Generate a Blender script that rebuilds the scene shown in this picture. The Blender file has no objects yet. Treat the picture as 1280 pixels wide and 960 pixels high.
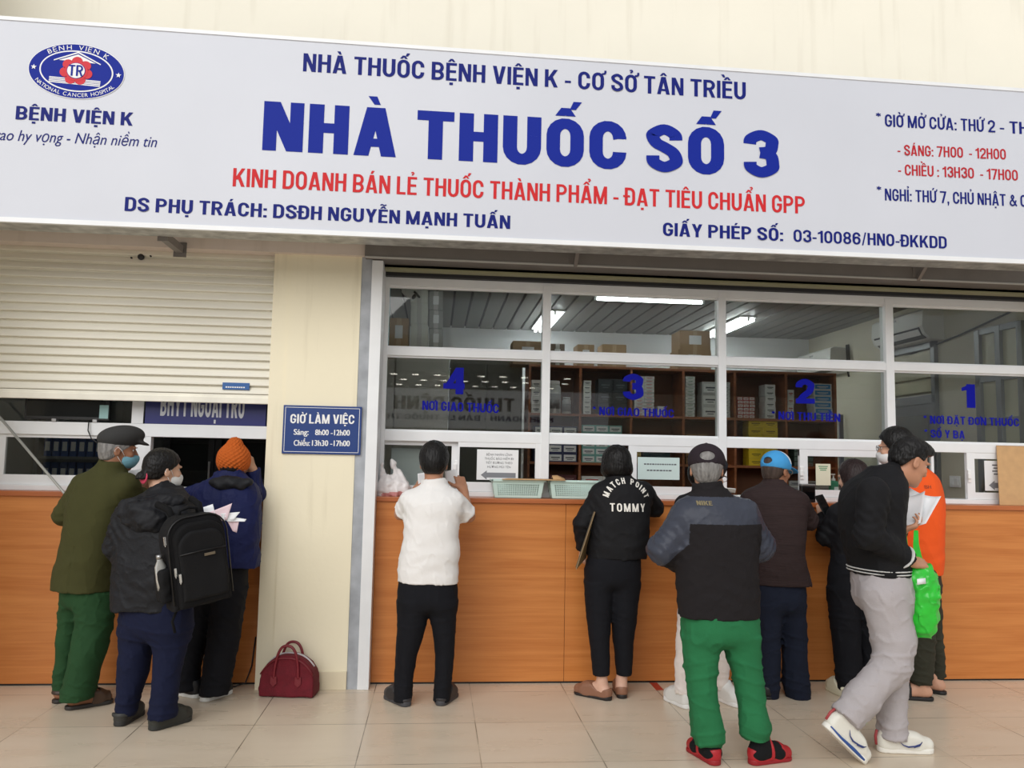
import bpy, bmesh, math, random
import numpy as np
from mathutils import Vector, Matrix
from mathutils.bvhtree import BVHTree
random.seed(7)
S = bpy.context.scene
COL = S.collection

# ------------------------------------------------------------------ camera
FPX, PITCH, YAW, ROLL = 1013.1, 0.09191, -0.0919, 0.01936
CAM = np.array([0.3397, -5.2594, 1.4671])
def _axes():
    cy, sy = math.cos(YAW), math.sin(YAW)
    R0 = np.array([cy, sy, 0.]); F0 = np.array([-sy, cy, 0.]); U0 = np.array([0, 0, 1.])
    cp, sp = math.cos(PITCH), math.sin(PITCH)
    F = cp * F0 + sp * U0; U1 = -sp * F0 + cp * U0
    cr, sr = math.cos(ROLL), math.sin(ROLL)
    return cr * R0 + sr * U1, -sr * R0 + cr * U1, F
AR, AU, AF = _axes()
cam = bpy.data.objects.new('camera', bpy.data.cameras.new('camera'))
COL.objects.link(cam)
cam.data.sensor_width = 36.0
cam.data.lens = FPX / 1280 * 36.0
cam.data.clip_start = 0.05
cam.matrix_world = Matrix(((AR[0], AU[0], -AF[0], CAM[0]), (AR[1], AU[1], -AF[1], CAM[1]), (AR[2], AU[2], -AF[2], CAM[2]), (0, 0, 0, 1)))
S.camera = cam

# ------------------------------------------------------------------ light
w = bpy.data.worlds.new('overcast_sky'); S.world = w; w.use_nodes = True
bg = w.node_tree.nodes['Background']
bg.inputs['Color'].default_value = (0.97, 0.98, 1.0, 1)
bg.inputs['Strength'].default_value = 0.56
sun = bpy.data.objects.new('sun', bpy.data.lights.new('sun', 'SUN')); COL.objects.link(sun)
sun.data.energy = 1.9; sun.data.angle = math.radians(50); sun.data.color = (1.0, 0.985, 0.96)
sun.rotation_euler = Vector((0.42, 1.0, -0.55)).to_track_quat('-Z', 'Y').to_euler()
S.view_settings.view_transform = 'Standard'; S.view_settings.look = 'None'
S.view_settings.gamma = 1; S.view_settings.use_curve_mapping = False
S.view_settings.exposure = 0.14

# ------------------------------------------------------------------ pixel of the photograph -> point of the place
def ray(u, v):
    return (u - 640) * AR - (v - 480) * AU + FPX * AF
def P(u, v, Y):
    d = ray(u, v); return CAM + d * ((Y - CAM[1]) / d[1])
def G(u, v, z=0.0):
    d = ray(u, v); return CAM + d * ((z - CAM[2]) / d[2])
def PX(u, v, X):
    d = ray(u, v); return CAM + d * ((X - CAM[0]) / d[0])
def scale_at(Y):
    return FPX / (Y - CAM[1])

# ------------------------------------------------------------------ materials
def lin(c):
    r = []
    for x in c[:3]:
        x /= 255.0
        r.append(x / 12.92 if x <= 0.04045 else ((x + 0.055) / 1.055) ** 2.4)
    return (r[0], r[1], r[2], 1)
MATS = {}
def mat(name, rgb, rough=0.6, metal=0.0, spec=0.5, var=0.0, vscale=6.0, bump=0.0, bscale=60.0, stretch=(1, 1, 1), emit=0.0, trans=0.0, sheen=0.0, coat=0.0):
    if name in MATS: return MATS[name]
    m = bpy.data.materials.new(name); m.use_nodes = True; MATS[name] = m
    nt = m.node_tree; b = nt.nodes['Principled BSDF']
    b.inputs['Base Color'].default_value = lin(rgb)
    b.inputs['Roughness'].default_value = rough
    b.inputs['Metallic'].default_value = metal
    b.inputs['Specular IOR Level'].default_value = spec
    if sheen: b.inputs['Sheen Weight'].default_value = sheen
    if coat: b.inputs['Coat Weight'].default_value = coat; b.inputs['Coat Roughness'].default_value = 0.15
    if trans: b.inputs['Transmission Weight'].default_value = trans
    if emit:
        b.inputs['Emission Color'].default_value = lin(rgb); b.inputs['Emission Strength'].default_value = emit
    if var or bump:
        tc = nt.nodes.new('ShaderNodeTexCoord'); mp = nt.nodes.new('ShaderNodeMapping')
        mp.inputs['Scale'].default_value = stretch
        nt.links.new(tc.outputs['Object'], mp.inputs['Vector'])
    if var:
        n = nt.nodes.new('ShaderNodeTexNoise'); n.inputs['Scale'].default_value = vscale; n.inputs['Detail'].default_value = 5
        nt.links.new(mp.outputs['Vector'], n.inputs['Vector'])
        mx = nt.nodes.new('ShaderNodeMix'); mx.data_type = 'RGBA'
        c = lin(rgb)
        mx.inputs['A'].default_value = tuple(max(0, x * (1 - var)) for x in c[:3]) + (1,)
        mx.inputs['B'].default_value = tuple(min(1, x * (1 + var)) for x in c[:3]) + (1,)
        rp = nt.nodes.new('ShaderNodeMapRange'); rp.inputs['From Min'].default_value = 0.3; rp.inputs['From Max'].default_value = 0.7
        nt.links.new(n.outputs['Fac'], rp.inputs['Value'])
        nt.links.new(rp.outputs['Result'], mx.inputs['Factor'])
        nt.links.new(mx.outputs['Result'], b.inputs['Base Color'])
    if bump:
        n2 = nt.nodes.new('ShaderNodeTexNoise'); n2.inputs['Scale'].default_value = bscale; n2.inputs['Detail'].default_value = 3
        nt.links.new(mp.outputs['Vector'], n2.inputs['Vector'])
        bp = nt.nodes.new('ShaderNodeBump'); bp.inputs['Strength'].default_value = bump; bp.inputs['Distance'].default_value = 0.01
        nt.links.new(n2.outputs['Fac'], bp.inputs['Height']); nt.links.new(bp.outputs['Normal'], b.inputs['Normal'])
    return m

def glass_mat(name, tint=(0.8, 0.82, 0.8), ior=1.45):
    if name in MATS: return MATS[name]
    m = bpy.data.materials.new(name); m.use_nodes = True; MATS[name] = m
    nt = m.node_tree; nt.nodes.remove(nt.nodes['Principled BSDF'])
    out = nt.nodes['Material Output']
    t = nt.nodes.new('ShaderNodeBsdfTransparent'); t.inputs['Color'].default_value = tint + (1,)
    g = nt.nodes.new('ShaderNodeBsdfGlossy'); g.inputs['Roughness'].default_value = 0.01
    f = nt.nodes.new('ShaderNodeFresnel'); ge = nt.nodes.new('ShaderNodeNewGeometry'); mr = nt.nodes.new('ShaderNodeMapRange')
    mr.inputs['To Min'].default_value = ior; mr.inputs['To Max'].default_value = 1 / ior      # thin sheet: the same reflectance from both faces
    nt.links.new(ge.outputs['Backfacing'], mr.inputs['Value']); nt.links.new(mr.outputs['Result'], f.inputs['IOR'])
    mx = nt.nodes.new('ShaderNodeMixShader')
    nt.links.new(f.outputs[0], mx.inputs[0]); nt.links.new(t.outputs[0], mx.inputs[1]); nt.links.new(g.outputs[0], mx.inputs[2])
    nt.links.new(mx.outputs[0], out.inputs['Surface'])
    return m

def wood_mat(name, rgb, rgb2, rough=0.35, axis='X'):
    if name in MATS: return MATS[name]
    m = mat(name, rgb, rough)
    nt = m.node_tree; b = nt.nodes['Principled BSDF']
    tc = nt.nodes.new('ShaderNodeTexCoord'); mp = nt.nodes.new('ShaderNodeMapping')
    mp.inputs['Scale'].default_value = (0.55, 3.0, 9.0) if axis == 'X' else (9.0, 3.0, 0.55)
    nt.links.new(tc.outputs['Object'], mp.inputs['Vector'])
    n = nt.nodes.new('ShaderNodeTexNoise'); n.inputs['Scale'].default_value = 2.2; n.inputs['Detail'].default_value = 8; n.inputs['Distortion'].default_value = 0.7
    nt.links.new(mp.outputs['Vector'], n.inputs['Vector'])
    mp2 = nt.nodes.new('ShaderNodeMapping'); mp2.inputs['Scale'].default_value = (1.5, 3, 60.0) if axis == 'X' else (60, 3, 1.5)
    nt.links.new(tc.outputs['Object'], mp2.inputs['Vector'])
    n2 = nt.nodes.new('ShaderNodeTexNoise'); n2.inputs['Scale'].default_value = 2.0; n2.inputs['Detail'].default_value = 4
    nt.links.new(mp2.outputs['Vector'], n2.inputs['Vector'])
    add = nt.nodes.new('ShaderNodeMath'); add.operation = 'MULTIPLY_ADD'; add.inputs[1].default_value = 0.45
    nt.links.new(n2.outputs['Fac'], add.inputs[0]); nt.links.new(n.outputs['Fac'], add.inputs[2])
    cr = nt.nodes.new('ShaderNodeValToRGB')
    cr.color_ramp.elements[0].position = 0.5; cr.color_ramp.elements[0].color = lin(rgb2)
    cr.color_ramp.elements[1].position = 0.95; cr.color_ramp.elements[1].color = lin(rgb)
    nt.links.new(add.outputs[0], cr.inputs[0]); nt.links.new(cr.outputs[0], b.inputs['Base Color'])
    return m

def wall_mat(name, rgb, rough=0.75, stain=0.12):
    if name in MATS: return MATS[name]
    m = mat(name, rgb, rough, spec=0.3)
    nt = m.node_tree; b = nt.nodes['Principled BSDF']
    tc = nt.nodes.new('ShaderNodeTexCoord')
    n = nt.nodes.new('ShaderNodeTexNoise'); n.inputs['Scale'].default_value = 1.6; n.inputs['Detail'].default_value = 6
    nt.links.new(tc.outputs['Object'], n.inputs['Vector'])
    mp = nt.nodes.new('ShaderNodeMapping'); mp.inputs['Scale'].default_value = (7.0, 7.0, 0.5)
    nt.links.new(tc.outputs['Object'], mp.inputs['Vector'])
    s = nt.nodes.new('ShaderNodeTexNoise'); s.inputs['Scale'].default_value = 1.5; s.inputs['Detail'].default_value = 7
    nt.links.new(mp.outputs['Vector'], s.inputs['Vector'])
    r = nt.nodes.new('ShaderNodeMapRange'); r.inputs['From Min'].default_value = 0.56; r.inputs['From Max'].default_value = 0.8
    nt.links.new(s.outputs['Fac'], r.inputs['Value'])
    c = lin(rgb)
    mx = nt.nodes.new('ShaderNodeMix'); mx.data_type = 'RGBA'
    mx.inputs['A'].default_value = tuple(x * 0.95 for x in c[:3]) + (1,); mx.inputs['B'].default_value = tuple(min(1, x * 1.04) for x in c[:3]) + (1,)
    nt.links.new(n.outputs['Fac'], mx.inputs['Factor'])
    m2 = nt.nodes.new('ShaderNodeMix'); m2.data_type = 'RGBA'
    m2.inputs['B'].default_value = (c[0] * 0.66, c[1] * 0.63, c[2] * 0.57, 1)
    ml = nt.nodes.new('ShaderNodeMath'); ml.operation = 'MULTIPLY'; ml.inputs[1].default_value = stain * 3
    nt.links.new(r.outputs['Result'], ml.inputs[0]); nt.links.new(ml.outputs[0], m2.inputs['Factor'])
    nt.links.new(mx.outputs['Result'], m2.inputs['A']); nt.links.new(m2.outputs['Result'], b.inputs['Base Color'])
    bp = nt.nodes.new('ShaderNodeBump'); bp.inputs['Strength'].default_value = 0.12; bp.inputs['Distance'].default_value = 0.01
    n3 = nt.nodes.new('ShaderNodeTexNoise'); n3.inputs['Scale'].default_value = 25
    nt.links.new(tc.outputs['Object'], n3.inputs['Vector']); nt.links.new(n3.outputs['Fac'], bp.inputs['Height'])
    nt.links.new(bp.outputs['Normal'], b.inputs['Normal'])
    return m

def tile_mat():
    m = mat('floor_tiles', (200, 185, 163), 0.22, spec=0.45)
    nt = m.node_tree; b = nt.nodes['Principled BSDF']
    tc = nt.nodes.new('ShaderNodeTexCoord'); sx = nt.nodes.new('ShaderNodeSeparateXYZ')
    nt.links.new(tc.outputs['Object'], sx.inputs[0])
    def edge(o):
        d = nt.nodes.new('ShaderNodeMath'); d.operation = 'DIVIDE'; d.inputs[1].default_value = 0.6
        nt.links.new(sx.outputs[o], d.inputs[0])
        pp = nt.nodes.new('ShaderNodeMath'); pp.operation = 'PINGPONG'; pp.inputs[1].default_value = 0.5
        nt.links.new(d.outputs[0], pp.inputs[0])
        fl = nt.nodes.new('ShaderNodeMath'); fl.operation = 'FLOOR'; nt.links.new(d.outputs[0], fl.inputs[0])
        return pp.outputs[0], fl.outputs[0]
    ex, ix = edge('X'); ey, iy = edge('Y')
    mn = nt.nodes.new('ShaderNodeMath'); mn.operation = 'MINIMUM'; nt.links.new(ex, mn.inputs[0]); nt.links.new(ey, mn.inputs[1])
    gr = nt.nodes.new('ShaderNodeMath'); gr.operation = 'LESS_THAN'; gr.inputs[1].default_value = 0.0042
    nt.links.new(mn.outputs[0], gr.inputs[0])
    cb = nt.nodes.new('ShaderNodeCombineXYZ'); nt.links.new(ix, cb.inputs[0]); nt.links.new(iy, cb.inputs[1])
    wn = nt.nodes.new('ShaderNodeTexWhiteNoise'); nt.links.new(cb.outputs[0], wn.inputs['Vector'])
    ns = nt.nodes.new('ShaderNodeTexNoise'); ns.inputs['Scale'].default_value = 3.0; ns.inputs['Detail'].default_value = 4
    mp = nt.nodes.new('ShaderNodeMapping'); mp.inputs['Scale'].default_value = (0.6, 2.2, 1)
    nt.links.new(tc.outputs['Object'], mp.inputs[0]); nt.links.new(mp.outputs[0], ns.inputs['Vector'])
    ad = nt.nodes.new('ShaderNodeMath'); ad.operation = 'MULTIPLY_ADD'; ad.inputs[1].default_value = 0.35
    nt.links.new(wn.outputs['Value'], ad.inputs[0]); nt.links.new(ns.outputs['Fac'], ad.inputs[2])
    cr = nt.nodes.new('ShaderNodeValToRGB')
    cr.color_ramp.elements[0].position = 0.35; cr.color_ramp.elements[0].color = lin((212, 196, 174))
    cr.color_ramp.elements[1].position = 1.0; cr.color_ramp.elements[1].color = lin((224, 209, 188))
    nt.links.new(ad.outputs[0], cr.inputs[0])
    gn = nt.nodes.new('ShaderNodeTexNoise'); gn.inputs['Scale'].default_value = 2.5
    nt.links.new(tc.outputs['Object'], gn.inputs['Vector'])
    gc = nt.nodes.new('ShaderNodeValToRGB')
    gc.color_ramp.elements[0].position = 0.42; gc.color_ramp.elements[0].color = lin((112, 98, 82))
    gc.color_ramp.elements[1].position = 0.60; gc.color_ramp.elements[1].color = lin((196, 182, 160))
    nt.links.new(gn.outputs['Fac'], gc.inputs[0])
    mx = nt.nodes.new('ShaderNodeMix'); mx.data_type = 'RGBA'
    nt.links.new(gr.outputs[0], mx.inputs['Factor']); nt.links.new(cr.outputs[0], mx.inputs['A']); nt.links.new(gc.outputs[0], mx.inputs['B'])
    nt.links.new(mx.outputs['Result'], b.inputs['Base Color'])
    rr = nt.nodes.new('ShaderNodeMapRange'); rr.inputs['To Min'].default_value = 0.2; rr.inputs['To Max'].default_value = 0.38
    nt.links.new(ns.outputs['Fac'], rr.inputs['Value']); nt.links.new(rr.outputs['Result'], b.inputs['Roughness'])
    return m

# ------------------------------------------------------------------ objects and meshes
def tag(o, label=None, cat=None, group=None, kind=None):
    if label: o['label'] = label
    if cat: o['category'] = cat
    if group: o['group'] = group
    if kind: o['kind'] = kind
    return o
def world_origin(o):
    v = Vector((0, 0, 0))
    while o is not None: v = v + Vector(o.location); o = o.parent
    return v
def empty(name, loc, label=None, cat=None, group=None, kind=None):
    o = bpy.data.objects.new(name, None); o.empty_display_size = 0.1
    COL.objects.link(o); o.location = Vector([float(x) for x in loc]); tag(o, label, cat, group, kind); return o
def mesh_obj(name, me, mats, parent=None, origin=None):
    """me has world coordinates; shift it to its parent's origin, or to the centre of its base"""
    if not isinstance(mats, (list, tuple)): mats = [mats]
    n = len(me.vertices); co = np.empty(n * 3, np.float32); me.vertices.foreach_get('co', co); co = co.reshape(-1, 3)
    o = bpy.data.objects.new(name, me); COL.objects.link(o)
    if parent is None:
        lo, hi = co.min(0), co.max(0)
        org = np.array([(lo[0] + hi[0]) / 2, (lo[1] + hi[1]) / 2, lo[2]]) if origin is None else np.array(origin)
        o.location = Vector([float(x) for x in org])
    else:
        o.parent = parent; org = np.array(world_origin(parent))
    me.vertices.foreach_set('co', (co - org).astype(np.float32).ravel()); me.update()
    if not me.materials:
        for m in mats: me.materials.append(m)
    return o
class MB:
    def __init__(s): s.b = bmesh.new(); s.mi = 0
    def _mi(s, faces):
        for f in faces: f.material_index = s.mi
    def box(s, lo, hi, bev=0.0, M=None):
        lo = Vector([float(x) for x in lo]); hi = Vector([float(x) for x in hi])
        r = bmesh.ops.create_cube(s.b, size=1.0)
        vs = r['verts']; c = (lo + hi) / 2; d = hi - lo
        for v in vs: v.co = Vector((v.co.x * d.x + c.x, v.co.y * d.y + c.y, v.co.z * d.z + c.z))
        fs = list({f for v in vs for f in v.link_faces}); s._mi(fs)
        if bev:
            es = list({e for v in vs for e in v.link_edges})
            rr = bmesh.ops.bevel(s.b, geom=es, offset=bev, segments=2, affect='EDGES', profile=0.6)
            vs = list({v for f in rr['faces'] for v in f.verts} | {v for v in vs if v.is_valid}); s._mi(rr['faces'])
        if M is not None:
            for v in vs: v.co = M @ v.co
        return vs
    def tube(s, pts, r, seg=10, closed=False, caps=True):
        pts = [Vector([float(x) for x in p]) for p in pts]; n = len(pts)
        rs = r if isinstance(r, (list, tuple)) else [r] * n
        rings = []; up = None
        for i, p in enumerate(pts):
            a = pts[(i - 1) % n] if (closed or i > 0) else p; c = pts[(i + 1) % n] if (closed or i < n - 1) else p
            t = (c - a).normalized()
            if up is None: up = t.orthogonal().normalized()
            up = (up - t * up.dot(t)); up = up.normalized() if up.length > 1e-6 else t.orthogonal().normalized()
            bi = t.cross(up)
            rings.append([s.b.verts.new(p + (up * math.cos(2 * math.pi * k / seg) + bi * math.sin(2 * math.pi * k / seg)) * rs[i]) for k in range(seg)])
        fs = []
        for i in range(n if closed else n - 1):
            A, B = rings[i], rings[(i + 1) % n]
            for k in range(seg): 
                f = s.b.faces.new((A[k], A[(k + 1) % seg], B[(k + 1) % seg], B[k])); f.smooth = True; fs.append(f)
        if caps and not closed:
            fs.append(s.b.faces.new(rings[0][::-1])); fs.append(s.b.faces.new(rings[-1]))
        s._mi(fs)
    def lathe(s, prof, c, seg=24, axis='Z', M=None):
        rings = []
        for r, h in prof:
            ring = []
            for k in range(seg):
                a = 2 * math.pi * k / seg; x, y = r * math.cos(a), r * math.sin(a)
                v = Vector((x, y, h)) if axis == 'Z' else Vector((x, h, y)) if axis == 'Y' else Vector((h, x, y))
                if M is not None: v = M @ v
                ring.append(s.b.verts.new(v + Vector([float(t) for t in c])))
            rings.append(ring)
        fs = []
        for A, B in zip(rings, rings[1:]):
            for k in range(seg):
                f = s.b.faces.new((A[k], A[(k + 1) % seg], B[(k + 1) % seg], B[k])); f.smooth = True; fs.append(f)
        fs.append(s.b.faces.new(rings[0][::-1])); fs.append(s.b.faces.new(rings[-1])); s._mi(fs)
    def prism(s, poly, vec, M=None):
        """closed polygon (3D points) pushed along vec"""
        vec = Vector([float(x) for x in vec])
        A = [s.b.verts.new(Vector([float(x) for x in p])) for p in poly]; B = [s.b.verts.new(a.co + vec) for a in A]
        n = len(A); fs = [s.b.faces.new(A[::-1]), s.b.faces.new(B)]
        for i in range(n): fs.append(s.b.faces.new((A[i], A[(i + 1) % n], B[(i + 1) % n], B[i])))
        if M is not None:
            for v in A + B: v.co = M @ v.co
        s._mi(fs)
    def sheet(s, grid, thick=0.0):
        """grid[i][j] of 3D points; two sided with thickness along the local normal"""
        ni, nj = len(grid), len(grid[0])
        g = np.array([[np.array(p, float) for p in row] for row in grid])
        if thick:
            du = np.gradient(g, axis=0); dv = np.gradient(g, axis=1); nn = np.cross(du, dv)
            nn /= np.linalg.norm(nn, axis=2, keepdims=True) + 1e-9
        A = [[s.b.verts.new(Vector(g[i, j].tolist())) for j in range(nj)] for i in range(ni)]
        fs = []
        for i in range(ni - 1):
            for j in range(nj - 1):
                f = s.b.faces.new((A[i][j], A[i + 1][j], A[i + 1][j + 1], A[i][j + 1])); f.smooth = True; fs.append(f)
        if thick:
            Bv = [[s.b.verts.new(Vector((g[i, j] - nn[i, j] * thick).tolist())) for j in range(nj)] for i in range(ni)]
            for i in range(ni - 1):
                for j in range(nj - 1):
                    f = s.b.faces.new((Bv[i][j], Bv[i][j + 1], Bv[i + 1][j + 1], Bv[i + 1][j])); f.smooth = True; fs.append(f)
            rim = [(i, 0) for i in range(ni)] + [(ni - 1, j) for j in range(1, nj)] + [(i, nj - 1) for i in range(ni - 2, -1, -1)] + [(0, j) for j in range(nj - 2, 0, -1)]
            for k in range(len(rim)):
                a, b_ = rim[k], rim[(k + 1) % len(rim)]
                fs.append(s.b.faces.new((A[a[0]][a[1]], Bv[a[0]][a[1]], Bv[b_[0]][b_[1]], A[b_[0]][b_[1]])))
        s._mi(fs)
    def mesh(s, name):
        bmesh.ops.recalc_face_normals(s.b, faces=s.b.faces[:])
        me = bpy.data.meshes.new(name); s.b.to_mesh(me); s.b.free(); return me
    def build(s, name, mats, parent=None, label=None, cat=None, group=None, kind=None, origin=None):
        bmesh.ops.recalc_face_normals(s.b, faces=s.b.faces[:])
        me = bpy.data.meshes.new(name); s.b.to_mesh(me); s.b.free()
        return tag(mesh_obj(name, me, mats, parent, origin), label, cat, group, kind)
def box1(name, lo, hi, m, parent=None, bev=0.0, **k):
    b = MB(); b.box(lo, hi, bev); return b.build(name, m, parent, **k)
def copy_tree(o, parent=None):
    c = o.copy(); COL.objects.link(c); c.parent = parent
    for ch in list(o.children): copy_tree(ch, c)
    return c

# ------------------------------------------------------------------ lettering
CAP = 0.727
def text_mesh(body, bold=0.0, shear=0.0, spacing=1.0):
    cu = bpy.data.curves.new('t', 'FONT'); cu.body = body; cu.size = 1.0; cu.shear = shear; cu.space_character = spacing
    cu.resolution_u = 4
    o = bpy.data.objects.new('t', cu); COL.objects.link(o)
    dg = bpy.context.evaluated_depsgraph_get(); dg.update()
    me = bpy.data.meshes.new_from_object(o.evaluated_get(dg))
    bpy.data.objects.remove(o); bpy.data.curves.remove(cu)
    n = len(me.vertices); co = np.empty(n * 3, np.float32); me.vertices.foreach_get('co', co)
    return me, co.reshape(-1, 3).astype(float)
def lettering(body, x0, x1, zb, cap, Y, m, parent, bold=0.03, shear=0.0, name='lettering', thick=0.0012, spacing=1.0, label=None, slope=0.0):
    """flat letters in the X-Z plane, read from -Y; x0..x1 the inked width, zb the baseline, cap the height of the capitals"""
    me, co = text_mesh(body, bold, shear, spacing)
    lo, hi = co[:, 0].min(), co[:, 0].max()
    sx = (x1 - x0) / (hi - lo); sz = cap / CAP
    out = np.empty_like(co); out[:, 0] = x0 + (co[:, 0] - lo) * sx
    out[:, 2] = zb + co[:, 1] * sz + slope * (out[:, 0] - x0); out[:, 1] = Y
    if bold:
        n = max(2, int(math.ceil(2 * bold / .05)) + 1); fs = [tuple(p.vertices) for p in me.polygons]; vs = []; ff = []
        for k in range(n):
            o_ = out.copy(); o_[:, 1] -= k * 8e-5; o_[:, 0] += (k / (n - 1) - .5) * 2 * bold * sx; base = len(vs); vs += [tuple(map(float, q)) for q in o_]; ff += [tuple(base + i for i in f) for f in fs]
        bpy.data.meshes.remove(me); me = bpy.data.meshes.new(name); me.from_pydata(vs, [], ff); me.update()
    else:
        me.vertices.foreach_set('co', out.astype(np.float32).ravel()); me.update()
    return tag(mesh_obj(name, me, m, parent), label)
# a heavy condensed sans drawn from strokes (capitals, figures, Vietnamese marks)
import unicodedata
def _thick(pts, s, closed=False):
    p = np.array(pts, float); n = len(p)
    if closed: t = np.roll(p, -1, 0) - np.roll(p, 1, 0)
    else: t = np.gradient(p, axis=0)
    t /= np.linalg.norm(t, axis=1, keepdims=True) + 1e-9; nn = np.stack([-t[:, 1], t[:, 0]], 1) * s / 2
    a, b = p + nn, p - nn; out = []
    for i in range(n if closed else n - 1):
        j = (i + 1) % n; out.append([tuple(a[i]), tuple(b[i]), tuple(b[j]), tuple(a[j])])
    return out
def _arc(cx, cy, rx, ry, a0, a1, n=9): return [(cx + rx * math.cos(math.radians(a0 + (a1 - a0) * k / n)), cy + ry * math.sin(math.radians(a0 + (a1 - a0) * k / n))) for k in range(n + 1)]
def _spl(P_, n=7):
    P_ = [np.array(p, float) for p in P_]; out = []
    for i in range(len(P_) - 1):
        p0 = P_[max(i - 1, 0)]; p1 = P_[i]; p2 = P_[i + 1]; p3 = P_[min(i + 2, len(P_) - 1)]
        for k in range(n):
            t = k / n; out.append(tuple(.5 * ((2 * p1) + (-p0 + p2) * t + (2 * p0 - 5 * p1 + 4 * p2 - p3) * t * t + (-p0 + 3 * p1 - 3 * p2 + p3) * t ** 3)))
    return out + [tuple(P_[-1])]
def _R(x0, y0, x1, y1): return [[(x0, y0), (x1, y0), (x1, y1), (x0, y1)]]
def _D(x0, y0, x1, y1, hw):
    if y1 < y0: x0, y0, x1, y1 = x1, y1, x0, y0
    return [[(x0 - hw / 2, y0), (x0 + hw / 2, y0), (x1 + hw / 2, y1), (x1 - hw / 2, y1)]]
def glyph(ch, s):
    """-> width, polygons; capital height 1, stem s"""
    h = s * .86; W = .36 + s * 1.15
    def box(w): return s / 2, w - s / 2, w / 2
    w = W; l, r, c = box(w); B, T = h / 2, 1 - h / 2; ry = .25; rx = (r - l) / 2
    O_ = lambda: _arc(c, T - ry, rx, ry, 0, 180) + _arc(c, B + ry, rx, ry, 180, 360)
    if ch == 'I': return s, _R(0, 0, s, 1)
    if ch == 'H': return w, _R(0, 0, s, 1) + _R(w - s, 0, w, 1) + _R(s / 2, .5 - h / 2 + .02, w - s / 2, .5 + h / 2 + .02)
    if ch == 'N': return w, _R(0, 0, s * .92, 1) + _R(w - s * .92, 0, w, 1) + _D(s * .55, 1, w - s * .55, 0, s * 1.1)
    if ch == 'M': w = W * 1.28; return w, _R(0, 0, s * .92, 1) + _R(w - s * .92, 0, w, 1) + _D(s * .55, 1, w / 2, 0, s * 1.0) + _D(w - s * .55, 1, w / 2, 0, s * 1.0)
    if ch == 'A': w = W * 1.08; return w, _D(s * .52, 0, w / 2 - s * .12, 1, s * 1.02) + _D(w - s * .52, 0, w / 2 + s * .12, 1, s * 1.02) + _R(w * .26, .19, w * .74, .19 + h * .85)
    if ch == 'V': w = W * 1.05; return w, _D(s * .52, 1, w / 2 - s * .1, 0, s * 1.02) + _D(w - s * .52, 1, w / 2 + s * .1, 0, s * 1.02)
    if ch == 'Y': w = W * 1.06; return w, _D(s * .55, 1, w / 2 - s * .02, .40, s * 1.05) + _D(w - s * .55, 1, w / 2 + s * .02, .40, s * 1.05) + _R(w / 2 - s / 2, 0, w / 2 + s / 2, .46)
    if ch == 'K': w = W * 1.06; return w, _R(0, 0, s, 1) + _D(s * .95, .38, w - s * .55, 1, s * 1.1) + _D(w * .47, .58, w - s * .52, 0, s * 1.1)
    if ch == 'X': return w, _D(s * .55, 0, w - s * .55, 1, s * 1.1) + _D(s * .55, 1, w - s * .55, 0, s * 1.1)
    if ch == 'T': w = W * .95; return w, _R(w / 2 - s / 2, 0, w / 2 + s / 2, 1) + _R(0, 1 - h, w, 1)
    if ch == 'L': w = W * .82; return w, _R(0, 0, s, 1) + _R(0, 0, w, h)
    if ch in 'EF':
        w = W * .86; p = _R(0, 0, s, 1) + _R(0, 1 - h, w, 1) + _R(0, .5 - h / 2 + .02, w * .93, .5 + h / 2 + .02)
        return w, p + (_R(0, 0, w, h) if ch == 'E' else [])
    if ch in 'DĐ':
        p = _R(0, 0, s, 1) + _thick([(s * .3, T)] + [(c, T)] + _arc(c, T - ry, rx, ry, 90, 0) + _arc(c, B + ry, rx, ry, 0, -90) + [(s * .3, B)], s * .96)
        if ch == 'Đ': p = p + _R(-s * .55, .46, w * .5, .46 + h * .8)
        return w, p
    if ch in '0OQ': return w if ch != '0' else w, _thick(O_(), s * .97, True)
    if ch == 'C': return w, _thick([(r, .64)] + [(r, .70)] + _arc(c, T - ry, rx, ry, 0, 180) + _arc(c, B + ry, rx, ry, 180, 360) + [(r, .36)], s * .97)
    if ch == 'G': return w, _thick([(r, .66)] + [(r, .70)] + _arc(c, T - ry, rx, ry, 0, 180) + _arc(c, B + ry, rx, ry, 180, 360) + [(r, .48)], s * .97) + _R(c, .50 - h * .8, w, .52)
    if ch == 'U': return w, _thick([(l, 1), (l, .6)] + _arc(c, B + ry, rx, ry, 180, 360) + [(r, .6), (r, 1)], s)
    if ch == 'S': return w, _thick(_spl([(r, .68), (r - rx * .12, T - .10), (c, T), (l + rx * .1, T - .10), (l + rx * .02, .72), (l + rx * .35, .60), (c, .52), (r - rx * .3, .42), (r, .29), (r - rx * .1, B + .09), (c, B), (l + rx * .12, B + .09), (l, .33)]), s * .95)
    if ch in 'PRB':
        q = .5 - .02; ry2 = (T - q) / 2
        p = _R(0, 0, s, 1) + _thick([(s * .3, T), (c, T)] + _arc(c, T - ry2, rx * (.94 if ch == 'B' else 1), ry2, 90, -90) + [(s * .3, q)], s * .92)
        if ch == 'R': p = p + _D(w * .52, .48, w - s * .5, 0, s * 1.02)
        if ch == 'B': ry3 = (q - B) / 2; p = p + _thick([(s * .3, q), (c, q)] + _arc(c, q - ry3, rx, ry3, 90, -90) + [(s * .3, B)], s * .92)
        return w, p
    if ch == '1': w = W * .62; return w, _R(w - s, 0, w, 1) + [[(0, .70), (w - s * .5, .78), (w - s * .2, 1), (w - s * .9, 1), (w - s * 1.15, .90), (0, .84)]]
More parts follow.
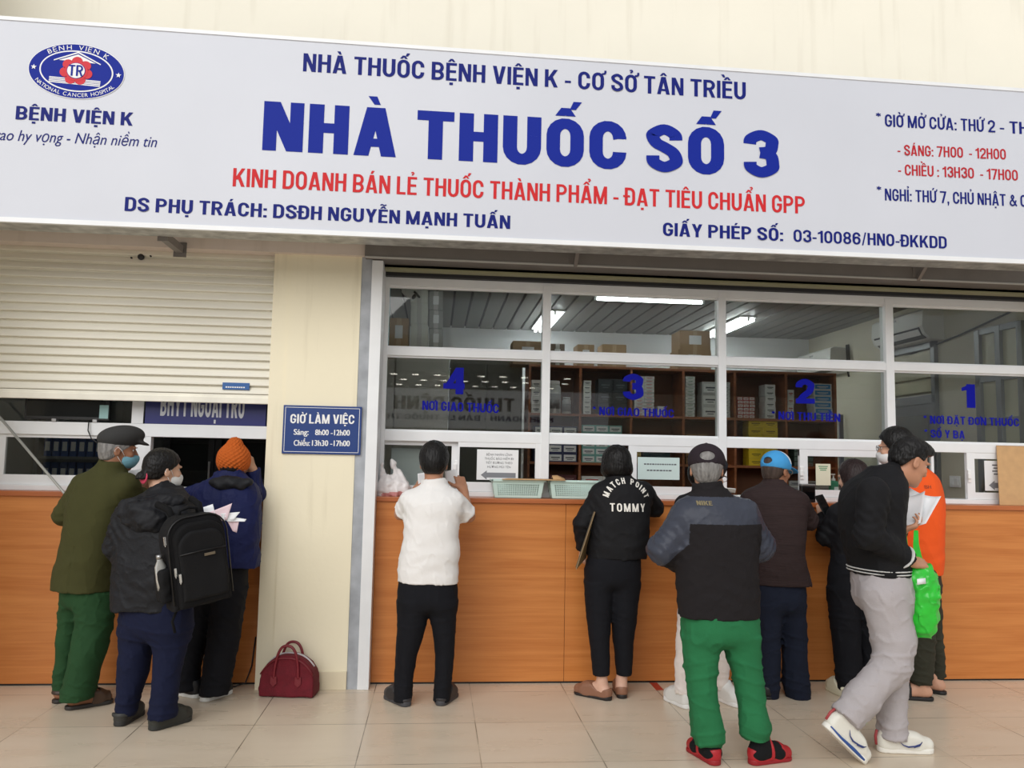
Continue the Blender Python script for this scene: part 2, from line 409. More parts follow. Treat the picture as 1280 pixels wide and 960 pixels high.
    if ch == '2': return w, _thick(_spl([(l, .66), (l + rx * .08, T - .10), (c, T), (r - rx * .1, T - .10), (r, .70), (r - rx * .3, .50), (c - rx * .4, .28), (l + rx * .05, .06)]), s * .95) + _R(0, 0, w, h)
    if ch == '3': return w, _thick(_spl([(l, .70), (l + rx * .12, T - .09), (c, T), (r - rx * .12, T - .09), (r - .01, .72), (r - rx * .25, .57), (c - rx * .1, .525)]), s * .95) + _thick(_spl([(c - rx * .1, .515), (r - rx * .2, .47), (r, .29), (r - rx * .1, B + .09), (c, B), (l + rx * .12, B + .09), (l, .31)]), s * .95)
    if ch == '4': w = W * 1.04; return w, _R(w * .58, 0, w * .58 + s, 1) + _R(0, .20, w, .20 + h) + _D(s * .42, .22, w * .58 + s * .45, 1, s * .9)
    if ch == '6': return w, _thick([(r, .69), (r, .72)] + _arc(c, T - ry, rx, ry, 0, 180) + _arc(c, B + ry, rx, ry, 180, 360) + _arc(c, .36, rx, .22, 0, 180), s * .95)
    if ch == '7': return w, _R(0, 1 - h, w, 1) + _D(w * .38, 0, w - s * .5, 1 - h * .5, s * 1.05)
    if ch == '8': ry2 = (T - .51) / 2; ry3 = (.51 - B) / 2; return w, _thick(_arc(c, T - ry2, rx * .94, ry2, 0, 352, 22), s * .92, True) + _thick(_arc(c, B + ry3, rx, ry3, 0, 352, 22), s * .92, True)
    if ch == '9': return w, [[(w - x, 1 - y) for x, y in q] for q in glyph('6', s)[1]]
    if ch == '5': return w, _R(0, 1 - h, w * .95, 1) + _R(0, .48, s, 1) + _thick(_spl([(l, .50), (c, .60), (r, .40), (r, .25), (c, B), (l, .28)]), s * .9)
    if ch == '-': w = W * .5; return w, _R(0, .30, w, .30 + h * .9)
    if ch == ':': return s, _R(0, 0, s, s * .95) + _R(0, .50, s, .50 + s * .95)
    if ch == ',': return s, _R(0, 0, s, s) + [[(s * .3, 0), (s, 0), (s * .55, -.2), (s * .1, -.2)]]
    if ch == '.': return s, _R(0, 0, s, s)
    if ch == '/': w = W * .55; return w, _D(s * .3, -.05, w - s * .3, 1.03, s * .6)
    if ch == '*':
        w = .34; p = []
        for k in range(3):
            a = math.pi / 2 + k * math.pi / 3; dx, dy = .17 * math.cos(a), .17 * math.sin(a); p += _thick([(w / 2 - dx, .84 - dy), (w / 2 + dx, .84 + dy)], s * .5)
        return w, p
    if ch == '&': w = W * 1.15; return w, _thick(_spl([(w, .02), (w * .45, .55), (w * .27, .78), (w * .42, .93), (w * .58, .78), (w * .45, .60), (w * .14, .38), (w * .10, .20), (w * .34, .07), (w * .66, .16), (w * .86, .50)]), s * .8)
    return W * .45, []
def _mark(code, c, s, W, stacked):
    t = s * .62; y = 1.06
    if code == '\u0302':
        d = .17 if not stacked else .16
        return [[(c - d, y), (c - d + t * 1.15, y), (c + t * .1, y + .10), (c + t * .1, y + .17), (c - t * .5, y + .17)], [(c + d, y), (c + d - t * 1.15, y), (c - t * .1, y + .10), (c - t * .1, y + .17), (c + t * .5, y + .17)]]
    if code == '\u0306': return _thick(_spl([(c - .14, y + .15), (c - .08, y + .04), (c + .08, y + .04), (c + .14, y + .15)]), t * .8)
    ox, oy = (.14, .14) if stacked else (0, 0)
    if code == '\u0301': return [[(c - .07 + ox, y + oy), (c + .03 + ox, y + oy), (c + .13 + ox, y + .17 + oy), (c - .01 + ox, y + .17 + oy)]]
    if code == '\u0300':
        if stacked: ox = -.16
        return [[(c + .07 - (0 if not stacked else 0) + (ox if stacked else 0), y + oy), (c - .03 + (ox if stacked else 0), y + oy), (c - .13 + (ox if stacked else 0), y + .17 + oy), (c + .01 + (ox if stacked else 0), y + .17 + oy)]]
    if code == '\u0303':
        oy = .18 if stacked else 0
        return _thick(_spl([(c - .15, y + .05 + oy), (c - .07, y + .12 + oy), (c + .06, y + .05 + oy), (c + .15, y + .12 + oy)]), t * .75)
    if code == '\u0309':
        oy = .12 if stacked else 0; q = ox * .9
        return _thick(_spl([(c - .06 + q, y + .17 + oy), (c + .03 + q, y + .19 + oy), (c + .06 + q, y + .12 + oy), (c + .0 + q, y + .07 + oy), (c + .0 + q, y + .02 + oy)]), t * .7)
    if code == '\u0323': return _R(c - s * .48, -.10 - s * .85, c + s * .48, -.10)
    if code == '\u031b': return _thick(_spl([(W - s * .6, .93), (W + s * .15, .96), (W + s * .35, 1.05), (W + s * .28, 1.13)]), s * .6)
    return []
def bold_polys(body, s, gap=.085, space=.24):
    x = 0; out = []
    for ch in body:
        if ch == ' ': x += space; continue
        n = unicodedata.normalize('NFD', ch); base = n[0]; marks = [m for m in n[1:]]
        w, ps = glyph(base, s); ps = list(ps)
        up = [m for m in marks if m not in '\u0323\u031b']; order = [m for m in up if m in '\u0302\u0306'] + [m for m in up if m not in '\u0302\u0306']
        for i, m in enumerate(order): ps += _mark(m, w / 2, s, w, i > 0)
        for m in marks:
            if m in '\u0323\u031b': ps += _mark(m, w / 2, s, w, False)
        if base == 'I' and ch != 'I': pass
        out.append([[(px_ + x, py) for px_, py in q] for q in ps]); x += w + gap
    return out, x - gap
def bold_mesh(polys):
    vs = []; fs = []
    for letter in polys:
        for k, q in enumerate(letter):
            b_ = len(vs); vs += [(a, c, -k * 5e-5) for a, c in q]; fs.append(tuple(range(b_, b_ + len(q))))
    return np.array(vs), fs
def bold_lettering(body, x0, x1, zb, cap, Y, m, parent, s=.17, name='lettering', slope=0.0, gap=.085, space=.24, label=None):
    polys, tot = bold_polys(body, s, gap, space); co, fs = bold_mesh(polys)
    lo, hi = co[:, 0].min(), co[:, 0].max(); sx = (x1 - x0) / (hi - lo)
    X = x0 + (co[:, 0] - lo) * sx; Z = zb + co[:, 1] * cap + slope * (X - x0)
    me = bpy.data.meshes.new(name); me.from_pydata([(float(a), Y + float(d), float(c)) for a, c, d in zip(X, Z, co[:, 2])], [], fs); me.update()
    bm_ = bmesh.new(); bm_.from_mesh(me)
    for f in bm_.faces:
        f.normal_update()
        if f.normal.y > 0: f.normal_flip()
    bm_.to_mesh(me); bm_.free()
    return tag(mesh_obj(name, me, m, parent), label)
# ------------------------------------------------------------------ palette
M_CREAM = wall_mat('cream_paint', (245, 240, 224))
M_CREAM2 = wall_mat('cream_column_paint', (244, 235, 208), stain=0.18)
M_LINTEL_SHADE = wall_mat('lintel_shaded_cream', (226, 212, 202))  # cream lintel under the sign, its pinkish shade put into the colour
M_GREYSTEEL = mat('grey_steel', (128, 122, 118), 0.5, metal=0.2, var=0.06)
M_CEMENT = mat('grey_cement', (168, 172, 178), 0.8, var=0.18, vscale=9, bump=0.2, bscale=30)
M_ALU = mat('white_aluminium', (236, 238, 240), 0.35, var=0.03)
M_ALUGREY = mat('grey_aluminium', (132, 134, 136), 0.4, metal=0.3)
M_GLASS = glass_mat('window_glass')
M_WOOD = wood_mat('orange_wood_laminate', (208, 134, 70), (188, 112, 52))
M_WOODEDGE = wood_mat('worktop_wood', (186, 108, 60), (162, 88, 46))
M_SHELF = wood_mat('shelf_wood', (168, 104, 66), (140, 82, 50))
M_SHUTTER = mat('shutter_metal', (232, 228, 214), 0.45, var=0.05, vscale=2, stretch=(0.5, 1, 6))
M_GREENBAR = mat('olive_shutter_metal', (150, 148, 116), 0.5, var=0.05)
M_SIGN = mat('sign_vinyl', (208, 211, 220), 0.35, spec=0.4, var=0.02, vscale=1.5)
M_BLUE = mat('sign_blue', (22, 42, 148), 0.5, spec=0.12)
M_NAVYT = mat('sign_navy', (26, 36, 118), 0.5, spec=0.12)
M_RED = mat('sign_red', (206, 48, 52), 0.5, spec=0.12)
M_BRED = mat('sign_dark_red', (186, 44, 52), 0.5, spec=0.12)
M_WHITE = mat('white_paint', (240, 240, 240), 0.5)
M_BLACK = mat('black_plastic', (18, 18, 20), 0.35)
M_DARK = mat('dark_grey', (46, 46, 48), 0.6)
M_STEEL = mat('steel', (170, 170, 170), 0.35, metal=0.9)
M_PAPER = mat('white_paper', (238, 240, 242), 0.7)
M_KRAFT = mat('kraft_paper', (198, 158, 112), 0.75, var=0.06, vscale=20)
M_CARTON = mat('brown_carton', (172, 140, 104), 0.8, var=0.06)
M_INK = mat('grey_ink', (90, 92, 98), 0.7)
YS, YG, YB = -0.5, 0.40, 0.30

# ------------------------------------------------------------------ setting: floor, walls
fl = box1('floor', (-5.5, -16.5, -0.1), (9, 5, 0), tile_mat(), kind='structure', origin=(0, 0, 0))
zl = 2.775
box1('wall_front', (-5.5, 0.05, 2.95), (9, 0.45, 6.2), M_CREAM, kind='structure', origin=(0, 0, 0))
b = MB(); b.box((-2.75, 0.03, zl), (-0.16, 0.45, 2.952)); b.build('trim_1', M_LINTEL_SHADE, kind='structure', origin=(0, 0, 0))
# column between the two counters
b = MB(); b.box((-0.64, 0.07, 0.0), (-0.18, 0.45, zl)); b.box((-0.745, 0.078, 0.0), (-0.638, 0.45, zl)); b.build('wall_column', M_CREAM2, kind='structure', origin=(0, 0, 0))
b = MB(); b.box((-0.63, 0.058, 0), (-0.18, 0.07, 0.112), 0.003); b.build('baseboard_column', mat('skirting_tile', (226, 214, 186), 0.4), kind='structure', origin=(0, 0, 0))
b = MB(); b.box((-0.18, 0.075, 0), (-0.112, 0.45, zl)); b.build('trim_2', M_CEMENT, kind='structure', origin=(0, 0, 0))
b = MB(); b.box((-0.112, 0.06, 0), (-0.04, 0.40, 2.755), 0.003); b.build('trim_3', M_ALU, kind='structure', origin=(0, 0, 0))
# pier at the far left
box1('wall_left', (-5.5, -0.75, 0), (-2.66, 0.45, 6.2), M_CREAM, kind='structure', origin=(0, 0, 0))
# rooms behind
b = MB(); b.box((-0.62, 0.45, 0), (-0.5, 4.5, 3.1)); b.build('wall_partition', mat('room_wall_grey', (200, 200, 196), 0.8), kind='structure', origin=(0, 0, 0))
b = MB(); b.box((-5.5, 4.3, 0), (9, 4.5, 3.1)); b.build('wall_back', mat('room_wall_white', (226, 228, 230), 0.75), kind='structure', origin=(0, 0, 0))
b = MB(); b.box((4.9, 0.45, 0), (5.1, 4.5, 3.1)); b.box((4.9, 0.1, 0), (9, 0.45, 3.0)); b.build('wall_right', mat('room_wall_cream', (206, 200, 182), 0.75), kind='structure', origin=(0, 0, 0))
b = MB(); b.box((-2.8, 0.45, 0), (-2.68, 4.5, 3.1)); b.build('wall_booth', mat('room_wall_booth', (150, 150, 146), 0.8), kind='structure', origin=(0, 0, 0))
b = MB(); b.box((-2.75, 0.45, 3.03), (5.1, 4.5, 3.12))
b.mi = 1
x = -0.5
while x < 4.9:
    b.box((x, 0.45, 3.005), (x + 0.142, 4.3, 3.03)); x += 0.165
b.build('ceiling', [M_DARK, mat('ceiling_slat', (132, 131, 127), 0.5)], kind='structure', origin=(0, 0, 0))

# ------------------------------------------------------------------ big sign
zt = lambda X: 3.972 + (X + 2.25) * (3.935 - 3.972) / 6.35
zb_ = lambda X: 2.753 + (X + 2.16) * (2.769 - 2.753) / 6.2
X0, X1 = -2.60, 4.75
sign = empty('sign_board', ((X0 + X1) / 2, -0.4, 2.76), 'long white pharmacy sign with blue and red lettering above both counters', 'sign')
def quad_prism(b, xa, xb, z0a, z1a, z0b, z1b, y0, y1):
    b.prism([(xa, y0, z0a), (xb, y0, z0b), (xb, y0, z1b), (xa, y0, z1a)], (0, y1 - y0, 0))
b = MB(); quad_prism(b, X0, X1, zb_(X0) + .01, zt(X0) - .01, zb_(X1) + .01, zt(X1) - .01, YS, YS + 0.03); b.build('face_panel', M_SIGN, sign)
b = MB(); quad_prism(b, X0, X1, zb_(X0), zb_(X0) + .028, zb_(X1), zb_(X1) + .028, YS - .006, YS + .02); quad_prism(b, X0, X1, zt(X0) - .022, zt(X0), zt(X1) - .022, zt(X1), YS - .006, YS + .02)
b.build('edge_trim', M_ALU, sign)
b = MB(); quad_prism(b, X0, X1, zb_(X0) + .002, zb_(X0) + .04, zb_(X1) + .002, zb_(X1) + .04, YS + .02, YS + 0.19)
quad_prism(b, X0, X1, zt(X0) - .04, zt(X0) - .002, zt(X1) - .04, zt(X1) - .002, YS + .02, YS + 0.19)
quad_prism(b, X0, X1, zb_(X0) + .04, zt(X0) - .04, zb_(X1) + .04, zt(X1) - .04, YS + .17, YS + 0.19)
ml = mat('film_covered_steel', (176, 176, 172), 0.4, metal=0.3, var=0.35, vscale=14, stretch=(1, 1, 4))
b.build('back_box', ml, sign)
def SL(body, u0, v0, u1, v1, cap, m, bold, shear=0.0, label=None):
    a = P(u0, v0, YS - .002); c = P(u1, v1, YS - .002)
    k = dict(slope=(c[2] - a[2]) / (c[0] - a[0]), label=label)
    if bold: bold_lettering(body, a[0], c[0], a[2], cap / 213.0, YS - .002, m, sign, bold, **k)
    else: lettering(body, a[0], c[0], a[2], cap / 213.0, YS - .002, m, sign, 0, shear, **k)
SL('NHÀ THUỐC BỆNH VIỆN K - CƠ SỞ TÂN TRIỀU', 378.6, 89, 932.3, 124.5, 24.0, M_NAVYT, .165)
SL('NHÀ THUỐC SỐ 3', 327.5, 187.5, 974.3, 222.6, 64, M_BLUE, .232)
SL('KINH DOANH BÁN LẺ THUỐC THÀNH PHẨM - ĐẠT TIÊU CHUẨN GPP', 290.6, 232.8, 1006.2, 267.2, 23.5, M_RED, .155)
SL('DS PHỤ TRÁCH: DSĐH NGUYỄN MẠNH TUẤN', 155.5, 263.5, 637.6, 286.2, 17.5, M_NAVYT, .175)
SL('GIẤY PHÉP SỐ:', 828.7, 294.5, 979, 301.5, 17.5, M_NAVYT, .175)
SL('03-10086/HNO-ĐKKDD', 992, 302, 1183.6, 310.7, 16.5, M_NAVYT, .16)
SL('*', 1095, 155, 1101.5, 155.5, 16, M_NAVYT, .15)
SL('GIỜ MỞ CỬA: THỨ 2', 1106.3, 158, 1244, 165.6, 17.2, M_NAVYT, .15)
SL('- THỨ', 1250, 166, 1300, 168.6, 17.2, M_NAVYT, .15)
SL('- SÁNG: 7H00  - 12H00', 1122, 193.8, 1257.5, 199.4, 14.8, M_BRED, .15)
SL('- CHIỀU : 13H30  - 17H00', 1122.8, 218.6, 1272.5, 225.8, 15, M_BRED, .15)
SL('*', 1096, 247, 1102, 247.5, 16, M_NAVYT, .15)
SL('NGHỈ: THỨ 7, CHỦ NHẬT & C', 1106.3, 250.5, 1283.5, 258.6, 16.5, M_NAVYT, .15)
SL('BỆNH VIỆN K', 19.2, 149, 165.6, 157.2, 17, M_NAVYT, .18)
SL('Trao hy vọng - Nhận niềm tin', -16, 174.2, 195.9, 184, 14.5, M_NAVYT, 0, shear=.25)

# hospital emblem
def flat(b, pts, Y):
    vs = [b.b.verts.new((float(x), Y, float(z))) for x, z in pts]
    f = b.b.faces.new(vs); b._mi([f]); return f
def ellipse(cx, cz, rx, rz, n=64): return [(cx + rx * math.cos(2 * math.pi * k / n), cz + rz * math.sin(2 * math.pi * k / n)) for k in range(n)]
def ring(b, cx, cz, rx, rz, wd, Y, n=64):
    for k in range(n):
        a0, a1 = 2 * math.pi * k / n, 2 * math.pi * (k + 1) / n
        flat(b, [(cx + rx * math.cos(a0), cz + rz * math.sin(a0)), (cx + rx * math.cos(a1), cz + rz * math.sin(a1)), (cx + (rx - wd) * math.cos(a1), cz + (rz - wd) * math.sin(a1)), (cx + (rx - wd) * math.cos(a0), cz + (rz - wd) * math.sin(a0))], Y)
ec = P(95.8, 89.2, YS - .003); ex, ez = ec[0], ec[2]; px = 1 / 213.0
rotc, rots = math.cos(-0.045), math.sin(-0.045)
em = MB()
def E_(x, y): return (ex + (x * rotc - y * rots) * px, ez + (x * rots + y * rotc) * px)
Y_ = YS - .003
def eflat(pts, m, lvl): em.mi = m; flat(em, [E_(*p) for p in pts], Y_ - lvl * .0012)
em.mi = 0
eflat(ellipse(0, 0, 57.5, 35.5), 1, 0); eflat(ellipse(0, 0, 56.6, 34.6), 0, 1)
eflat(ellipse(0, 0, 44, 26.5), 1, 2); eflat(ellipse(0, 0, 42.2, 24.8), 0, 3)
for a, c in (((-28, 12), (0, 25)), ((0, 25), (28, 12))):
    eflat([a, (a[0], a[1] - 1.4) if a[0] < 0 else (a[0], a[1] - 2), (c[0], c[1] - 2) if c[0] <= 0 else (c[0], c[1] - 1.4), c], 1, 4)
eflat([(-22, 12), (0, 21.5), (22, 12), (17, 12), (0, 13), (-17, 12)], 1, 4)
for k in range(4):
    eflat([(-31, -10 - k * 2), (30, -10 - k * 2), (30, -11.3 - k * 2), (-31, -11.3 - k * 2)], 1, 4)
fl_ = []
for k in range(7):
    a = math.pi / 2 + k * 2 * math.pi / 7
    eflat(ellipse(13.2 * math.cos(a), 12 * math.sin(a), 6.6, 6.3, 24), 2, 5)
eflat(ellipse(0, 0, 14, 13, 32), 2, 6); eflat(ellipse(0, 0, 11, 10.2, 32), 0, 7); eflat(ellipse(0, 0, 10.4, 9.6, 32), 1, 8)
for s in (-1, 1):
    eflat([(s * 50.5 + (3.6 if k % 2 == 0 else 1.5) * math.sin(k * math.pi / 5), (3.6 if k % 2 == 0 else 1.5) * math.cos(k * math.pi / 5)) for k in range(10)], 1, 4)
emb = em.build('emblem', [M_BLUE, M_WHITE, mat('emblem_red', (214, 66, 76), 0.5, spec=0.12)], sign, label='oval blue emblem with red flower')
bold_lettering('TR', ex - 8.5 * px, ex + 8.5 * px, ez - 7 * px, 14 * px, Y_ - .0115, M_BLUE, emb, .15)
def arc_letters(body, pos, cap, m, parent, bold, Y, sxf=1.0, gap=0.1, name='lettering', want=None):
    """letters along a curve; pos(s) -> (x, z, angle) for s in 0..1"""
    items = []; x = 0
    for ch in body:
        if ch == ' ': x += 0.35; continue
        me, co = text_mesh(ch, bold); lo, hi = co[:, 0].min(), co[:, 0].max()
        items.append((me, co, lo, hi, x)); x += (hi - lo) + gap
    tot = x - gap; sz = cap / CAP; vs = []; fs = []
    for me, co, lo, hi, x0 in items:
        s = (x0 + (hi - lo) / 2) / tot; cx, cz, an = pos(s)
        lx = (co[:, 0] - (lo + hi) / 2) * sz * sxf; lz = co[:, 1] * sz
        X = cx + lx * math.cos(an) - lz * math.sin(an); Z = cz + lx * math.sin(an) + lz * math.cos(an)
        base = len(vs); vs += [(float(X[i]), Y, float(Z[i])) for i in range(len(X))]
        fs += [tuple(base + k for k in p.vertices) for p in me.polygons]; bpy.data.meshes.remove(me)
    me = bpy.data.meshes.new(name); me.from_pydata(vs, [], fs); me.update()
    return mesh_obj(name, me, m, parent)
def top_arc(s):
    a = math.radians(138 - 96 * s); x, y = 47.0 * math.cos(a), 27.3 * math.sin(a); X, Z = E_(x, y)
    return X, Z, math.atan2(27.3 * -math.cos(a), 47.0 * math.sin(a)) - 0.045
def bot_arc(s):
    a = math.radians(210 + 120 * s); x, y = 54.5 * math.cos(a), 33 * math.sin(a); X, Z = E_(x, y)
    return X, Z, math.atan2(33 * math.cos(a), -54.5 * math.sin(a)) - 0.045
arc_letters('BỆNH VIỆN K', top_arc, 6.3 * px, M_WHITE, emb, .02, Y_ - .0035, 1.15, 0.06)
arc_letters('NATIONAL CANCER HOSPITAL', bot_arc, 5.0 * px, M_WHITE, emb, .015, Y_ - .0035, 1.0, 0.06)

# brackets carrying the sign
for k, (u, v) in enumerate(((226, 303), (718, 325), (1143, 335))):
    X = P(u, v, 0.03)[0]
    br = empty('sign_bracket', (X, -0.1, 2.72), ['dark steel tube bracket under the left end of the sign', 'steel bracket below the sign above windows three and four', 'steel bracket below the sign above the right hand windows'][k], 'bracket', 'sign brackets')
    z = 2.79 if k == 0 else 2.85
    b = MB(); 
    if k == 0: b.box((X - .022, YS + .195, z - .05), (X + .022, 0.028, z - .002))
    else:
        b.box((X - .012, YS + .195, 2.885), (X + .012, -0.012, 2.91)); b.prism([(X - .012, -0.2, 2.9), (X - .012, -0.17, 2.9), (X - .012, -0.012, 2.78), (X - .012, -0.012, 2.75)], (.024, 0, 0))
    b.build('arm', M_GREYSTEEL, br)
    b = MB(); yb = 0.022 if k == 0 else -0.016
    b.box((X - .04, yb, z - .075), (X + .04, yb + .006, z + .02)); 
    b.build('wall_plate', M_GREYSTEEL, br)
    b = MB(); b.box((X - .03, YS + .19, z - .06), (X + .03, YS + .2, z + .08)); b.build('end_plate', M_GREYSTEEL, br)

# ------------------------------------------------------------------ shutters
sh = empty('roller_shutter', (-1.6, 0.15, 1.79), 'cream slatted roller shutter pulled two thirds down over the left counter', 'shutter')
xa, xb, z0, z1 = -2.62, -0.748, 1.845, 2.79
b = MB(); n = 17; prof = []
for i in range(n):
    dz = (z1 - z0) / n; zz = z0 + dz * i
    prof += [(y, zz + dz * t) for y, t in ((.154, 0), (.154, .10), (.1335, .12), (.131, .18), (.132, .32), (.138, .60), (.146, .86), (.154, .985))]
b.prism([(xa, y, z) for y, z in prof] + [(xa, 0.154, z1), (xa, 0.168, z1), (xa, 0.168, z0)], (xb - xa, 0, 0)); b.build('curtain', M_SHUTTER, sh)
b = MB(); b.box((xa, 0.128, 1.79), (xb, 0.172, 1.83), .004); b.box((xa, 0.136, 1.83), (xb, 0.165, 1.848)); b.build('bottom_rail', mat('worn_cream_metal', (240, 236, 222), 0.5, var=0.1, vscale=5), sh)
a = P(278, 486, .13); c = P(312, 479.5, .13)
st = box1('sticker', (a[0], .127, a[2] - .003), (c[0], .136, c[2] + .003), mat('sticker_blue', (38, 92, 158), 0.4), sh, label='small blue sticker')
b = MB(); 
for i in range(9): b.box((a[0] + .02 + i * .014, .1262, a[2] + .008), (a[0] + .03 + i * .014, .1268, a[2] + .016))
b.build('print_mark', M_WHITE, st)
a = P(176, 321, .13)
b = MB(); b.lathe([(0.001, 0.128), (.02, 0.128), (.02, .14)], (a[0], 0, a[2]), 18, 'Y'); 
for s in (-1, 1): b.lathe([(0.001, 0.130), (.006, 0.130), (.006, .14)], (a[0] + s * .06, 0, a[2] + s * .008), 8, 'Y')
b.build('lock', M_DARK, sh)
b = MB(); b.box((-2.66, 0.10, 0), (-2.618, 0.2, zl)); b.build('trim_4', M_SHUTTER, kind='structure', origin=(0, 0, 0))
b = MB(); b.box((-0.75, 0.10, 1.2), (-0.744, 0.2, zl)); b.build('trim_5', M_SHUTTER, kind='structure', origin=(0, 0, 0))
# grey housing over the glazed front
hs = empty('shutter_housing', (2.3, 0.15, 2.7), 'long grey steel shutter box over the glazed pharmacy front', 'shutter')
b = MB(); b.box((-0.155, -0.01, 2.762), (4.9, 0.28, 2.953)); b.build('housing_box', M_GREYSTEEL, hs)
b = MB(); b.box((-0.155, -0.016, 2.752), (4.9, 0.0, 2.764), .003); b.build('lower_trim', mat('light_grey_trim', (186, 184, 180), 0.4), hs)
b = MB(); b.box((-0.038, 0.20, 2.742), (4.9, 0.26, 2.80)); b.box((-0.038, 0.19, 2.728), (4.9, 0.27, 2.744), .003); b.build('rolled_curtain_edge', M_GREENBAR, hs)
b = MB(); b.box((-0.04, 0.32, 2.715), (5.0, 0.45, 2.745)); b.box((-0.16, 0.2, 2.74), (9, 0.449, 2.951)); b.build('trim_6', M_DARK, kind='structure', origin=(0, 0, 0))

# ------------------------------------------------------------------ counters
def counter(xa, xb, yf, label, seams):
    ct = empty('service_counter', ((xa + xb) / 2, yf + .2, 0), label, 'counter')
    xs = [xa] + seams + [xb]
    for i in range(len(xs) - 1):
        box1('front_panel', (xs[i] + .0012, yf, .012), (xs[i + 1] - .0012, yf + .02, 1.172), M_WOOD, ct, .0015)
    b = MB(); b.box((xa, yf + .022, 0), (xb, yf + .36, 1.165)); b.build('carcass', M_SHELF, ct)
    b = MB(); b.box((xa, yf + .006, 0), (xb, yf + .022, .012)); b.build('plinth', M_BLACK, ct)
    return ct
counter(-0.04, 4.88, .185, 'orange wood panelled counter below the numbered pharmacy windows', [1.222, 2.45, 3.68])
counter(-2.62, -0.745, .20, 'orange wood panelled counter below the half closed shutter', [])
box1('worktop', (-0.04, .165, 1.172), (4.88, .60, 1.203), M_WOODEDGE, None, .004, label='long reddish wood worktop on the counter below the numbered windows', cat='worktop')
box1('worktop', (-2.618, .18, 1.172), (-0.746, .60, 1.205), M_WOODEDGE, None, .004, label='short reddish wood worktop on the counter behind the flat cap man', cat='worktop')

# ------------------------------------------------------------------ glazed pharmacy front
def xz(u, v, Y=YG): p = P(u, v, Y); return p[0], p[2]
win = empty('window_2', (2.4, YG, 1.203), kind='structure')
r1z = (2.165, 2.222); r2z = (1.575, 1.643); tz = (2.655, 2.715); bz = (1.203, 1.236)
xl, xr = -0.04, 5.0
mx_ = [(1.068, 1.126), (2.345, 2.402), (3.609, 3.671)]
y0, y1 = YG - .035, YG + .035
b = MB()
for z in (tz, r1z, r2z): b.box((xl, y0, z[0]), (xr, y1, z[1]), .004)
b.box((xl, y0 - .01, bz[0]), (xr, y1 + .1, bz[1]), .004)
b.box((xl, y0 - .003, 1.22), (xl + .028, y1 - .003, 2.7), .003)
for m in mx_: b.box((m[0], y0 - .006, 1.22), (m[1], y1 + .006, 2.70), .004)
for z in (tz[0], r1z[1], r1z[0], r2z[1]): b.box((xl, YG - .016, z - .012), (xr, YG + .016, z + .012), .002)
b.build('window_frame', M_ALU, win)
edges = [xl + .028] + [v for m in mx_ for v in m] + [4.88]
bays = [(edges[2 * i], edges[2 * i + 1]) for i in range(4)]
panes = []
for i, (a, c) in enumerate(bays):
    for z in ((r2z[1], r1z[0]), (r1z[1], tz[0])):
        panes.append(box1('pane', (a, YG - .003, z[0]), (c, YG + .003, z[1]), M_GLASS, win))
# numbers and words on the panes
M_DEC = mat('decal_blue', (12, 18, 150), 0.5, spec=0.12)
def DL(body, u0, v0, u1, v1, cap, bold, bay):
    Yd = YG - .0045; a = P(u0, v0, Yd); c = P(u1, v1, Yd)
    bold_lettering(body, a[0], c[0], a[2], cap / 179.0, Yd, M_DEC, panes[2 * bay], bold, slope=(c[2] - a[2]) / (c[0] - a[0]))
DL('4', 553.5, 492.5, 580.5, 493, 33.5, .24, 0); DL('NƠI GIAO THUỐC', 527.8, 512.3, 623.5, 516.6, 11.5, .18, 0)
DL('3', 778.5, 499.3, 804.4, 500, 33, .24, 1); DL('* NƠI GIAO THUỐC', 740.7, 518.5, 842.4, 522, 10.5, .18, 1)
DL('2', 994.7, 504.2, 1018.4, 504.8, 32, .24, 2); DL('* NƠI THU TIỀN', 964.5, 524, 1050.3, 527.2, 10.5, .18, 2)
DL('1', 1202.5, 509.5, 1219.5, 510, 31.5, .26, 3); DL('* NƠI ĐẶT ĐƠN THUỐC', 1154.5, 529.3, 1274, 533, 10.5, .17, 3); DL('* SỔ Y BẠ', 1155.5, 546.5, 1206, 548.5, 10.5, .17, 3)
# sliding sashes of the lower row
zs0, zs1 = 1.237, 1.577
def sash(ua, ub, Y, la, st_l, st_r, top, bot, latch=None):
    xa = P(ua, 580, Y)[0]; xb = P(ub, 580, Y)[0]
    s = empty('sliding_sash', ((xa + xb) / 2, Y, zs0)); s.parent = win; s.location = Vector(s.location) - Vector(win.location)
    b = MB(); b.box((xa, Y - .015, zs0 - .001), (xa + st_l, Y + .015, zs1 + .001), .002); b.box((xb - st_r, Y - .015, zs0 - .001), (xb, Y + .015, zs1 + .001), .002)
    b.box((xa, Y - .013, zs1 - top), (xb, Y + .013, zs1), .002); b.box((xa, Y - .013, zs0), (xb, Y + .013, zs0 + bot), .002)
    b.build('sash_frame', M_ALU, s)
    box1('pane', (xa + st_l, Y - .003, zs0 + bot), (xb - st_r, Y + .003, zs1 - top), M_GLASS, s)
    if latch:
        b = MB(); xx = xb - .02 if latch > 0 else xa + .012
        b.box((xx - .012, Y - .026, 1.36), (xx + .012, Y - .014, 1.45), .004); b.box((xx - .02, Y - .04, 1.385), (xx + .004, Y - .024, 1.425), .005)
        b.build('latch', M_WHITE, s)
    return s
sash(470, 573.5, YG + .02, '', .012, .052, .03, .035, 1)
sash(572, 677.5, YG - .018, '', .012, .05, .035, .065)
sash(785, 898, YG - .018, '', .06, .012, .045, .055)
sash(998.5, 1106, YG - .018, '', .06, .05, .05, .05, -1)
sash(1110, 1166, YG + .02, '', .02, .02, .03, .03)
sash(1207, 1312, YG - .018, '', .06, .06, .045, .05, -1)
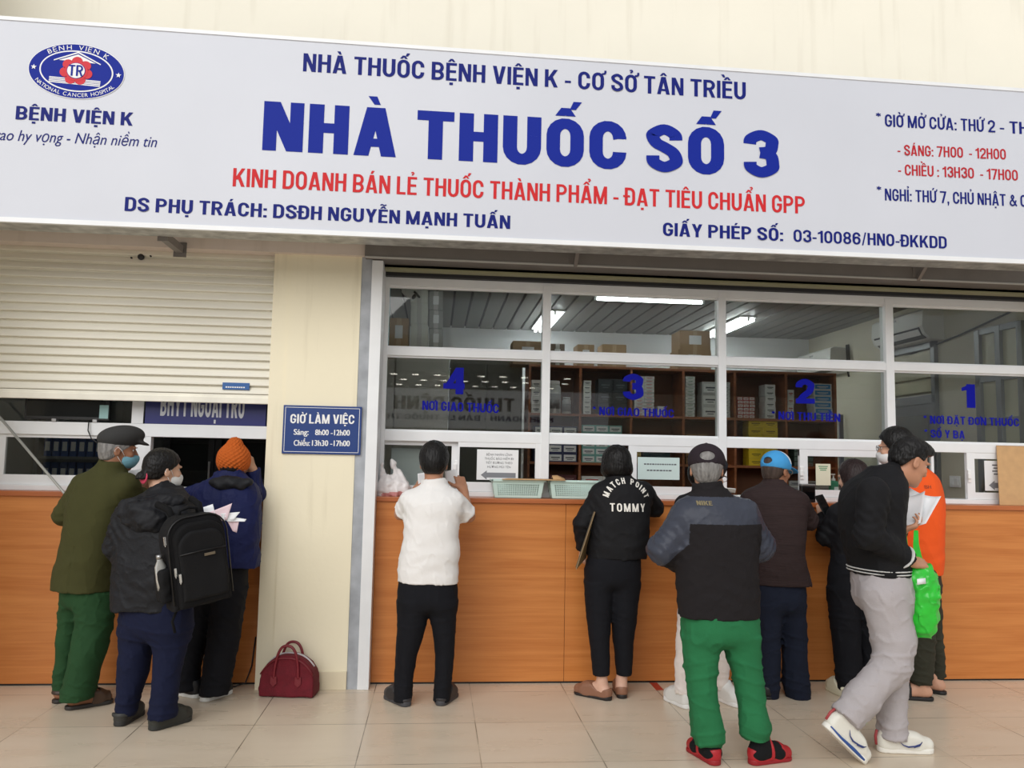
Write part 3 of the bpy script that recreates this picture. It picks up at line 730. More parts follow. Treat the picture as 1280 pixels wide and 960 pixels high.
# ------------------------------------------------------------------ booth window behind the shutter
wb = empty('window_1', (-1.6, YB, 1.205), kind='structure')
b = MB(); xa, xb = -2.66, -0.75
b.box((xa, YB - .03, 1.565), (xb, YB + .03, 1.65), .004); b.box((xa, YB - .035, 1.205), (xb, YB + .035, 1.24), .004); b.box((xa, YB - .03, 2.70), (xb, YB + .03, 2.77), .004)
b.box((xb - .03, YB - .027, 1.24), (xb, YB + .027, 2.75), .003); b.box((P(183, 560, YB)[0] - .0, YB - .027, 1.23), (P(190, 560, YB)[0], YB + .027, 1.57), .003)
b.build('window_frame', M_ALU, wb)
s = empty('sliding_sash', (-2.2, YB, 1.24)); s.parent = wb; s.location = Vector(s.location) - Vector(wb.location)
b = MB(); xc = P(183, 560, YB)[0]; xd = P(156, 560, YB)[0]; xe = P(8, 560, YB)[0]
b.box((xd, YB - .015, 1.238), (xc - .001, YB + .015, 1.567), .002); b.box((xe - .13, YB - .012, 1.24), (xc, YB + .012, 1.305), .002); b.box((xe - .13, YB - .012, 1.545), (xc, YB + .012, 1.565), .002); b.box((xe - .13, YB - .014, 1.3), (xe, YB + .014, 1.55), .002)
b.build('sash_frame', M_ALU, s)
box1('pane', (xe, YB - .003, 1.305), (xd, YB + .003, 1.545), M_GLASS, s)
box1('pane', (xa, YB + .012, 1.65), (xb, YB + .018, 2.7), M_GLASS, wb)
# monitor standing on the rail
a = P(32, 523.5, .285); c = P(140, 493, .285)
tv = empty('monitor', ((a[0] + c[0]) / 2, .285, 1.65), 'black flat screen standing on the booth window rail above the flat cap', 'monitor')
b = MB(); b.box((a[0], .262, a[2]), (c[0], .297, a[2] + .33), .004); b.build('casing', M_BLACK, tv)
b = MB(); b.box((a[0] + .012, .2605, a[2] + .02), (c[0] - .03, .2625, a[2] + .318)); b.build('screen', mat('screen_dark', (14, 18, 20), 0.12), tv)
for u in (69, 120): 
    X = P(u, 527, .285)[0]; b = MB(); b.box((X - .015, .262, 1.651), (X + .015, .298, a[2] + .01), .003); b.build('foot', M_STEEL, tv)
X = c[0]; b = MB(); b.box((X - .062, .2590, a[2] + .012), (X - .006, .2602, a[2] + .10)); b.build('sticker', mat('sticker_pale', (150, 190, 190), 0.5), tv)
b = MB(); q = [P(111, 526, .255), P(110, 538, .25), P(114, 548, .25), P(125, 556, .25), P(140, 562, .25)]; b.tube(q, .004, 8); b.build('cable', M_BLACK, tv)
# board with the booth's name
a = P(181, 533.5, .285); c = P(332, 536, .285)
bd = empty('name_board', ((a[0] + c[0]) / 2, .285, 1.652), 'dark blue board with white lettering standing on the booth rail under the shutter', 'sign')
box1('panel', (a[0], .275, 1.651), (c[0], .292, 2.05), mat('board_navy', (40, 44, 112), 0.3), bd, .002)
p0 = P(200, 519.5, .272); p1 = P(305, 523, .272)
bold_lettering('BHYT NGOẠI TRÚ', p0[0], p1[0], p0[2], .155, .273, mat('board_letter', (205, 208, 214), 0.4), bd, .19, slope=(p1[2] - p0[2]) / (p1[0] - p0[0]))
a = P(164, 531, .27); c = P(181, 503, .27)
box1('white_sheet', (a[0], .268, 1.651), (c[0] - .004, .274, 1.96), M_PAPER, None, 0, label='blank white sheet standing between the monitor and the blue name board', cat='sheet')
# hook pole leaning across the booth
b = MB(); b.tube([(-0.905, .09, .016), (-2.52, .164, 1.778)], .0085, 10)
rod = b.build('shutter_pole', mat('pole_grey', (176, 176, 172), 0.4, metal=0.3), None, label='long thin grey pole leaning across the booth counter behind the people', cat='pole')
b = MB(); d = Vector((-2.52 + .905, .074, 1.762)).normalized(); p0 = Vector((-0.905, .09, .016)); b.tube([p0 + d * .002, p0 + d * .17], .0115, 10); b.build('grip', mat('pole_blue', (52, 84, 130), 0.5), rod, label='blue grip')
b = MB(); b.tube([(-0.775, .188, .30), (-.79, .18, .12), (-.82, .16, .02), (-.88, .13, .006), (-.96, .12, .006)], .0045, 8); b.build('cable', M_BLACK, None, label='thin black cable hanging down beside the column foot onto the floor', cat='cable')

# ------------------------------------------------------------------ column sign
a = P(352, 566.8, .06); c = P(452.5, 508.6, .06)
cs = empty('hours_sign', ((a[0] + c[0]) / 2, .06, a[2]), 'blue plaque with white working hours fixed to the cream column', 'sign')
box1('plate', (a[0], .056, a[2]), (c[0], .0695, c[2]), mat('plaque_blue', (24, 58, 124), 0.35), cs, .002)
b = MB(); t = .006; 
for lo, hi in (((a[0] + .012, a[2] + .012), (c[0] - .012, a[2] + .015)), ((a[0] + .012, c[2] - .015), (c[0] - .012, c[2] - .012)), ((a[0] + .012, a[2] + .012), (a[0] + .015, c[2] - .012)), ((c[0] - .015, a[2] + .012), (c[0] - .012, c[2] - .012))):
    b.box((lo[0], .0548, lo[1]), (hi[0], .0558, hi[1]))
b.build('border_line', M_WHITE, cs)
def CL(body, u0, v0, u1, v1, cap, bold):
    Yd = .0545; p = P(u0, v0, Yd); q = P(u1, v1, Yd); (bold_lettering if bold > .1 else lettering)(body, p[0], q[0], p[2], cap / 190., Yd, M_WHITE, cs, bold, slope=(q[2] - p[2]) / (q[0] - p[0]))
CL('GIỜ LÀM VIỆC', 362.7, 529, 442.8, 530, 11.2, .17)
CL('Sáng:', 367.2, 543.3, 385.5, 543.6, 7.2, .03); CL('8h00 -12h00', 394, 543.8, 437, 544.5, 7.2, .03)
CL('Chiều:', 367.2, 557, 387, 557.2, 7.2, .03); CL('13h30 -17h00', 390, 557.2, 437, 557.8, 7.2, .03)
# ------------------------------------------------------------------ implicit surfaces -> meshes
BIG = 1.0
def smin(a, b, k):
    if k <= 0: return np.minimum(a, b)
    h = np.maximum(k - np.abs(a - b), 0) / k
    return np.minimum(a, b) - h * h * k * 0.25
def smax(a, b, k): return -smin(-a, -b, k)
def rcone(a, b, ra, rb):
    a = np.array(a, float); b = np.array(b, float); ba = b - a; L = float(ba @ ba) + 1e-12
    def f(x, y, z):
        px, py, pz = x - a[0], y - a[1], z - a[2]
        t = np.clip((px * ba[0] + py * ba[1] + pz * ba[2]) / L, 0, 1)
        return np.sqrt((px - t * ba[0]) ** 2 + (py - t * ba[1]) ** 2 + (pz - t * ba[2]) ** 2) - (ra + (rb - ra) * t)
    m = max(ra, rb); return f, np.minimum(a, b) - m, np.maximum(a, b) + m
def ell(c, r, R=None):
    c = np.array(c, float); r = np.array(r, float); R = np.eye(3) if R is None else np.array(R, float)  # rows: local axes
    def f(x, y, z):
        px, py, pz = x - c[0], y - c[1], z - c[2]
        q = [(R[i][0] * px + R[i][1] * py + R[i][2] * pz) for i in range(3)]
        k0 = np.sqrt(sum((q[i] / r[i]) ** 2 for i in range(3))); k1 = np.sqrt(sum((q[i] / r[i] ** 2) ** 2 for i in range(3))) + 1e-9
        return k0 * (k0 - 1) / k1
    m = r.max(); return f, c - m, c + m
def rbox(c, h, rad=0.01, R=None):
    c = np.array(c, float); h = np.array(h, float); R = np.eye(3) if R is None else np.array(R, float)
    def f(x, y, z):
        px, py, pz = x - c[0], y - c[1], z - c[2]
        q = [np.abs(R[i][0] * px + R[i][1] * py + R[i][2] * pz) - (h[i] - rad) for i in range(3)]
        o = np.sqrt(sum(np.maximum(k, 0) ** 2 for k in q)); i_ = np.minimum(np.maximum(np.maximum(q[0], q[1]), q[2]), 0)
        return o + i_ - rad
    m = float(np.linalg.norm(h)); return f, c - m, c + m
def zloft(st, yaw=0.0, n=2.2, off=0.0, cap=True, inset=0.0, capk=0.0):
    """stations (z, cx, cy, half width, half depth), sorted by z; horizontal super-ellipses"""
    st = sorted(st); Z = np.array([s[0] for s in st]); C = [np.array([s[i] for s in st]) for i in range(1, 5)]
    ca, sa = math.cos(yaw), math.sin(yaw)
    zz = np.linspace(Z[0], Z[-1], 160)
    def sm(v):   # monotone-ish smoothing of the station values
        w = np.interp(zz, Z, v); k = np.ones(9) / 9; p = np.pad(w, 4, 'edge'); return np.convolve(p, k, 'valid')
    D = [sm(c) for c in C]
    def f(x, y, z):
        cx, cy, w, d = [np.interp(z, zz, D[i]) for i in range(4)]
        px, py = x - cx, y - cy
        u = px * ca - py * sa; v = px * sa + py * ca
        q = (np.abs(u / w) ** n + np.abs(v / d) ** n) ** (1.0 / n)
        r = np.sqrt(u * u + v * v)
        dd = np.where(q > 0.05, r - r / np.maximum(q, 0.05), -np.minimum(w, d)) + off
        if cap: dd = np.maximum(smax(dd, Z[0] + inset - z + 0 * dd, capk), z - Z[-1] + inset)
        return dd
    m = max(C[2].max(), C[3].max()) + 0.02
    return f, np.array([C[0].min() - m, C[1].min() - m, Z[0]]), np.array([C[0].max() + m, C[1].max() + m, Z[-1]])
def plane_cut(prim, p, nrm, k=0.0):
    f, lo, hi = prim; p = np.array(p, float); nrm = np.array(nrm, float); nrm = nrm / np.linalg.norm(nrm)
    def g(x, y, z):
        return smax(f(x, y, z), (x - p[0]) * nrm[0] + (y - p[1]) * nrm[1] + (z - p[2]) * nrm[2], k)
    return g, lo, hi
def offset(prim, o):
    f, lo, hi = prim
    return (lambda x, y, z: f(x, y, z) + o), lo, hi
class Field:
    def __init__(s, h): s.h = h; s.pr = []; s.post = []
    def add(s, prim, k=0.0): s.pr.append((prim, k, 0)); return s
    def sub(s, prim, k=0.0): s.pr.append((prim, k, 1)); return s
    def isect(s, fn, k=0.0): s.post.append((fn, k)); return s       # keep fn < 0
    def displace(s, fn): s.post.append((fn, None)); return s
    def mesh(s, name):
        h = s.h; lo = np.min([p[0][1] for p in s.pr if p[2] == 0], axis=0) - 4 * h - .012; hi = np.max([p[0][2] for p in s.pr if p[2] == 0], axis=0) + 4 * h + .012
        n = np.ceil((hi - lo) / h).astype(int) + 1
        ax = [(lo[i] + h * np.arange(n[i])).astype(np.float32) for i in range(3)]
        D = np.full(n, BIG, np.float32)
        for (f, a, b), k, op in s.pr:
            m = k + 3 * h + 0.012
            i0 = np.clip(np.floor((a - m - lo) / h).astype(int), 0, n); i1 = np.clip(np.ceil((b + m - lo) / h).astype(int) + 1, 0, n)
            if (i1 <= i0).any(): continue
            sl = tuple(slice(i0[i], i1[i]) for i in range(3))
            d = f(ax[0][sl[0]][:, None, None], ax[1][sl[1]][None, :, None], ax[2][sl[2]][None, None, :])
            D[sl] = smin(D[sl], d, k) if op == 0 else smax(D[sl], -d, k)
        X, Y, Z = ax[0][:, None, None], ax[1][None, :, None], ax[2][None, None, :]
        for fn, k in s.post:
            if k is None:
                idx = np.nonzero(np.abs(D) < 0.03)
                D[idx] += fn(ax[0][idx[0]], ax[1][idx[1]], ax[2][idx[2]]).astype(np.float32)
            else: D = smax(D, fn(X, Y, Z) + 0 * D, k)
        return surface_net(D.astype(np.float32), lo, h, name)
def surface_net(D, lo, h, name):
    s = D < 0
    n = D.shape
    cnt = np.zeros((n[0] - 1, n[1] - 1, n[2] - 1), np.int8)
    for i in (0, 1):
        for j in (0, 1):
            for k in (0, 1): cnt += s[i:n[0] - 1 + i, j:n[1] - 1 + j, k:n[2] - 1 + k]
    act = np.nonzero((cnt > 0) & (cnt < 8)); N = len(act[0])
    idx = np.full(cnt.shape, -1, np.int32); idx[act] = np.arange(N)
    acc = np.zeros((N, 3)); num = np.zeros(N)
    cs = [(i, j, k) for i in (0, 1) for j in (0, 1) for k in (0, 1)]
    val = {c: D[act[0] + c[0], act[1] + c[1], act[2] + c[2]] for c in cs}
    for c in cs:
        for a in range(3):
            if c[a] == 0:
                d = list(c); d[a] = 1; d = tuple(d); v0, v1 = val[c], val[d]; m = (v0 < 0) != (v1 < 0)
                t = np.where(m, v0 / np.where(m, v0 - v1, 1), 0)
                p = np.array(c, float)[None, :].repeat(N, 0); p[:, a] += t
                acc[m] += p[m]; num[m] += 1
    co = (np.stack(act, 1) + acc / num[:, None]) * h + lo
    quads = []
    for a in range(3):
        b_, c_ = (a + 1) % 3, (a + 2) % 3
        sl0 = [slice(1, n[i] - 1) for i in range(3)]; sl1 = list(sl0)
        sl0[a] = slice(0, n[a] - 1); sl1[a] = slice(1, n[a])
        s0, s1 = s[tuple(sl0)], s[tuple(sl1)]
        e = np.nonzero(s0 != s1)
        if len(e[0]) == 0: continue
        base = [e[i] + (0 if i == a else 1) for i in range(3)]
        fl = s0[e]
        def at(db, dc):
            q = list(base); q[b_] = q[b_] - db; q[c_] = q[c_] - dc; return idx[q[0], q[1], q[2]]
        q = np.stack([at(1, 1), at(0, 1), at(0, 0), at(1, 0)], 1)
        q[~fl] = q[~fl][:, ::-1]
        quads.append(q)
    Q = np.concatenate(quads)
    # one pass of smoothing along the quad edges
    for lam in (0.5, 0.35):
        sumv = np.zeros_like(co); deg = np.zeros(len(co))
        for i in range(4):
            A, B = Q[:, i], Q[:, (i + 1) % 4]
            for c in range(3): sumv[:, c] += np.bincount(A, co[B, c], len(co)) + np.bincount(B, co[A, c], len(co))
            deg += np.bincount(A, minlength=len(co)) + np.bincount(B, minlength=len(co))
        ok = deg > 0
        co[ok] += lam * (sumv[ok] / deg[ok][:, None] - co[ok])
    me = bpy.data.meshes.new(name)
    me.vertices.add(len(co)); me.vertices.foreach_set('co', co.astype(np.float32).ravel())
    me.loops.add(Q.size); me.loops.foreach_set('vertex_index', Q.astype(np.int32).ravel())
    me.polygons.add(len(Q)); me.polygons.foreach_set('loop_start', np.arange(0, Q.size, 4, dtype=np.int32))
    try: me.polygons.foreach_set('loop_total', np.full(len(Q), 4, np.int32))
    except Exception: pass
    me.polygons.foreach_set('use_smooth', np.ones(len(Q), bool))
    me.update(calc_edges=True); me.validate()
    return me
def mesh_co(me):
    n = len(me.vertices); co = np.empty(n * 3, np.float32); me.vertices.foreach_get('co', co); return co.reshape(-1, 3).astype(float)
def set_co(me, co): me.vertices.foreach_set('co', co.astype(np.float32).ravel()); me.update()
def face_centres(me):
    n = len(me.polygons); c = np.empty(n * 3, np.float32); me.polygons.foreach_get('center', c); return c.reshape(-1, 3).astype(float)
def paint(me, mask, i):
    """give the faces under mask material slot i"""
    n = len(me.polygons); m = np.empty(n, np.int32); me.polygons.foreach_get('material_index', m); m[mask] = i; me.polygons.foreach_set('material_index', m)
def waves(seed, scale, amp, n=7, ani=(1, 1, 1)):
    rg = np.random.RandomState(seed); K = rg.normal(size=(n, 3)) * np.array(ani) / scale; ph = rg.uniform(0, 6.28, n); ph2 = rg.uniform(0, 6.28, n)
    K2 = rg.normal(size=(n, 3)) / (scale * 2.5)
    def f(x, y, z):
        t = 0
        for i in range(n):
            w = np.sin(K2[i, 0] * x + K2[i, 1] * y + K2[i, 2] * z + ph2[i])
            t = t + np.sin(K[i, 0] * x + K[i, 1] * y + K[i, 2] * z + ph[i] + 1.6 * w)
        return amp * t / math.sqrt(n)
    return f

def creases(seed, scale, amp, ani=(1, 1, 1), pw=3):
    w_ = waves(seed, scale, 1.0, 5, ani); return lambda x, y, z: -amp * np.clip(1 - 1.6 * np.abs(w_(x, y, z)), 0, 1) ** pw * .9

# ------------------------------------------------------------------ inside the pharmacy
YSH = 2.60
zrow = [2.395, 1.918, 1.445, .972, .498, .06]
us = [661.7, 725.3, 789, 854.4, 919, 983, 1044.7]
xs = [P(u, 517, YSH)[0] for u in us]
shf = empty('medicine_shelf', ((xs[0] + xs[-1]) / 2, YSH + .15, 0), 'wide brown wooden medicine shelf of six columns behind the glazed front', 'shelf')
for x in xs: box1('upright', (x - .012, YSH, 0), (x + .012, YSH + .34, zrow[0]), M_SHELF, shf)
for k, z in enumerate(zrow): box1('shelf_board', (xs[0] - .012, YSH - (.004 if k else .004), z - .024), (xs[-1] + .012, YSH + .34, z), M_SHELF, shf)
box1('back_panel', (xs[0], YSH + .34, 0), (xs[-1], YSH + .352, zrow[0]), mat('shelf_back', (120, 76, 52), 0.6), shf)
GROUPN = 0
def stack(name, label, group, col, row, u0, u1, nx, nz, hz, body, face, dark=None, dep=.16, gapx=.003, gapz=.002, yoff=.02, cat='box', wmax=None):
    """boxes standing in one shelf compartment, side by side and on top of each other"""
    xa, xb = P(u0, 517, YSH + yoff)[0], P(u1, 517, YSH + yoff)[0]
    xa = max(xa, xs[col] + .016); xb = min(xb, xs[col + 1] - .016)
    wd = (xb - xa) / nx; zb = zrow[row + 1]
    src = None
    for j in range(nz):
        for i in range(nx):
            x = xa + i * wd; z = zb + j * hz
            jx = random.uniform(-.0015, .0015); jy = random.uniform(0, .012)
            if src is None:
                b = MB(); b.box((x + gapx / 2, YSH + yoff, z), (x + wd - gapx / 2, YSH + yoff + dep, z + hz - gapz))
                b.mi = 1; b.box((x + wd * .08, YSH + yoff - .0012, z + hz * .12), (x + wd * .92, YSH + yoff - .0002, z + hz * .82))
                b.mi = 2; b.box((x + wd * .2, YSH + yoff - .002, z + hz * .42), (x + wd * .8, YSH + yoff - .0012, z + hz * .55)); b.box((x + wd * .3, YSH + yoff - .002, z + hz * .25), (x + wd * .7, YSH + yoff - .0012, z + hz * .32))
                o = src = b.build(name, [body, face, dark or M_INK], None, label, cat, group); base = Vector(o.location)
                x0_, z0_ = x, z
            else:
                o = src.copy(); COL.objects.link(o)
            o.location = base + Vector((x - x0_ + jx, jy, z - z0_))
C_ = lambda n, c, r=.5: mat('box_' + n, c, r)
BW, BN, BM, BG = C_('white', (222, 222, 218)), C_('navy', (40, 42, 84)), C_('mint', (120, 176, 166)), C_('grey', (150, 150, 150))
BY, BR, BLU, BGO, BMR, BK = C_('yellow', (226, 196, 40)), C_('red', (186, 60, 56)), C_('blue', (44, 134, 190)), C_('gold', (190, 152, 70)), C_('maroon', (86, 34, 36)), C_('brown', (120, 86, 56))
BD = C_('dark', (40, 46, 50))
st = lambda *a, **k: stack('medicine_box', *a, **k)
st('white medicine box with dark blue edges in the shelf column behind mullion of window three', 'white boxes with navy edges', 0, 1, 668, 722, 3, 4, .088, BN, BW)
st('dark maroon medicine box low on the shelf above the left end of the second basket', 'maroon boxes', 0, 2, 668, 722, 3, 5, .07, BMR, BMR, C_('maroon_print', (150, 110, 110)))
st('white medicine box stacked in the upper shelf beside the white tub', 'plain white boxes top left', 0, 0, 664, 676, 1, 4, .082, BW, BW)
st('mint and white medicine box in the neat block under number three', 'mint boxes', 1, 1, 728, 778, 3, 5, .074, BM, BW)
st('small white medicine box in the tall pile left of number three', 'small white boxes left of the three', 1, 0, 729, 739, 1, 7, .048, BW, BW)
st('white medicine box with red corner on the lower shelf beside the bobbed hair', 'white boxes with red corners', 1, 2, 728, 780, 2, 5, .068, BW, BW, BR)
st('dark carton in the upper shelf left of the number three', 'dark cartons', 1, 0, 748, 784, 2, 3, .12, BD, BD, C_('dark_print', (84, 92, 96)), yoff=.05)
st('tiny white medicine box in the twin tall piles right of number three', 'tiny white boxes in twin piles', 2, 0, 793, 818, 2, 12, .033, BW, BW, BR, gapz=.004)
st('gold medicine box in the small pile right of the middle upright', 'gold boxes', 2, 1, 791, 802, 2, 3, .07, BGO, C_('gold_pale', (220, 196, 130)), BGO)
st('flat dark teal carton below the yellow one under number three', 'teal cartons', 2, 1, 805, 838, 1, 3, .07, C_('teal', (46, 66, 72)), C_('teal', (46, 66, 72)), yoff=.06)
st('white medicine carton standing alone right of the twin piles', 'lone white carton', 2, 0, 822, 831, 1, 1, .10, BW, BW)
st('tiny white medicine box in the tall pile at the right of pane three', 'tiny white boxes of the right pile', 3, 0, 857, 869, 1, 12, .034, BW, BW, C_('greenprint', (90, 130, 100)), gapz=.004)
st('large pale carton in the upper shelf beside the tall tiny box pile', 'pale cartons', 3, 0, 878, 899, 1, 3, .12, C_('pale', (196, 196, 192)), BW, yoff=.04)
st('brown medicine box in the double pile at the right of pane three', 'brown boxes', 3, 1, 857, 886, 2, 4, .078, BK, C_('brown_face', (150, 112, 70)), BGO)
st('tiny pale medicine box in the pile just left of window two', 'tiny pale boxes', 3, 0, 903, 913, 1, 10, .036, C_('pale', (196, 196, 192)), BW)
st('yellow medicine box in the bright block above the blue cap', 'yellow boxes', 4, 1, 936, 972, 2, 6, .077, BY, BY, C_('yellow_print', (120, 100, 30)))
st('white and red medicine box in the low pile at the left of window two', 'white and red boxes', 4, 0, 922, 944, 3, 6, .036, BR, BW, BR)
st('white medicine box with black print in the middle pile of window two', 'white boxes with black print', 4, 0, 957, 970, 1, 6, .058, BW, BW, BD)
st('bright blue and white medicine box in the tall pile by the number two', 'blue boxes', 5, 0, 1018, 1041, 1, 6, .062, BW, BLU, BW)
st('white medicine box with a red foot in the narrow pile left of number two', 'white boxes left of the two', 5, 0, 985, 993, 1, 4, .075, BW, BW, BR)
st('dark green medicine box in the grid below number two', 'dark green boxes', 5, 1, 992, 1016, 3, 4, .05, C_('darkgreen', (60, 78, 70)), C_('greenface', (110, 128, 120)))
st('pale grey medicine box low on the shelf right of the blue cap', 'pale grey boxes', 5, 2, 986, 1040, 3, 6, .055, C_('pale', (196, 196, 192)), BG)
# tubs and sachets in the upper left compartment
def tub(u0, u1, h, label, z):
    xa, xb = P(u0, 517, YSH + .1)[0], P(u1, 517, YSH + .1)[0]; r = (xb - xa) / 2; cx = (xa + xb) / 2
    t = empty('medicine_tub', (cx, YSH + .12, z), label, 'tub')
    b = MB(); b.lathe([(.9 * r, z), (r, z + .01), (r, z + h * .8), (.8 * r, z + h * .86)], (cx, YSH + .12, 0), 20); b.build('jar', C_('tub', (206, 206, 204)), t)
    b = MB(); b.lathe([(.86 * r, z + h * .86), (.88 * r, z + h * .98), (.8 * r, z + h)], (cx, YSH + .12, 0), 20); b.build('lid', BW, t)
    b = MB(); b.lathe([(r + .0008, z + h * .15), (r + .0008, z + h * .6)], (cx, YSH + .12, 0), 20); b.build('label_band', BG, t)
z = zrow[1]
tub(681, 701, .33, 'big white tub on the upper shelf beside the left mullion of window three', z)
tub(703, 714, .17, 'small white tub beside the big one on the upper shelf', z)
# cartons on the shelf and on the left cabinet
def carton(u0, v0, u1, v1, Y, dep, label, m=M_CARTON, lab=True, group=None, zfloor=None):
    a, c = P(u0, v1, Y), P(u1, v0, Y); zb = a[2] if zfloor is None else zfloor
    t = empty('carton', ((a[0] + c[0]) / 2, Y + dep / 2, zb), label, 'carton', group)
    box1('body', (a[0], Y, zb), (c[0], Y + dep, c[2]), m, t, .003)
    xm = (a[0] + c[0]) / 2; b = MB(); b.box((xm - .02, Y - .0008, zb + .001), (xm + .02, Y + dep, c[2] + .0008)); b.build('tape', mat('parcel_tape', (186, 160, 124), 0.3) if m is M_CARTON else mat('clear_tape', (190, 190, 184), .3), t)
    if lab:
        w_ = c[0] - a[0]; b = MB(); b.box((xm - w_ * .2, Y - .002, zb + (c[2] - zb) * .3), (xm + w_ * .2, Y - .0006, zb + (c[2] - zb) * .75)); b.build('label', M_PAPER, t)
zt_ = zrow[0]
carton(641, 427, 679, 447, YSH + .02, .3, 'brown carton with a white label on the shelf top in window four', zfloor=zt_)
carton(688, 430, 706, 447, YSH + .02, .26, 'small dark carton with a white label at the left edge of window three', mat('carton_dark', (120, 104, 88), .8), zfloor=zt_)
carton(722, 431, 743, 447, YSH + .02, .26, 'small carton with a large white label on the shelf top in window three', zfloor=zt_)
carton(753, 431, 783, 447, YSH + .02, .26, 'plain carton on the shelf top in the middle of window three', lab=False, zfloor=zt_)
carton(848, 438, 889, 450, YSH + .02, .3, 'lower of two stacked brown cartons on the shelf top at right of window three', zfloor=zt_)
ztop = P(860, 438, YSH + .02)[2]
carton(850, 414, 888, 436, YSH + .02, .3, 'upper of two stacked brown cartons on the shelf top at right of window three', zfloor=ztop + .002)
YL = 1.75
za = P(520, 434, YL)[2]; xa, xb = -.49, P(562, 434, YL)[0]
cab = empty('storage_cabinet', ((xa + xb) / 2, YL + .25, 0), 'pale cabinet at the left of the room carrying the piled white boxes', 'cabinet')
box1('body', (xa, YL, 0), (xb, YL + .5, za), mat('cabinet_pale', (176, 172, 164), .6), cab, .004)
for k in range(2):
    x0 = xa + (xb - xa) * k / 2; d = box1('door', (x0 + .006, YL - .018, .05), (x0 + (xb - xa) / 2 - .006, YL - .001, za - .03), mat('cabinet_door', (186, 182, 174), .5), cab, .003)
    b = MB(); b.box((x0 + .05, YL - .03, 1.0), (x0 + .065, YL - .018, 1.15), .002); b.build('handle', M_STEEL, d)
CW = mat('carton_white', (208, 208, 200), .7); CG = mat('carton_grey', (150, 150, 148), .7)
for k, (v1, v0) in enumerate(((433.5, 405), (405, 379), (379, 357))):
    zz = za if k == 0 else P(520, v1, YL + .01)[2] + .002
    carton(513, v0 + .5, 535, v1, YL + .01, .3, ['bottom', 'middle', 'top'][k] + ' carton of the white pile on the left cabinet in window four', CW, False, zfloor=zz)
for k, (v1, v0) in enumerate(((433.5, 411), (411, 388), (388, 364))):
    zz = za if k == 0 else P(545, v1, YL + .03)[2] + .002
    carton(536, v0 + .5, 554, v1, YL + .03, .3, ['bottom', 'middle', 'top'][k] + ' carton of the grey pile right of the white pile in window four', CG, True, zfloor=zz)
carton(486, 398, 511, 433.5, YL + .02, .3, 'brown carton on the left cabinet below the security camera', zfloor=za)
xq = xs[0] - .03; zq = P(600, 450, 3.0)[2]
gcab = empty('storage_cabinet', ((xb + xq) / 2, 3.25, 0), 'tall dark grey steel cabinet between the white piles and the medicine shelf', 'cabinet')
box1('body', (xb + .03, 3.0, 0), (xq, 3.5, zq), mat('cabinet_steel', (104, 103, 96), .5), gcab, .004)
for k in range(2):
    x0 = xb + .03 + (xq - xb - .03) * k / 2; x1 = x0 + (xq - xb - .03) / 2; d = box1('door', (x0 + .006, 2.982, .08), (x1 - .006, 2.999, zq - .04), mat('cabinet_steel_door', (112, 110, 102), .45), gcab, .003)
    box1('handle', ((x1 - .05) if k == 0 else (x0 + .03), 2.968, 1.0), ((x1 - .035) if k == 0 else (x0 + .045), 2.982, 1.14), M_STEEL, d, .002)
# teal panel at the left edge
a, c = P(484, 436, .62), P(488.5, 346, .62)
tb = box1('teal_panel', (a[0] - .02, .62, a[2]), (c[0], .66, c[2] - .02), mat('teal_plastic', (52, 146, 168), .45), None, .004, label='narrow teal plastic panel at the left edge of window four', cat='panel')
lc = empty('wall_shelf', (-.2, .75, a[2] - .02), 'brown board carrying the teal panel at the left edge of window four', 'shelf')
box1('board', (-.498, .5, a[2] - .024), (a[0] + .03, 1.0, a[2]), M_SHELF, lc); box1('support', (-.498, .5, 1.2), (-.44, 1.0, a[2] - .025), M_SHELF, lc)
# security camera
p = P(512, 367, .9)
sc_ = empty('security_camera', (p[0], .9, 3.0), 'white bullet security camera hanging at the upper left of window four', 'camera')
q = P(502, 352, .9)
b = MB(); b.box((q[0] - .05, .87, q[2] - .03), (q[0] + .05, .95, 3.004), .006); b.build('mount_box', M_WHITE, sc_)
b = MB(); b.tube([(q[0], .9, q[2] - .025), (q[0] + .01, .89, q[2] - .06), (p[0] - .03, .88, p[2] + .01)], .012, 10); b.build('arm', M_WHITE, sc_)
Mx = Matrix.Translation(Vector([float(t) for t in p])) @ Matrix.Rotation(math.radians(38), 4, 'Y') @ Matrix.Rotation(math.radians(-30), 4, 'Z')
b = MB(); b.box((-.055, -.03, -.03), (.05, .03, .03), .008, Mx); b.build('housing', M_WHITE, sc_)
b = MB(); b.box((.045, -.035, .018), (.075, .035, .034), .004, Mx); b.lathe([(.001, .052), (.022, .052), (.022, .045)], (0, 0, 0), 16, 'X', Mx); b.build('lens', M_BLACK, sc_)
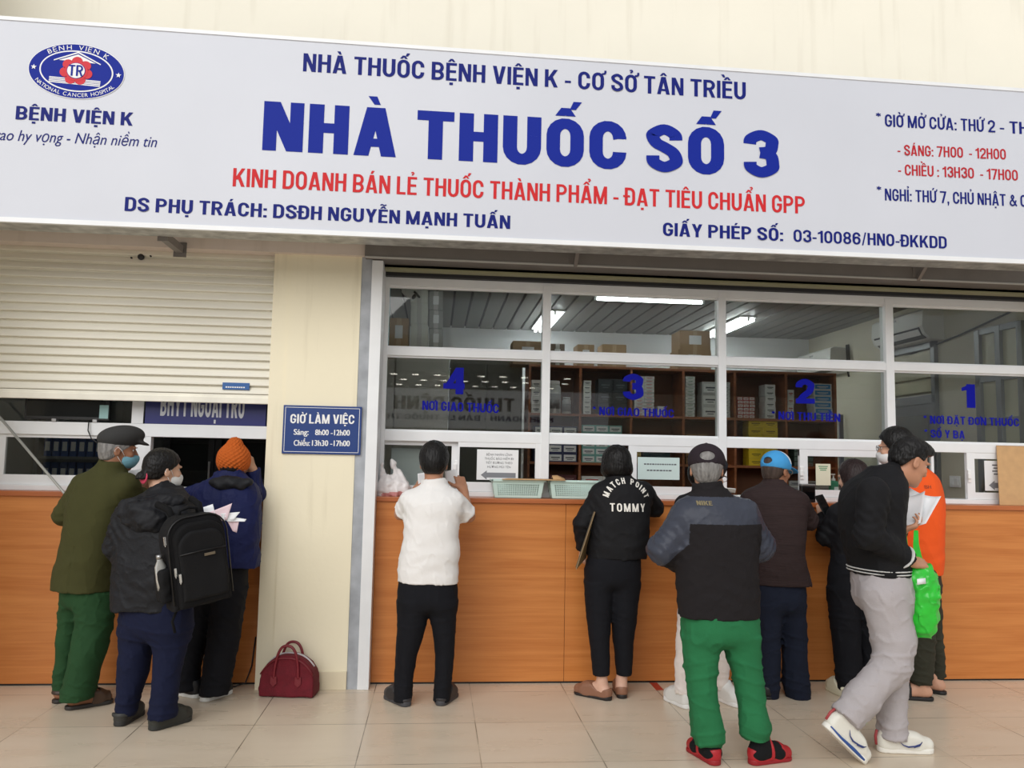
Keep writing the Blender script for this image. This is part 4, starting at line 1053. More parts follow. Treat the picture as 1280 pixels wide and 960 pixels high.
# lamps
def tube_lamp(c, L, ax, label, wd=.06, e=20.0):
    t = empty('ceiling_light', (c[0], c[1], 3.0), label, 'ceiling light', 'lamps of the room')
    d = Vector((1, 0, 0)) if ax == 'X' else Vector((0, 1, 0)); o = Vector((0, 1, 0)) if ax == 'X' else Vector((1, 0, 0)); c = Vector(c)
    b = MB(); p = c + d * (L / 2) + o * wd / 2; q = c - d * (L / 2) - o * wd / 2
    b.box((min(p.x, q.x), min(p.y, q.y), c.z + .025), (max(p.x, q.x), max(p.y, q.y), 3.003), .004); b.build('housing', M_WHITE, t)
    b = MB(); 
    for s in (-1, 1):
        e_ = c + d * (s * (L / 2 - .005)); b.box(tuple(e_ - Vector((.012, .012, .014))), tuple(e_ + Vector((.012, .012, .03))), .003)
    b.build('lamp_holder', M_WHITE, t)
    b = MB()
    for s in ((0,) if wd < .1 else (-.06, 0, .06)): b.tube([c + o * s - d * (L / 2 - .02), c + o * s + d * (L / 2 - .02)], .014, 12)
    b.build('lamp_tube', mat('lamp_glow', (246, 252, 255), .3, emit=e), t)
g = G(812, 376, 2.94); tube_lamp((g[0], g[1], 2.94), 1.02, 'X', 'lit fluorescent tube across the top of window three')
g = G(684, 404, 2.96); tube_lamp((g[0], g[1], 2.96), 1.2, 'Y', 'lit lamp running back at the left edge of window three', .22, 16)
g = G(910, 411, 2.96); tube_lamp((g[0], g[1], 2.96), 1.2, 'Y', 'lit lamp running back at the left edge of window two', .18, 16)
tube_lamp((0.9, .95, 2.94), 1.02, 'X', 'added unseen light tube above windows four and three, behind the window head', .06, 20)  # added tube, no lamp seen here; brightens the front of the room
tube_lamp((3.3, .95, 2.94), 1.02, 'X', 'added unseen light tube above windows two and one, behind the window head', .06, 20)  # second added tube, brightens the right half of the room
tube_lamp((-1.75, .75, 2.94), 1.02, 'X', 'added unseen light tube in the booth, behind the roller shutter', .06, 12)  # added tube, no lamp seen here; lifts the dark booth interior
# right wall: air conditioners, door, window, switch
def aircon(ya, yb, zb, label):
    t = empty('air_conditioner', (4.8, (ya + yb) / 2, zb), label, 'air conditioner')
    pr = [(4.899, zb + .28), (4.74, zb + .285), (4.70, zb + .26), (4.69, zb + .12), (4.72, zb + .05), (4.78, zb + .005), (4.899, zb)]
    b = MB(); b.prism([(x, ya, z) for x, z in pr], (0, yb - ya, 0)); b.build('body', mat('aircon_white', (226, 226, 222), .4), t)
    b = MB(); b.prism([(4.688, ya + .05, zb + .11), (4.718, ya + .05, zb + .045), (4.76, ya + .05, zb + .014), (4.765, ya + .05, zb + .02), (4.725, ya + .05, zb + .055), (4.694, ya + .05, zb + .115)], (0, yb - ya - .1, 0)); b.build('outlet_slot', M_BLACK, t)
    b = MB(); b.prism([(4.684, ya + .06, zb + .09), (4.712, ya + .06, zb + .04), (4.716, ya + .06, zb + .044), (4.688, ya + .06, zb + .094)], (0, yb - ya - .12, 0)); b.build('louver', M_WHITE, t)
    box1('badge', (4.686, (ya + yb) / 2, zb + .22), (4.697, (ya + yb) / 2 + .07, zb + .235), M_STEEL, t)
aircon(1.62, 2.48, 2.62, 'white air conditioner high on the right wall above the number one')
yb = PX(1030, 430, 4.7)[1]; aircon(3.35, 4.2, 2.50, 'second white air conditioner deep in the room seen through window two')
b = MB(); b.tube([(4.86, 3.3, 2.8), (4.86, 3.28, 2.5), (4.87, 3.28, 2.44)], .012, 8); b.tube([(4.86, 3.26, 2.8), (4.87, 3.25, 2.5)], .009, 8)
b.build('pipe_bundle', M_DARK, None, label='dark refrigerant pipes on the wall beside the far air conditioner', cat='pipe')
dr = empty('door_1', (4.88, 2.3, 0), kind='structure'); ya, yb2 = PX(1176, 560, 4.9)[1], PX(1116, 560, 4.9)[1]
b = MB(); X = 4.86
for lo, hi in (((ya, 0), (ya + .06, 2.62)), ((yb2 - .06, 0), (yb2, 2.62)), ((ya, 2.56), (yb2, 2.62)), ((ya, 2.05), (yb2, 2.13))): b.box((X, lo[0], lo[1]), (4.9, hi[0], hi[1]), .003)
b.build('door_frame', M_ALUGREY, dr)
b = MB(); b.box((4.875, ya + .06, 0.01), (4.898, yb2 - .06, 2.05)); b.mi = 1
b.box((4.868, ya + .14, .9), (4.8751, yb2 - .14, 1.95)); b.build('door_leaf', [M_ALUGREY, mat('door_pane', (120, 122, 114), .2)], dr)
b = MB()
for k in range(3): b.box((4.87, ya + .06, 2.16 + k * .135), (4.896, yb2 - .06, 2.27 + k * .135))
b.build('transom_slat', mat('transom_cream', (200, 194, 166), .5), dr)
w3 = empty('window_3', (4.88, 1.0, 1.2), kind='structure'); b = MB(); ya, yb2 = .62, PX(1229, 480, 4.9)[1]
for y in (ya, (ya + yb2) / 2, yb2): b.box((4.85, y - .03, .95), (4.9, y + .03, 2.62), .003)
for z in (.95, 1.35, 1.85, 2.2, 2.6): b.box((4.855, ya, z - .025), (4.9, yb2, z + .025), .003)
b.build('window_frame', M_ALUGREY, w3); box1('pane', (4.88, ya, .95), (4.89, yb2, 2.6), mat('frosted_pane', (190, 186, 160), .4), w3)
p = PX(1195, 602, 4.9); sw = empty('wall_switch', (4.89, p[1], p[2] - .05), 'small white switch plate on the right room wall under the numeral one', 'switch')
box1('plate', (4.885, p[1] - .07, p[2] - .05), (4.899, p[1] + .07, p[2] + .05), M_WHITE, sw, .002)
for k in (-1, 1): box1('rocker', (4.88, p[1] + k * .03 - .02, p[2] - .03), (4.886, p[1] + k * .03 + .02, p[2] + .03), M_WHITE, sw, .002)
b = MB(); b.tube([(4.885, .7, 2.72), (4.885, 1.4, 2.62), (4.885, 2.6, 2.5), (4.885, 3.2, 2.56)], .008, 8); b.build('wall_cable', M_DARK, None, label='thin dark cable running along the right wall under the air conditioners', cat='cable')
# grey partition board seen below number two
a, c = P(1050, 560, 3.4), P(1079, 519, 3.4); bo = box1('notice_board', (a[0], 3.4, .0), (min(c[0], 4.86), 3.43, c[2]), mat('board_greyblue', (112, 112, 124), .5), None, .003, label='grey blue standing board right of the medicine shelf below the number two', cat='board')

# ------------------------------------------------------------------ inside the booth
gc = empty('glass_cabinet', (-1.15, 1.4, 0), 'black framed glass cabinet standing in the booth behind the orange hat', 'cabinet')
Yc = 1.3; xa, xb = P(203, 570, Yc)[0], -.64
b = MB(); b.box((xa, Yc + .03, 0), (xb, Yc + .4, 1.95)); b.build('carcass', mat('cabinet_black', (30, 31, 32), .6), gc)
xm = P(268, 570, Yc)[0]
for x0, x1 in ((xa, xm), (xm, xb)):
    d = MB(); 
    for lo, hi in (((x0 + .003, .02), (x0 + .05, 1.93)), ((x1 - .05, .02), (x1 - .003, 1.93)), ((x0, .02), (x1 - .003, .08)), ((x0 + .003, 1.87), (x1 - .003, 1.93))): d.box((lo[0], Yc, lo[1]), (hi[0], Yc + .025, hi[1]), .002)
    dd = d.build('door', M_DARK, gc); box1('pane', (x0 + .05, Yc + .01, .08), (x1 - .05, Yc + .014, 1.87), M_GLASS, dd)
    box1('handle', (x1 - .04, Yc - .02, 1.2), (x1 - .025, Yc, 1.4), M_STEEL, dd, .003)
box1('side_board', (-1.98, 1.0, 0), (xa - .05, 1.03, 1.9), mat('booth_grey', (92, 94, 94), .6), None, .002, label='plain grey upright board in the booth left of the glass cabinet', cat='board')
rk = empty('file_rack', (-2.3, 1.2, 0), 'grey metal rack of blue folders behind the booth window', 'rack')
for x in (-2.66, -2.03): box1('post', (x, 1.15, 0), (x + .03, 1.45, 2.2), M_ALUGREY, rk)
for z in (.9, 1.22, 1.42, 1.62): box1('rack_shelf', (-2.63, 1.15, z - .02), (-2.03, 1.45, z), M_ALUGREY, rk)
FB = mat('folder_blue', (70, 96, 150), .5); src = None
for z in (1.22, 1.42):
    for k in range(9):
        x = -2.6 + k * .062
        if src is None:
            bb = MB(); bb.box((x, 1.17, z), (x + .05, 1.40, z + .155)); bb.mi = 1; bb.box((x + .008, 1.1685, z + .04), (x + .042, 1.1698, z + .11)); src = bb.build('folder', [FB, M_PAPER], None, 'blue folder with a white spine label on the rack behind the booth window', 'folder', 'blue folders on the booth rack'); b0 = Vector(src.location); x0_, z0_ = x, z
        else:
            o = src.copy(); COL.objects.link(o); o.location = b0 + Vector((x - x0_, 0, z - z0_))

# ------------------------------------------------------------------ things on the counter and on the glass
def basket(xa, xb, ya, yb, z0, z1, label):
    t = empty('plastic_basket', ((xa + xb) / 2, (ya + yb) / 2, z0), label, 'basket', 'mint baskets')
    m = mat('mint_plastic', (202, 226, 218), .45); fl_ = .018
    b = MB()
    def wall(p00, p10, p01, p11, nu, nv):
        p00, p10, p01, p11 = [np.array(p, float) for p in (p00, p10, p01, p11)]
        L = lambda s, t_: p00 * (1 - s) * (1 - t_) + p10 * s * (1 - t_) + p01 * (1 - s) * t_ + p11 * s * t_
        us_ = [0, .07]; pu = .86 / nu
        for k in range(nu): us_ += [.07 + pu * (k + .66), .07 + pu * (k + 1)]
        us_ = us_[:-1] + [1]
        vs_ = [0, .14]; pv = .68 / nv
        for k in range(nv): vs_ += [.14 + pv * (k + .62), .14 + pv * (k + 1)]
        vs_ = vs_[:-1] + [1]
        V = [[b.b.verts.new(Vector(L(s, t_).tolist())) for t_ in vs_] for s in us_]
        for i in range(len(us_) - 1):
            for j in range(len(vs_) - 1):
                if i % 2 == 1 and j % 2 == 1: continue
                b.b.faces.new((V[i][j], V[i + 1][j], V[i + 1][j + 1], V[i][j + 1]))
    B_ = [(xa + fl_, ya + fl_, z0 + .004), (xb - fl_, ya + fl_, z0 + .004), (xb - fl_, yb - fl_, z0 + .004), (xa + fl_, yb - fl_, z0 + .004)]
    T_ = [(xa, ya, z1), (xb, ya, z1), (xb, yb, z1), (xa, yb, z1)]
    for k, nu in enumerate((19, 9, 19, 9)): wall(B_[k], B_[(k + 1) % 4], T_[k], T_[(k + 1) % 4], nu, 6)
    o = b.build('side_wall', m, t); md = o.modifiers.new('thickness', 'SOLIDIFY'); md.thickness = .003
    b = MB(); b.box((xa + fl_ + .002, ya + fl_ + .002, z0), (xb - fl_ - .002, yb - fl_ - .002, z0 + .006), .002); b.build('base', m, t)
    b = MB(); e = .012
    b.box((xa - e, ya - e, z1 - .008), (xb + e, ya + .003, z1 + .004), .002); b.box((xa - e, yb - .003, z1 - .008), (xb + e, yb + e, z1 + .004), .002)
    b.box((xa - e, ya - e, z1 - .008), (xa + .003, yb + e, z1 + .004), .002); b.box((xb - .003, ya - e, z1 - .008), (xb + e, yb + e, z1 + .004), .002)
    b.build('rim', m, t)
zw = 1.204
x = [P(u, 610, .19)[0] for u in (616, 680, 688, 753)]
zr = P(640, 600.5, .19)[2]
basket(x[0], x[1], .185, .335, zw, zr, 'mint green perforated plastic basket nearest the man in white, under the kraft sheet')
basket(x[2], x[3], .185, .335, zw, zr, 'mint green perforated plastic basket partly behind the woman in the bomber jacket')
a, c = P(627, 602, .16), P(707, 602, .16)
b = MB(); zz = zr + .0055
b.sheet([[(a[0], .15, zz), (a[0] + .03, .27, zz), (a[0] + .06, .36, zz + .001)], [((a[0] + c[0]) / 2, .15, zz), ((a[0] + c[0]) / 2 + .01, .27, zz), ((a[0] + c[0]) / 2 + .02, .36, zz + .001)], [(c[0], .15, zz), (c[0] - .01, .27, zz), (c[0] - .03, .36, zz + .001)]], -.004)
b.build('kraft_sheet', M_KRAFT, None, label='flat brown kraft sheet lying across the two mint baskets', cat='sheet')
b = MB(); a2, c2 = P(690, 601, .3), P(705, 601, .3)
b.sheet([[(a2[0], .25, zz + .006), (a2[0], .30, zz + .03), (a2[0], .35, zz + .006)], [(a2[0] + .04, .25, zz + .006), (a2[0] + .035, .30, zz + .033), (a2[0] + .04, .35, zz + .006)], [(c2[0], .25, zz + .006), (c2[0], .30, zz + .014), (c2[0], .35, zz + .006)]], .002)
b.build('folded_kraft_paper', M_KRAFT, None, label='small folded kraft paper lying on the flat kraft sheet', cat='paper')
# notices
def notice(u0, v0, u1, v1, Y, label, m=M_PAPER):
    a, c = P(u0, v1, Y), P(u1, v0, Y)
    t = empty('paper_notice', ((a[0] + c[0]) / 2, Y, a[2]), label, 'notice'); box1('sheet', (a[0], Y, a[2]), (c[0], Y + .0012, c[2]), m, t)
    return t, a, c
Yn = YG - .018 - .0048
n1, a, c = notice(595.6, 562.6, 648.2, 599.6, Yn, 'white notice with a big grey arrow pointing left taped on the glass of window four')
W_, H_ = c[0] - a[0], c[2] - a[2]
for k, s in enumerate(('BỆNH NHÂN LĨNH', 'THUỐC BẢO HIỂM ĐI', 'TIẾT ĐƯỜNG THEO', 'HƯỚNG MŨI TÊN')):
    wd = (.62, .70, .64, .56)[k]; xm = (a[0] + c[0]) / 2 + .01
    lettering(s, xm - W_ * wd / 2, xm + W_ * wd / 2, c[2] - H_ * (.20 + .135 * k), H_ * .075, Yn - .0006, M_INK, n1, .0)
def arrow(t, x0, x1, zc, h, Y):
    b = MB(); flat(b, [(x0, zc), (x0 + h * .65, zc - h * .5), (x0 + h * .65, zc - h * .27), (x1, zc - h * .27), (x1, zc + h * .27), (x0 + h * .65, zc + h * .27), (x0 + h * .65, zc + h * .5)], Y - .0006); b.build('arrow', mat('arrow_grey', (132, 134, 140), .7), t)
arrow(n1, a[0] + W_ * .1, c[0] - W_ * .06, a[2] + H_ * .16, H_ * .30, Yn)
n2, a, c = notice(797, 572.3, 849.4, 599, Yn, 'pale mint notice with two short lines of print on the glass of window three', mat('mint_paper', (204, 224, 222), .7))
W_, H_ = c[0] - a[0], c[2] - a[2]
for k in range(2):
    b = MB(); x_ = a[0] + W_ * (.15, .22)[k]; zc = c[2] - H_ * (.34, .62)[k]
    while x_ < c[0] - W_ * (.1, .2)[k]:
        l = random.uniform(.010, .022); b.box((x_, Yn - .0008, zc), (x_ + l, Yn - .0002, zc + H_ * .06)); x_ += l + .005
    b.build('print_line', M_INK, n2)
n3, a, c = notice(1231.5, 576.5, 1262, 613.3, Yn, 'white notice with a short arrow on the rightmost sash beside the kraft sheet')
arrow(n3, a[0] + .03, c[0] - .01, a[2] + (c[2] - a[2]) * .18, .07, Yn)
for k in range(4):
    b = MB(); b.box((a[0] + .06 + .01 * (k % 2), Yn - .0008, c[2] - .035 - k * .022), (c[0] - .015, Yn - .0002, c[2] - .027 - k * .022)); b.build('print_line', M_INK, n3)
Yi = YG + .05
n4, a, c = notice(1020, 580, 1038, 606.5, YG - .0225, 'small cream card with green print on the glass beside the sanitizer bottle', mat('card_cream', (222, 220, 196), .6))
for k in range(3):
    b = MB(); b.box((a[0] + .02 + .006 * k, YG - .0232, c[2] - .022 - .013 * k), (c[0] - .02 - .006 * k, YG - .0226, c[2] - .015 - .013 * k)); b.build('print_line', mat('print_green', (96, 150, 110), .6), n4)
# white board standing behind the left pane
a, c = P(488, 598, .50), P(533, 560.5, .50)
box1('white_board', (a[0], .50, 1.237), (c[0], .512, c[2]), mat('board_white', (214, 220, 224), .4), None, .003, label='plain white board behind the glass left of the man in white', cat='board')
# sanitizer
p = P(1042, 614, .47); zz = 1.2375
sb = empty('sanitizer_bottle', (p[0], .47, zz), 'green sanitizer bottle with white pump behind the glass of window two', 'bottle')
b = MB(); b.box((p[0] - .03, .45, zz), (p[0] + .03, .49, zz + .115), .012); b.build('bottle', mat('bottle_green', (52, 150, 120), .25), sb)
b = MB(); b.lathe([(.014, zz + .112), (.014, zz + .13), (.006, zz + .132), (.006, zz + .155), (.013, zz + .156), (.013, zz + .165)], (p[0], .47, 0), 16); b.box((p[0] - .04, .464, zz + .157), (p[0], .476, zz + .165), .003); b.build('pump', M_WHITE, sb)
b = MB(); b.box((p[0] - .005, .4485, zz + .02), (p[0] + .026, .4495, zz + .07)); b.build('label', M_PAPER, sb)
# dark card reader
a, c = P(1001.5, 629, .24), P(1018.5, 605, .24)
cr = empty('card_terminal', ((a[0] + c[0]) / 2, .25, zw), 'black box shaped card terminal with silver top edge on the counter beside the blue cap', 'terminal')
b = MB(); b.box((a[0], .23, zw), (c[0], .275, c[2] - .012), .006); b.build('body', M_BLACK, cr)
b = MB(); b.box((a[0] - .001, .228, c[2] - .016), (c[0] + .001, .277, c[2]), .006); b.build('silver_edge', M_STEEL, cr)
b = MB(); b.box((a[0] + .006, .2285, zw + .02), (c[0] - .006, .2298, c[2] - .025)); b.build('screen', mat('terminal_screen', (10, 10, 12), .1), cr)
# kraft board at the right edge
a, c = P(1250, 633, .26), P(1300, 559, .345); ta = P(1246, 559, .345)
kb = empty('kraft_board', ((a[0] + c[0]) / 2 + .1, .30, zw), 'large brown kraft paper board leaning on the window at the right edge', 'board')
b = MB(); b.prism([(a[0], .26, zw), (a[0] + .42, .26, zw), (a[0] + .42, .345, c[2]), (ta[0], .345, c[2])], (0, .006, 0)); b.build('board', M_KRAFT, kb)
b = MB(); b.prism([(ta[0] - .001, .3425, c[2] - .03), (a[0] + .421, .3425, c[2] - .03), (a[0] + .421, .350, c[2] + .006), (ta[0] - .001, .350, c[2] + .006)], (0, .0015, 0)); b.build('folded_edge', mat('kraft_dark', (182, 142, 98), .75), kb)
# white carrier bag on the left end of the counter
p = P(492, 618, .28)
M_BAG = mat('white_carrier_plastic', (236, 232, 232), .3, var=.05)
F = Field(.006); cx = p[0]; 
F.add(zloft([(zw, cx, .285, .095, .06), (zw + .03, cx, .285, .112, .07), (zw + .08, cx - .004, .285, .108, .065), (zw + .115, cx - .006, .285, .085, .045), (zw + .14, cx - .004, .285, .06, .03)], 0, 2.4))
F.add(rcone((cx - .075, .285, zw + .12), (cx - .085, .285, zw + .2), .02, .014), .02).add(rcone((cx - .085, .285, zw + .2), (cx - .065, .285, zw + .225), .014, .012), .01)
F.add(rcone((cx + .03, .285, zw + .13), (cx - .005, .285, zw + .215), .03, .016), .02).add(rcone((cx - .005, .285, zw + .215), (cx - .02, .285, zw + .24), .016, .01), .02)
F.displace(waves(3, .018, .006)).displace(waves(4, .008, .0025))
cb = mesh_obj('carrier_bag', F.mesh('carrier_bag'), [M_BAG, mat('bag_pink', (214, 150, 150), .4)], None); tag(cb, 'crumpled white plastic carrier bag on the counter left of the man in white', 'bag')
fc = face_centres(cb.data); wv = waves(9, .02, 1.0); mk = (wv(fc[:, 0], fc[:, 1], fc[:, 2]) > .8) & (fc[:, 2] < .08); paint(cb.data, mk, 1)

# ------------------------------------------------------------------ red holdall by the column
a = G(322, 872); c = G(390, 874.5)
d = np.array([c[0] - a[0], c[1] - a[1], 0]); Lb = np.linalg.norm(d); d /= Lb; dn = np.array([-d[1], d[0], 0])
M_BRD = mat('bag_maroon', (104, 14, 30), .85, var=.15, vscale=30, bump=.3, bscale=90); M_BLEA = mat('bag_leather', (116, 20, 34), .4)
hb = empty('holdall', tuple(a + d * Lb / 2 + dn * .08), 'dark red holdall with two handles on the floor at the foot of the column', 'bag')
def hp(x, y, z): q = a + d * x + dn * y; return np.array([q[0], q[1], z])
R_ = np.array([d, dn, [0, 0, 1]])
F = Field(.006); cc = hp(Lb / 2, .08, 0)
def hbf(x, y, z):
    u = (x - cc[0]) * d[0] + (y - cc[1]) * d[1]; v = (x - cc[0]) * dn[0] + (y - cc[1]) * dn[1]
    top = .245 - .105 * np.abs(u / (Lb / 2)) ** 2.6; h2 = Lb / 2
    q = np.maximum(np.maximum(np.abs(u) - h2 + .02 * np.clip((z - .1) / .15, 0, 1), np.abs(v) - .075 + .02 * np.clip(z / .25, 0, 1)), np.maximum(z - top, .004 - z)); return q
F.add((hbf, cc + np.array([-.25, -.25, 0]), cc + np.array([.25, .25, .26]))); F.displace(waves(5, .03, .002))
body = mesh_obj('body', F.mesh('body'), M_BRD, hb)
bm_ = bmesh.new(); bm_.from_mesh(body.data)
for _ in range(3): bmesh.ops.smooth_vert(bm_, verts=bm_.verts, factor=.5, use_axis_x=True, use_axis_y=True, use_axis_z=True)
bm_.to_mesh(body.data); bm_.free()
def topz(x): return .245 - .105 * abs((x - Lb / 2) / (Lb / 2)) ** 2.6
b = MB(); b.tube([hp(.004 + (Lb - .008) * t, .022 if False else .014, max(.01, topz(.004 + (Lb - .008) * t) - .012)) for t in np.linspace(0, 1, 25)], .004, 6); b.build('piping', M_BLEA, hb)
b = MB(); b.tube([hp(.02 + (Lb - .04) * t, .09, topz(.02 + (Lb - .04) * t) + .001) for t in np.linspace(0, 1, 21)], .007, 6); b.build('zip', mat('zip_pale', (196, 190, 192), .5), hb, label='pale zip')
for yy in (.012, .125):
    x1, x2 = Lb * .27, Lb * .72
    pts = [hp(x1, yy - .004, .115), hp(x1 + .004, yy - .002, .18), hp(x1 + .02, yy, .255), hp(Lb / 2 - .03, yy + .004, .30), hp(Lb / 2 + .02, yy + .004, .302), hp(x2 - .02, yy, .26), hp(x2 - .004, yy - .002, .18), hp(x2, yy - .004, .115)]
    b = MB(); b.tube(_spl(pts, 6), .0085, 10); hd = b.build('handle', M_BLEA, hb)
    for xx in (x1, x2):
        b = MB(); yq = .004 if yy < .05 else .146
        b.prism([hp(xx - .02, yq, .085), hp(xx, yq, .065), hp(xx + .02, yq, .085), hp(xx + .018, yq, .125), hp(xx - .018, yq, .125)], tuple(dn * (.004 if yy < .05 else -.004)))
        b.build('handle_patch', M_BLEA, hd)
# red tape on the floor
q = [G(812, 853.5), G(821, 853.5), G(829.5, 862.5), G(820.5, 863)]
b = MB(); b.prism([(p[0], min(p[1], .183), .0005) for p in q], (0, 0, .0012)); b.build('floor_tape', mat('tape_red', (186, 62, 46), .5), None, label='short strip of red tape on the floor at the counter foot', cat='tape')

# ------------------------------------------------------------------ across the hall, behind the viewer: seen only as reflections in the panes
b = MB(); b.box((-14, -21.8, 0), (16, -21.5, 5.6)); b.build('wall_opposite', wall_mat('opposite_paint', (214, 206, 190)), kind='structure', origin=(0, 0, 0))
b = MB(); b.box((-14, -21.5, 3.80), (16, -16.0, 4.05)); b.build('ceiling_opposite', mat('porch_ceiling', (90, 88, 84), .8), kind='structure', origin=(0, 0, 0))
b = MB(); b.box((-14, -21.495, 0.02), (16, -21.4, 2.40)); b.build('trim_7', mat('opposite_dark', (44, 42, 40), .6), kind='structure', origin=(0, 0, 0))
os_ = empty('sign_board', (1.3, -21.4, 2.7), 'white pharmacy sign across the hall, mirrored in the pane of window four', 'sign')
box1('face_panel', (-5.5, -21.40, 2.45), (6.2, -21.30, 3.76), mat('opposite_sign_glow', (236, 236, 240), .4, emit=.7), os_)  # glow added to the panel so its reflection shows in the panes
def OL(body, xa, xb, z, cap, m, s=.2):
    o = bold_lettering(body, -xb, -xa, z, cap, 0, m, os_, s); org_ = np.array(world_origin(os_)); c_ = mesh_co(o.data) + org_; c_[:, 0] *= -1; c_[:, 1] = -21.296 - c_[:, 1]; set_co(o.data, c_ - org_)
M_MRN = mat('opposite_letter', (70, 34, 40), .6, spec=.1)
OL('NHÀ THUỐC BỆNH VIỆN K', -3.4, 4.5, 3.05, .46, M_MRN, .2); OL('KINH DOANH - BÁN LẺ THUỐC THÀNH PHẨM', -3.2, 4.3, 2.72, .18, M_NAVYT, .17)
src = None
for k, y in enumerate((-17.0, -18.6, -20.3)):
    for i in range(9):
        x = -.9 + .62 * i + .2 * (k % 2)
        if src is None:
            b = MB(); b.lathe([(.10, 0), (.10, .012)], (x, y, 3.788), 16); src = b.build('downlight', mat('downlight_glow', (255, 246, 232), .4, emit=14), None, 'round lit downlight of the porch across the hall, mirrored in window four', 'ceiling light', 'downlights across the hall'); b0 = Vector(src.location); x0_, y0_ = x, y
        else:
            o = src.copy(); COL.objects.link(o); o.location = b0 + Vector((x - x0_, y - y0_, 0))
# ------------------------------------------------------------------ people
def unit(v): v = np.array(v, float); return v / (np.linalg.norm(v) + 1e-12)
def bare(fn, R, o, rad, k=1.0):
    """a shape written in local coordinates, placed in the world; R rows are the local axes"""
    R = np.array(R, float); o = np.array(o, float)
    def f(x, y, z):
        px, py, pz = x - o[0], y - o[1], z - o[2]
        return fn(*[(R[i][0] * px + R[i][1] * py + R[i][2] * pz) / k for i in range(3)]) * k
    c = o; return f, c - rad, c + rad
def to_world(me, R, o, k=1.0):
    set_co(me, (mesh_co(me) * k) @ np.array(R, float) + np.array(o, float)); return me
class Frame:
    def __init__(s, c, yaw, pitch=0, roll=0, k=1.0):
        y, p, r = math.radians(yaw), math.radians(pitch), math.radians(roll)
        f = np.array([math.sin(y) * math.cos(p), math.cos(y) * math.cos(p), math.sin(p)])
        rt = np.array([math.cos(y), -math.sin(y), 0.]); u = np.cross(rt, f)
        s.r = math.cos(r) * rt + math.sin(r) * u; s.u = np.cross(s.r, f); s.f = f
        s.R = np.array([s.r, s.f, s.u]); s.c = np.array(c, float); s.k = k
    def __call__(s, x, y, z): return s.c + s.k * (s.r * x + s.f * y + s.u * z)
    def ell(s, c, r): return ell(s(*c), np.array(r) * s.k, s.R)
    def cone(s, a, b, ra, rb): return rcone(s(*a), s(*b), ra * s.k, rb * s.k)
    def place(s, me): return to_world(me, s.R, s.c, s.k)

def hand(F, wr, d, n, right, curl=.5, k=.95, thumb=.6, spread=.05):
    d = unit(d); n = np.array(n, float); n = unit(n - d * (n @ d)); t = np.cross(d, n) * (1 if right else -1); wr = np.array(wr, float)
    F.add(rcone(wr - d * .02, wr + d * .012, .026 * k, .025 * k), .02)
    F.add(rbox(wr + d * .052 * k, (.040 * k, .043 * k, .0135 * k), .012 * k, [t, d, n]), .018)
    for i, (o, L) in enumerate(((.030, .070), (.0105, .078), (-.010, .073), (-.029, .057))):
        p = wr + d * (.090 - .006 * abs(i - 1)) * k + t * o * k; dd = unit(d + t * spread * (1.5 - i)); a = curl * (.55 + .12 * i)
        r = .0088 * k
        for j, fr in enumerate((.46, .30, .24)):
            a_ = a * (1.0, 1.15, .8)[j]; dd = unit(dd * math.cos(a_) + n * math.sin(a_)) if j == 0 else unit(dd * math.cos(a_) + unit(n - dd * (n @ dd)) * math.sin(a_) if abs(n @ dd) < .95 else dd * math.cos(a_) - d * math.sin(a_))
            q = p + dd * L * fr * k; F.add(rcone(p, q, r, r * .92), .004 if j == 0 else .002); p = q; r *= .92
    p = wr + d * .022 * k + t * .030 * k; dd = unit(t * .75 + d * .65 + n * .25 * (1 + thumb)); q = p + dd * .045 * k; F.add(rcone(p - dd * .01, q, .0125 * k, .0105 * k), .012)
    dd = unit(dd * .7 + d * .6 + n * .5 * thumb); F.add(rcone(q, q + dd * .034 * k, .0103 * k, .0085 * k), .004)

def foot_fn(L):
    def f(x, y, z):
        x = x / 1.1
        def cone(a, b, ra, rb):
            ba = np.array(b) - np.array(a); l2 = ba @ ba; t = np.clip(((y - a[0]) * ba[0] + (z - a[1]) * ba[1]) / l2, 0, 1)
            return np.sqrt(x * x + (y - a[0] - t * ba[0]) ** 2 + (z - a[1] - t * ba[1]) ** 2) - (ra + (rb - ra) * t)
        d = cone((.036, .037), (.66 * L, .031), .033, .037); d = smin(d, cone((.66 * L, .030), (.88 * L, .022), .037, .028), .02)
        d = smin(d, cone((.055, .05), (.068, .13), .034, .034), .03); d = smin(d, cone((.075, .085), (.6 * L, .04), .026, .024), .04)
        return d
    return f
def outline(L, wd=1.0):
    rh, rb = .032 * wd, .044 * wd; a, b_ = rh, L - rb
    def f(x, y):
        t = np.clip((y - a) / (b_ - a), 0, 1); return np.sqrt(x * x + (y - a - t * (b_ - a)) ** 2) - (rh + (rb - rh) * t)
    return f
SHOES = dict(   # sole height, upper offset, opening height at y/L = 0, .3, .5, 1, front cut, wide
    sneaker=(.030, .010, (.095, .085, .13, .13), 0, 1.04), loafer=(.016, .007, (.066, .045, .085, .085), 0, 1.0), clog=(.026, .011, (.05, .042, .10, .10), 0, 1.08),
    mule=(.022, .009, (.036, .03, .09, .09), 0, 1.05), slide=(.024, .009, (-1, -1, .09, .09), .80, 1.05), sandal=(.024, .008, (-1, -1, .09, .09), .93, 1.04), maryjane=(.018, .007, (.062, .045, .040, .085), 0, 1.0), dress=(.02, .008, (.075, .06, .1, .1), 0, 1.0))
